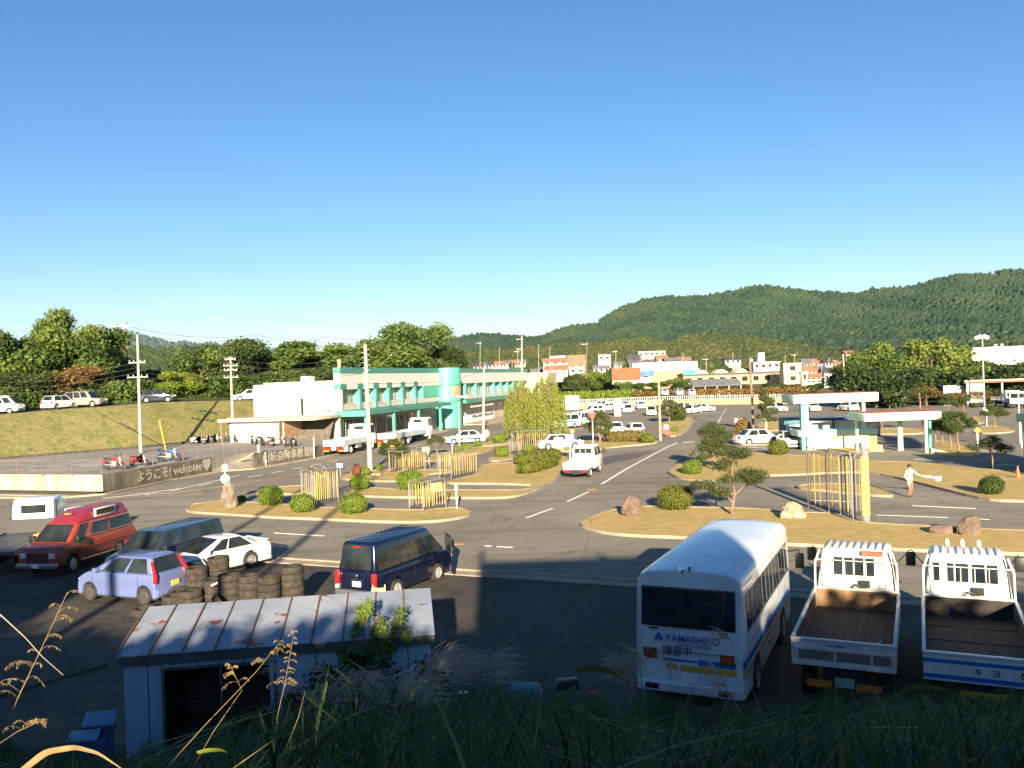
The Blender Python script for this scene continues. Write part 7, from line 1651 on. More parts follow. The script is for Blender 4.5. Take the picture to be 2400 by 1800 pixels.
# ---- people
def person(px, rz, label, shirt, trousers, pose, hair=(.03, .02, .015), skin=(.42, .24, .15), sc_p=1.0):
    o = thing('person', label, 'person', G(*px), rz)
    J = {'pel': (0, 0, .92, .125), 'waist': (0, 0, 1.05, .115), 'chest': (0, 0, 1.28, .15), 'neckb': (0, 0, 1.43, .07), 'neck': (0, 0, 1.49, .055), 'head': (0, -.01, 1.57, .085), 'crown': (0, 0, 1.66, .085),
         'shl': (-.17, 0, 1.40, .062), 'shr': (.17, 0, 1.40, .062)}
    J.update(pose); names = list(J); idx = {n: i for i, n in enumerate(names)}
    E = [('pel', 'waist'), ('waist', 'chest'), ('chest', 'neckb'), ('neckb', 'neck'), ('neck', 'head'), ('head', 'crown'), ('neckb', 'shl'), ('neckb', 'shr'), ('shl', 'ell'), ('ell', 'wrl'), ('wrl', 'hal'), ('shr', 'elr'), ('elr', 'wrr'), ('wrr', 'har'),
         ('pel', 'hil'), ('hil', 'knl'), ('knl', 'anl'), ('anl', 'tol'), ('pel', 'hir'), ('hir', 'knr'), ('knr', 'anr'), ('anr', 'tor')]
    me = bpy.data.meshes.new('body'); me.from_pydata([J[n][:3] for n in names], [(idx[a], idx[c]) for a, c in E], []); bo = bpy.data.objects.new('body', me); col.objects.link(bo)
    md = bo.modifiers.new('s', 'SKIN'); 
    if not me.skin_vertices: pass
    for i, n in enumerate(names): me.skin_vertices[0].data[i].radius = (J[n][3],) * 2; me.skin_vertices[0].data[i].use_root = (n == 'pel')
    bo.modifiers.new('u', 'SUBSURF').levels = 1
    dg = bpy.context.evaluated_depsgraph_get(); dg.update(); m2 = bpy.data.meshes.new_from_object(bo.evaluated_get(dg)); bpy.data.objects.remove(bo)
    m2.materials.clear(); [m2.materials.append(m) for m in (trousers, shirt, mat('skin', skin, .6, .05, 5), mat('shoe_dark', (.04, .035, .03), .7))]
    for p in m2.polygons:
        z, x = p.center.z, abs(p.center.x); d = min((Vector(p.center) - Vector(J[n][:3])).length for n in ('hal', 'har'))
        p.material_index = 2 if (z > 1.455 or d < .10) else (3 if z < .09 else (0 if (z < .95 and d > .2 and x < .2) else 1)); p.use_smooth = True
    link(bpy.data.objects.new('body', m2), o)
    b = MB(); b.lathe([(.02, 1.55), (.098, 1.585), (.105, 1.65), (.085, 1.72), (.02, 1.75)], (0, .015, 0), n=12); b.build('hair', mat('hair_dark', hair, .8), o, smooth=True)
    for s in (-1, 1): b = MB(); b.box(s * .03, -.088, 1.61, .018, .012, .01); b.build('eye', M_blackp, o)
    b = MB(); b.solid8([(-.012, -.10, 1.565), (.012, -.10, 1.565), (.012, -.08, 1.565), (-.012, -.08, 1.565)], [(-.006, -.095, 1.61), (.006, -.095, 1.61), (.006, -.08, 1.61), (-.006, -.08, 1.61)]); b.build('nose', MC['skin'], o)
    for s in ('l', 'r'):
        a, c = Vector(J['wr' + s][:3]), Vector(J['ha' + s][:3]); d = (c - a).normalized(); n = d.orthogonal().normalized()
        for k in range(4): b = MB(); q = c + n * (k - 1.5) * .017; b.path([q, q + d * (.045 + .008 * (k in (1, 2))), q + d * .075 + Vector((0, -.015, 0))], [.008, .0075, .006], 5); b.build('finger', MC['skin'], o)
        b = MB(); b.path([c - n * .02, c - n * .045 + d * .03], [.009, .007], 5); b.build('thumb', MC['skin'], o)
    o.scale = (sc_p,) * 3; return o
walk = {'hil': (-.09, 0, .86, .10), 'knl': (-.09, -.10, .48, .072), 'anl': (-.09, .06, .08, .045), 'tol': (-.09, -.10, .035, .04), 'hir': (.09, 0, .86, .10), 'knr': (.10, .02, .48, .072), 'anr': (.10, .16, .10, .045), 'tor': (.11, .05, .04, .04),
        'ell': (-.25, .03, 1.13, .045), 'wrl': (-.22, -.10, .92, .035), 'hal': (-.21, -.13, .85, .035), 'elr': (.36, -.03, 1.22, .045), 'wrr': (.55, -.05, 1.14, .035), 'har': (.62, -.06, 1.12, .035)}
ps = person((2134,1166), math.radians(180 - 10), 'person in a white shirt and brown trousers walking with a white bundle', mat('white_shirt', (.78, .77, .74), .8, .04, 6), mat('brown_trousers', (.22, .13, .06), .9, .1, 6), walk)
ps.rotation_euler = (0, 0, math.radians(8))
hd = thing('white_bundle', 'white rolled bundle held out to the side by the walking person', 'bundle', G(2134, 1166)); b = MB(); b.path([(.55, -.08, 1.12), (.95, -.1, 1.06), (1.25, -.1, 1.0), (1.45, -.1, .98)], [.035, .06, .05, .03], 8); b.build('roll', MC['white_shirt'], hd, smooth=True); b = MB(); b.box(1.42, -.1, .94, .34, .12, .24, .2); b.build('cloth', MC['white_shirt'], hd, bevel=.04)
stand = {'hil': (-.09, 0, .86, .10), 'knl': (-.10, -.02, .48, .072), 'anl': (-.10, .02, .08, .045), 'tol': (-.11, -.12, .035, .04), 'hir': (.09, 0, .86, .10), 'knr': (.10, -.02, .48, .072), 'anr': (.10, .02, .08, .045), 'tor': (.11, -.12, .035, .04),
         'ell': (-.25, .02, 1.13, .045), 'wrl': (-.27, -.03, .90, .035), 'hal': (-.27, -.05, .82, .035), 'elr': (.25, .02, 1.13, .045), 'wrr': (.27, -.05, .90, .035), 'har': (.27, -.08, .82, .035)}
person((1141,1040), math.radians(20), 'person in a pale yellow jacket standing beside the middle pole', mat('pale_yellow_jacket', (.72, .66, .32), .8, .05, 5), mat('dark_trousers', (.05, .05, .05), .9, .1, 5), stand)
# ================================================================ FOREGROUND SLOPE
gy = np.array([-70, -20, -8, -2, 0, 1.5, 4, 8, 11, 13.2, 14.4, 15.6, 30.]); gzv = np.array([9, 7.8, 7.2, 5.6, 5.35, 5.1, 4.1, 2.5, 1.25, .45, .08, -.10, -.14])
def gz(x, y):
    x = np.asarray(x, float); y = np.asarray(y, float)
    sh = np.interp(x, [-3, 1.5], [0, 1.6]) * np.clip((y - 3) / 8, 0, 1)
    z = np.interp(y - sh, gy, gzv)
    n = (vnoise(x * .9 + 50, y * .9 + 50, 2) - .5) * .35 + (vnoise(x * 2.7 + 20, y * 2.7 + 9, 5) - .5) * .12
    return z + n * np.clip((14.5 - (y - sh)) / 3, 0, 1)
xs_ = np.concatenate([np.linspace(-70, -14, 15), np.linspace(-13.5, 16, 100), np.linspace(17, 70, 15)]); ys_ = np.concatenate([np.linspace(-70, -9, 12), np.linspace(-8, 17.4, 90)])
XX, YY = np.meshgrid(xs_, ys_); ZZ = gz(XX, YY); nx, ny = len(xs_), len(ys_)
F = [(j * nx + i, j * nx + i + 1, (j + 1) * nx + i + 1, (j + 1) * nx + i) for j in range(ny - 1) for i in range(nx - 1)]
M_slope = groundmat('weedy_soil', [(.045, .05, .022), (.075, .06, .035), (.025, .03, .014)], [(1.2, .4, .6), (3, .5, .7)], bump=1, bscale=14)
tag(npmesh('weedy_slope', np.stack([XX, YY, ZZ], 2).reshape(-1, 3), F, M_slope, smooth=True), kind='structure')
RT_ = np.array(rt); UP_ = np.array(upv); FW_ = np.array(fw)
def proj(P):
    q = P - np.array([0, 0, HC]); d = q @ FW_; return 1200 + FPX * (q @ RT_) / d, 900 - FPX * (q @ UP_) / d
envx = [-200, 0, 200, 290, 380, 470, 560, 640, 760, 880, 960, 1060, 1180, 1300, 1450, 1600, 1760, 1900, 2100, 2400, 2700]
envy = [1720, 1735, 1750, 1765, 1730, 1675, 1640, 1590, 1545, 1545, 1560, 1570, 1600, 1625, 1640, 1655, 1650, 1630, 1625, 1635, 1640]
def weeds(name, n, seed, lm, hmin, hmax, wd, y0, y1, label, lean=.5, powr=1.0, segs=3):
    rs = np.random.RandomState(seed); y = y0 + (y1 - y0) * rs.rand(n) ** powr; x = (rs.rand(n) * 2 - 1) * (.66 * y + 1.2)
    base = np.stack([x, y, gz(x, y) - .03], 1)
    h = rs.uniform(hmin, hmax, n) * (.7 + .6 * vnoise(x * 1.3 + 9, y * 1.3, seed)); a = rs.uniform(0, 2 * PI, n); ln = rs.uniform(.15, lean, n)
    side = np.stack([-np.sin(a), np.cos(a), np.zeros(n)], 1); dr = np.stack([np.cos(a), np.sin(a), np.zeros(n)], 1)
    for _ in range(5):
        tip = base + dr * (h * ln)[:, None] + np.array([0, 0, 1]) * (h * (1 - .35 * ln))[:, None]
        px, py = proj(tip); lim = np.interp(px, envx, envy) + 46 * (vnoise(px * .02, px * 0 + seed, 3) - .5) * 2 + rs.uniform(-8, 8, n)
        h = np.where(py < lim, h * .72, h)
    tip = base + dr * (h * ln)[:, None] + np.array([0, 0, 1]) * (h * (1 - .35 * ln))[:, None]; px, py = proj(tip); lim = np.interp(px, envx, envy)
    ok = (py > lim - 30) & (h > .06)
    base, h, a, ln, side, dr = base[ok], h[ok], a[ok], ln[ok], side[ok], dr[ok]; n = len(h); Vs = []
    for j in range(segs + 1):
        t = j / segs; c = base + dr * (h * ln * t ** 2)[:, None] + np.array([0, 0, 1]) * (h * (t - .35 * ln * t ** 2))[:, None]; w = wd * (1 - .92 * t ** 1.5)
        w = w * rs.uniform(.6, 1.4, n)[:, None] if j == 0 else w
        Vs += [c - side * w, c + side * w]
    V = np.stack(Vs, 1).reshape(-1, 3); k = 2 * (segs + 1); idx = np.arange(n) * k
    F = np.concatenate([np.stack([idx + 2 * j, idx + 2 * j + 1, idx + 2 * j + 3, idx + 2 * j + 2], 1) for j in range(segs)])
    tone = np.clip(.42 + rs.normal(size=n) * .22 + .9 * (vnoise(base[:, 0] * .7, base[:, 1] * .7, 7) - .5), 0, 1)
    return tag(npmesh(name, V, F, lm, tone=np.tile(tone, segs)), label, 'weeds', kind='stuff')
L_weed = leafmat('weed_blades', [(.016, .030, .012), (.035, .068, .020), (.07, .12, .032), (.17, .175, .07)])
L_dry = leafmat('dry_grass', [(.16, .12, .06), (.28, .22, .12), (.38, .31, .19)])
weeds('tall_grass', 30000, 1, L_weed, .45, 1.15, .010, 2.2, 16.3, 'dense tall green grass covering the shaded slope below the camera', .7, 1.0)
weeds('fine_grass', 26000, 2, L_weed, .2, .7, .005, 1.6, 16.6, 'fine low grass filling the shaded slope', .9, 1.2)
weeds('dry_grass', 6500, 3, L_dry, .4, 1.1, .004, 2.2, 16.0, 'scattered dry pale stalks among the slope weeds', .5)
weeds('broad_grass', 6000, 4, L_weed, .7, 1.9, .024, 3.0, 15, 'broad arching leaf blades among the slope weeds', 1.0, segs=5)
rs = np.random.RandomState(9); n = 26000; y = rs.uniform(3, 16, n); x = (rs.rand(n) * 2 - 1) * (.66 * y + 1); z = gz(x, y) + rs.rand(n) ** 1.5 * .55
P = np.stack([x, y, z], 1); px, py = proj(P); ok = py > np.interp(px, envx, envy) + 4; P = P[ok]; n = len(P)
nn = rs.normal(size=(n, 3)) * .6 + np.array([0, -.3, 1]); nn /= np.linalg.norm(nn, axis=1)[:, None]; a = np.cross(nn, rs.normal(size=(n, 3))); a /= np.linalg.norm(a, axis=1)[:, None]; b_ = np.cross(nn, a); s = rs.uniform(.02, .055, n)[:, None]
V = np.stack([P - a * s, P - b_ * s * .5, P + a * s, P + b_ * s * .5], 1).reshape(-1, 3)
tag(npmesh('leafy_weeds', V, np.arange(4 * n).reshape(-1, 4), L_weed, tone=np.clip(.45 + rs.normal(size=n) * .25, 0, 1)), 'small broad leaved weeds tangled over the shaded slope', 'weeds', kind='stuff')
weeds('tall_reeds', 12000, 5, L_weed, .9, 2.0, .011, 11.0, 16.6, 'tall rank weeds crowding the foot of the slope', .5)
# silver grass plumes
def plumes(lst, name, label, lm, ln=.5, nb=26, r=.0022):
    rs = np.random.RandomState(17); V = []; T = []
    for (px, py, Y, L, az) in lst:
        top = np.array(at(px, py, Y)); lean = np.array([math.cos(az) * .5, .1, .55]); lean /= np.linalg.norm(lean)
        gx = np.array([top[0] - lean[0] * 1.0, top[1], 0]); gx[2] = float(gz(gx[0], gx[1])); 
        pts = [gx + (top - gx) * t for t in np.linspace(0, 1, 5)]
        for p, q in zip(pts, pts[1:]):
            e = np.array([.004, 0, 0]); V += [p - e, p + e, q + e * .7, q - e * .7]; T.append(.3)
        for k in range(nb):
            st = top - lean * rs.rand() * L * .45; d = lean + rs.normal(size=3) * .30; d /= np.linalg.norm(d); l = L * rs.uniform(.5, 1.0); prev = st; e = rs.normal(size=3); e /= np.linalg.norm(e); e *= r * 1.6
            for j in range(4):
                d = d + np.array([math.cos(az) * .14, 0, -.20]); d /= np.linalg.norm(d); nx_ = prev + d * l / 4; V += [prev - e, prev + e, nx_ + e * .8, nx_ - e * .8]; T.append(.5 + .5 * rs.rand()); prev = nx_
    return tag(npmesh(name, np.array(V), np.arange(len(V)).reshape(-1, 4), lm, tone=T), label, 'silver grass', kind='stuff')
L_pl = leafmat('plume_fibre', [(.18, .15, .13), (.30, .25, .21), (.44, .38, .33)], .5)
pr_ = random.Random(4); lst = []
for i in range(24): lst.append((pr_.uniform(1000, 1190), pr_.uniform(1530, 1590), pr_.uniform(11.5, 13.5), .5, pr_.uniform(-.4, .5)))
for i in range(24): lst.append((pr_.uniform(820, 1010), pr_.uniform(1590, 1640), pr_.uniform(9.5, 12), .42, pr_.uniform(-.4, .5)))
for i in range(12): lst.append((pr_.uniform(1450, 1510), pr_.uniform(1530, 1590), 13.8, .5, pr_.uniform(1.5, 2.6)))
for i in range(6): lst.append((pr_.uniform(1620, 1800), pr_.uniform(1480, 1640), pr_.uniform(9, 12), .3, pr_.uniform(-.5, 3.4)))
for i in range(10): lst.append((pr_.uniform(640, 840), pr_.uniform(1560, 1640), pr_.uniform(9, 11), .3, pr_.uniform(-.5, 3.4)))
plumes(lst, 'silver_grass', 'pale feathery silver grass plumes rising from the weeds', L_pl)

# individual stalks close to the camera
M_stalk = mat('golden_stalk', (.22, .155, .06), .7, .2, 30); M_stg = mat('green_stalk', (.16, .20, .05), .7, .2, 30); M_blade = mat('dry_blade', (.25, .17, .075), .7, .25, 20)
def stalk(pts, Y, label, m=M_stalk, r=.0022, pan=None, name='grass_stalk', pl_=.09, seed=0, npn=16, spike=True):
    P = [at(px, py, Y + i * .03) for i, (px, py) in enumerate(pts)]
    Ps = []
    for i in range(len(P) - 1):
        for k in range(4): Ps.append(P[i].lerp(P[i + 1], k / 4))
    r = r * .62
    Ps.append(P[-1]); b = MB(); b.path(Ps, [r * (1 - .6 * i / len(Ps)) for i in range(len(Ps))], 5)
    # root it in the slope
    g = Ps[0].copy(); d = (Ps[0] - Ps[2]).normalized(); g2 = Ps[0] + d * .5; g2.z = min(g2.z, float(gz(g2.x, g2.y))); b.path([g2, Ps[0]], r * 1.05, 5)
    rs = random.Random(seed)
    if pan:
        t0 = pan
        for i in range(int(npn * 1.5)):
            u = t0 + (1 - t0) * i / (npn * 1.5); p = Ps[min(len(Ps) - 1, int(u * (len(Ps) - 1)))].lerp(Ps[min(len(Ps) - 1, int(u * (len(Ps) - 1)) + 1)], rs.random()); sgn = rs.choice((-1, 1)); L = pl_ * (1.1 - .75 * (i / (npn * 1.5))) * rs.uniform(.45, 1.1)
            dx = sgn * rs.uniform(.35, .95); w_ = [p]; v_ = Vector((dx, rs.uniform(-.5, .5), rs.uniform(.4, 1.0))).normalized() * L / 4
            for k in range(5): w_.append(w_[-1] + v_); v_ = v_ + Vector((0, 0, -L * .075)) + Vector((rs.uniform(-1, 1), rs.uniform(-1, 1), 0)) * L * .02
            b.path(w_, [r * .34, r * .3, r * .26, r * .22, r * .2, r * .15], 4)
            if spike:
                for k in range(7): c = w_[2 + k // 2].lerp(w_[min(5, 3 + k // 2)], rs.random()); q = c + Vector((rs.uniform(-.005, .005), 0, -rs.uniform(.004, .009))); b.tube(c, q, .0010, .0003, 4)
    return tag(b.build(name, m), label, 'grass stalk')
stalk([(-6,1760),(40,1640),(90,1535),(158,1388)], 2.3, 'golden stalk crossing the left edge with drooping seed heads', M_stalk, .0026, .35, pl_=.10, seed=1, npn=12)
stalk([(0,1440),(60,1495),(100,1540),(148,1582)], 2.2, 'straight pale broken stalk slanting down at the left edge', mat('pale_stalk', (.40, .35, .27), .7), .0022)
stalk([(385,1805),(480,1700),(600,1575),(660,1500)], 2.6, 'long thin stalk slanting right across the shed wall', M_stalk, .0019, .75, pl_=.05, seed=3, npn=9)
stalk([(440,1820),(500,1715),(567,1618),(540,1560)], 2.7, 'second slanting stalk ending below the shed window', M_stalk, .0018, .8, pl_=.05, seed=4, npn=8)
stalk([(640,1805),(650,1680),(668,1600),(690,1478)], 3.2, 'upright stalk with feathery tip in front of the shed', M_stalk, .0024, .6, pl_=.05, seed=5, npn=18)
stalk([(655,1800),(672,1750),(700,1680),(715,1620)], 3.0, 'short golden stalk beside the upright feathery one', M_stalk, .002)
stalk([(0,1742),(40,1715),(90,1692),(100,1690)], 2.1, 'short stalk bent right at the lower left edge', M_stalk, .0018, .4, pl_=.06, seed=6, npn=8)
stalk([(1569,1805),(1623,1621),(1694,1440),(1702,1340)], 4.5, 'thin green stalk rising over the bus rear', M_stg, .0022, .72, pl_=.14, seed=7, npn=16, spike=False)
stalk([(1270,1700),(1310,1560),(1352,1390),(1388,1205)], 6.0, 'thin stalk with airy top against the sunlit road', M_stg, .0026, .70, pl_=.26, seed=8, npn=18, spike=False)
stalk([(1908,1800),(1950,1690),(1987,1594),(1990,1590)], 4.0, 'left leg of the folded stalk below the worn truck', M_stg, .0024); stalk([(2052,1786),(2020,1690),(1990,1598),(1985,1590)], 4.0, 'right leg of the folded stalk below the worn truck', M_stg, .0024)
stalk([(540,1805),(640,1735),(700,1706),(760,1690)], 2.4, 'flat stalk running low across the bottom left', M_stalk, .0018)
def blade(pts, Y, w, label, m):
    P = [at(px, py, Y) for px, py in pts]; Q_ = []
    for i in range(len(P) - 1):
        for k in range(5): Q_.append(P[i].lerp(P[i + 1], k / 5))
    Q_.append(P[-1]); Q_ = [Q_[0]] + [(Q_[i - 1] + Q_[i] * 2 + Q_[i + 1]) / 4 for i in range(1, len(Q_) - 1)] + [Q_[-1]]
    V = []; n = len(Q_)
    for i, p in enumerate(Q_):
        k = w * math.sin(PI * (.25 + .75 * i / (n - 1))) + .0006; t = (Q_[min(i + 1, n - 1)] - Q_[max(i - 1, 0)]).normalized(); s_2 = t.cross(Vector((0, 1, .5))).normalized(); V += [p - s_2 * k, p + s_2 * k, p + Vector((0, -.0012, 0))]
    b = MB(); b.add(V, [f for i in range(n - 1) for f in ((3 * i, 3 * i + 3, 3 * i + 5, 3 * i + 2), (3 * i + 2, 3 * i + 5, 3 * i + 4, 3 * i + 1), (3 * i + 1, 3 * i + 4, 3 * i + 3, 3 * i))])
    return tag(b.build('grass_plant', m, smooth=True), label, 'grass plant')
blade([(40,1815),(108,1762),(176,1751),(230,1765),(290,1805)], 1.9, .008, 'wide dry tan blade arching at the bottom left corner', M_blade)
blade([(462,1764),(490,1758),(520,1758),(532,1764)], 2.6, .008, 'short bright yellow green blade at the bottom left', mat('yellow_green_blade', (.22, .27, .03), .6, .15, 20))
blade([(2085,1640),(2139,1608),(2200,1612),(2262,1637)], 6.5, .03, 'arching green blade just below the striped truck', M_stg); blade([(1350,1572),(1390,1565),(1430,1572),(1460,1596)], 8, .04, 'yellowish broad leaf beside the bus rear corner', mat('yellowish_leaf', (.17, .19, .03), .7))
blade([(1285,1670),(1310,1640),(1340,1615),(1356,1600)], 7, .03, 'upright green blade left of the bus', M_stg)

# ================================================================ SHED
so_ = Vector((-6.97, 14.9, 0)); sdv = Vector((5.32, .70, 0)); SL = sdv.length; SA = math.atan2(sdv.y, sdv.x); SD = 1.75
sh_ = thing('tin_shed', 'rusty grey tin roofed shed with pale blue walls half swallowed by weeds', 'shed', so_, SA)
M_roof = groundmat('rusty_tin', [(.22, .25, .30), (.29, .31, .34), (.17, .065, .04), (.15, .18, .22)], [(.8, .4, .65), (1.6, .60, .64), (2.2, .55, .75)], rough=.45, bump=.3, bscale=5)
M_swall = groundmat('pale_blue_tin', [(.24, .37, .50), (.30, .42, .53), (.16, .20, .20)], [(1.2, .4, .6), (1.6, .62, .75)], rough=.5, bump=.2, stretch=(1, 1, .5))
M_seam = mat('rusty_seam', (.12, .09, .08), .7, .4, 4, c2=(.20, .07, .03)); ze, zb_ = 2.30, 2.66; np_ = 10; pw = (SL + .16) / np_
for i in range(np_):
    x0 = -.08 + i * pw; x1 = x0 + pw - .008; dz = .006 * (i % 2)
    b = MB(); b.solid8([(x0, -.12, ze + dz), (x1, -.12, ze + dz), (x1, SD + .1, zb_ + dz), (x0, SD + .1, zb_ + dz)], [(x0, -.12, ze + .02 + dz), (x1, -.12, ze + .02 + dz), (x1, SD + .1, zb_ + .02 + dz), (x0, SD + .1, zb_ + .02 + dz)])
    b.build('roof_panel', M_roof, sh_)
    b = MB(); b.solid8([(x0 - .018, -.12, ze + .02), (x0 + .018, -.12, ze + .02), (x0 + .018, SD + .1, zb_ + .02), (x0 - .018, SD + .1, zb_ + .02)], [(x0 - .01, -.12, ze + .062), (x0 + .01, -.12, ze + .062), (x0 + .01, SD + .1, zb_ + .062), (x0 - .01, SD + .1, zb_ + .062)]); b.build('roof_seam', M_seam, sh_)
M_eave = mat('dark_eave', (.07, .08, .085), .7, .3, 2)
pbox(sh_, 'eave_board', M_eave, -.06, SL + .06, -.10, -.06, ze - .16, ze - .002); pbox(sh_, 'side_board', M_eave, SL + .0, SL + .05, -.05, SD, ze - .12, ze - .0)
wx0, wx1, wz0, wz1 = .68, 2.55, .55, 1.98
for i in range(13):
    x0 = i * SL / 13; x1 = x0 + SL / 13 - .02; zt = ze - .16
    if i == 1: pbox(sh_, 'wall_panel', M_swall, x0, wx0 - .055, 0, .022, wz0, wz1 + .05)
    if x1 > wx0 + .1 and x0 < wx1 - .1: pbox(sh_, 'wall_panel', M_swall, x0, x1, 0, .02 + .004 * (i % 2), wz1 + .05, zt); pbox(sh_, 'wall_panel', M_swall, x0, x1, 0, .02 + .004 * (i % 2), 0, wz0)
    else: pbox(sh_, 'wall_panel', M_swall, x0, x1, 0, .02 + .004 * (i % 2), 0, zt)
M_in = mat('shed_interior_shade', (.035, .032, .028), .9, .3, 3)  # interior gloom put into the colour of added dark sheets, shelf and hose
pbox(sh_, 'side_wall', M_swall, 0, .02, .03, SD, 0, ze - .02); pbox(sh_, 'interior_shade_sheet', M_in, .03, SL - .03, 1.0, 1.02, 0, ze); pbox(sh_, 'interior_shade_sheet', M_in, .03, .05, .04, 1.0, 0, ze); pbox(sh_, 'interior_shade_sheet', M_in, .06, SL - .06, .04, 1.0, .0, .03); pbox(sh_, 'side_wall', M_swall, SL - .02, SL, .03, SD, 0, ze - .02); pbox(sh_, 'back_wall', M_swall, 0, SL, SD, SD + .02, 0, ze + .3)
pbox(sh_, 'backing', M_seam, .06, .62, .028, .038, 0, ze - .17); pbox(sh_, 'backing', M_seam, 2.62, SL - .06, .028, .038, 0, ze - .17); pbox(sh_, 'backing', M_seam, .64, 2.6, .028, .038, 2.04, ze - .17)
for d in ((wx0 - .05, wx1 + .05, -.02, .03, wz1, wz1 + .05), (wx0 - .05, wx0, -.02, .03, wz0, wz1), (wx1, wx1 + .05, -.02, .03, wz0, wz1), (wx0, wx1, -.02, .03, wz0 - .05, wz0), (1.62, 1.66, -.01, .02, wz0, wz1)): pbox(sh_, 'window_frame', M_eave, *d)
pbox(sh_, 'shelf', M_in, .1, SL - .1, .75, .98, .9, .95)
b = MB(); rs2 = random.Random(2)
for i in range(7): b.path([(1.0 + .05 * math.sin(i), .3, 1.2 + i * .09), (1.2, .35, 1.18 + i * .09), (1.35 + .03 * i, .3, 1.22 + i * .09)], .012, 5)
b.build('coiled_hose', M_in, sh_, smooth=True)
# climbing plant over the roof edge
lob = []; vb = MB()
wc = lambda x, y, z: sh_.matrix_world if False else None
cA, sA = math.cos(SA), math.sin(SA)
def sw(x, y, z): return (so_.x + x * cA - y * sA, so_.y + x * sA + y * cA, z)
for (px, py) in ((800,1520),(830,1500),(845,1440),(862,1425),(838,1470),(880,1490),(893,1465),(905,1500),(925,1470),(940,1440),(915,1510),(870,1515),(820,1540),(900,1530),(950,1490)):
    p = at(px, py, 15.4); lob.append((p.x, p.y, p.z, .13, .15, .20, R.uniform(.4, .8))); vb.path([sw(4.2 + R.uniform(-.4, .4), -.15, 1.6), (p.x, p.y, p.z - .1), (p.x, p.y, p.z + .15)], [.012, .008, .004], 5)
V, F, t = leafcloud(lob, 3600, .020, 301, shell=.1)
vn = thing('climbing_plant', 'bright leafy climber growing over the right end of the shed roof', 'plant', (0, 0, 0)); npmesh('foliage', V, F, L_bush, tone=t, parent=vn); vb.build('stems', M_bark, vn)
lob = []
for i in range(60): x = R.uniform(2.9, 6.2); p = sw(x, -.3 - R.random() * 1.0, R.uniform(.3, 2.05 - max(0, x - 5.2) * .9)); lob.append((*p, .30, .22, .32, R.uniform(.1, .6)))
V, F, t = leafcloud(lob, 14000, .035, 302, shell=.2); tag(npmesh('creeper_mass', V, F, L_weed, tone=t), 'dark creeper mass hiding the right half of the shed wall', 'creeper', kind='stuff')
# blue bin
bn = thing('storage_bin', 'faded blue two lidded storage bin at the left foot of the shed', 'bin', at(218, 1790, 15.1) * 1.0, math.radians(8)); bn.location.z = .02; bn.scale = (.85, .85, .85)
M_bin = mat('bin_blue', (.025, .075, .19), .5, .15, 2)
pbox(bn, 'body', M_bin, -.38, .36, -.28, .30, 0, .95, bevel=.03); M_lid = mat('lid_blue', (.13, .23, .34), .5, .15, 2)
b = MB(); b.solid8([(-.40, -.32, .96), (.2, -.32, .96), (.2, .0, 1.05), (-.40, .0, 1.05)], [(-.40, -.32, 1.0), (.2, -.32, 1.0), (.2, .0, 1.1), (-.4, .0, 1.1)]); b.build('lid', M_lid, bn, bevel=.01)
b = MB(); b.solid8([(-.22, .02, 1.12), (.42, .02, 1.12), (.42, .36, 1.28), (-.22, .36, 1.28)], [(-.22, .02, 1.17), (.42, .02, 1.17), (.42, .36, 1.34), (-.22, .36, 1.34)]); b.build('lid', M_lid, bn, bevel=.01)
pbox(bn, 'upper_body', M_bin, -.2, .38, .04, .32, .95, 1.12)
# low kerb line at the near left of the lot
b = MB(); strip(G(-200, 1690), G(250, 1560), .10, -.02, .05, b); tag(b.build('lot_kerb', M_lot), kind='structure')
# junk half hidden by the weeds
for px, py, Y, m, lb, sz in ((1040,1585,13.2,M_red2,'red plastic fragment glimpsed among the silver grass',.07),(1388,1625,14.6,M_red2,'red fragment under the weeds left of the bus',.07),(1085,1622,13.4,M_white,'small white bag in the weeds below the plumes',.07),(1330,1600,15.0,M_blackp,'dark discarded tank beside the bus rear corner',.22),(1230,1612,14.6,mat('teal_sheet', (.05, .15, .17), .6),'dull teal sheet lying among the weeds',.3)):
    p = at(px, py, Y); b = MB(); rs3 = random.Random(px); b.solid8([(rs3.uniform(-.1, .1) * sz + x * sz, rs3.uniform(-.1, .1) * sz + y * sz * .6, 0) for x, y in ((-1, -1), (1, -1), (1, 1), (-1, 1))], [(x * sz * .8, y * sz * .5, sz * .7 * rs3.uniform(.6, 1.2)) for x, y in ((-1, -1), (1, -1), (1, 1), (-1, 1))])
    o = b.build('discarded_item', m, bevel=.02); o.location = (p.x, p.y, p.z - sz * .4); tag(o, lb, 'junk')

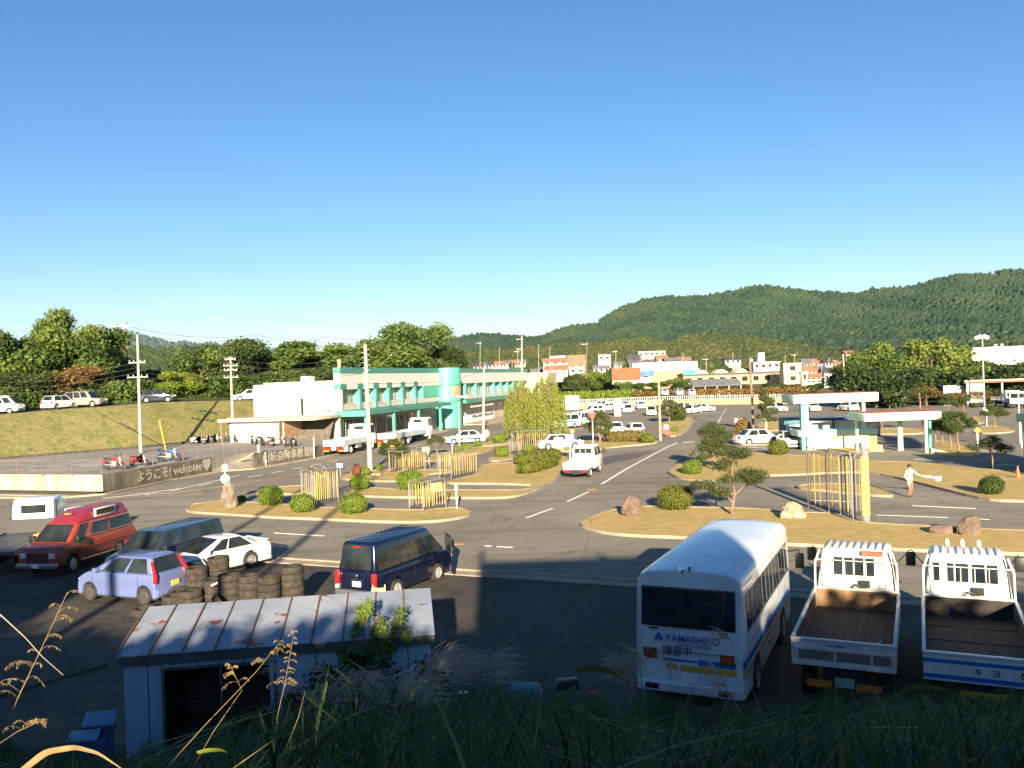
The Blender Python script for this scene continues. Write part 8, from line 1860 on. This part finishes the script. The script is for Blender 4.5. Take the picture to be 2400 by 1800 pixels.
# ================================================================ BEHIND THE CAMERA: what throws the long shadows; unseen house, hut and hedges added for it
def rear_house(label, x0, x1, ztop, y0=-13, y1=-6, wallm=M_bg):  # unseen box building, added for the shadow it throws
    o = thing('unseen_shade_house', label, 'house', ((x0 + x1) / 2, y1, 5.5)); w = (x1 - x0) / 2; h = ztop - 5.5
    pbox(o, 'wall', wallm, -w, w, y0 - y1, 0, -.6, h - .35); pbox(o, 'roof', M_rg, -w - .05, w + .05, y0 - y1 - .3, .15, h - .35, h)
    for x in (-w * .5, w * .4): window_b = pbox(o, 'window', M_glass, x - .6, x + .6, 0, .03, 1.2, 2.4); pbox(window_b, 'sill', M_whited, x - .7, x + .7, .0, .10, 1.1, 1.18)
    return o
rear_house('unseen flat roofed beige house added behind the viewpoint to cast shade', -34, -14.3, 11.9)
rear_house('unseen small flat roofed hut added just behind the viewpoint to cast shade', -.35, 5.9, 10.6, y0=-10)
b = MB(); b.tube((-.45, -6.2, 6), (-.45, -6.2, 11.3), .09, n=8); tag(b.build('vent_pipe', M_steel), 'steel vent pipe standing beside the hilltop hut', 'pipe')
for x, lb in ((-12.55, 'tall concrete pole farther left on the hilltop behind the viewpoint'), (-8.55, 'tall concrete pole nearer the hut on the hilltop behind the viewpoint')):
    b = MB(); b.tube((0, 0, 0), (0, 0, 15.5), .19, .13, 10); o = b.build('utility_pole', M_polec, smooth=True); o.location = (x, -6.0, 6.0); tag(o, lb, 'pole')
tree('round1', (4.6, -7.5, 6.0), 6.1, 3.4, 'garden tree rising beside the hilltop hut behind the viewpoint')
lob = [(x, -6.5, 6.9 + .15 * math.sin(x * 2.1), 1.1, .8, 1.75 + .15 * math.sin(x * 1.3), .4) for x in np.arange(-14, -.5, .8)]  # both hedges are unseen, their height shaped to set the shadow edge
V, F, t = leafcloud(lob, 40000, .14, 401, shell=.0); tag(npmesh('hedge', V, F, L_dark, tone=t), 'unseen low hedge added left of the hut behind the viewpoint to cast shade', 'hedge')
lob = [(x, -6.5, 6.9 + .3 * math.sin(x * .9), 1.2, .8, 1.8, .4) for x in np.arange(6.4, 34, .9)]
V, F, t = leafcloud(lob, 60000, .16, 402, shell=.0); tag(npmesh('hedge', V, F, L_dark, tone=t), 'unseen taller hedge added right of the hut behind the viewpoint to cast shade', 'hedge')
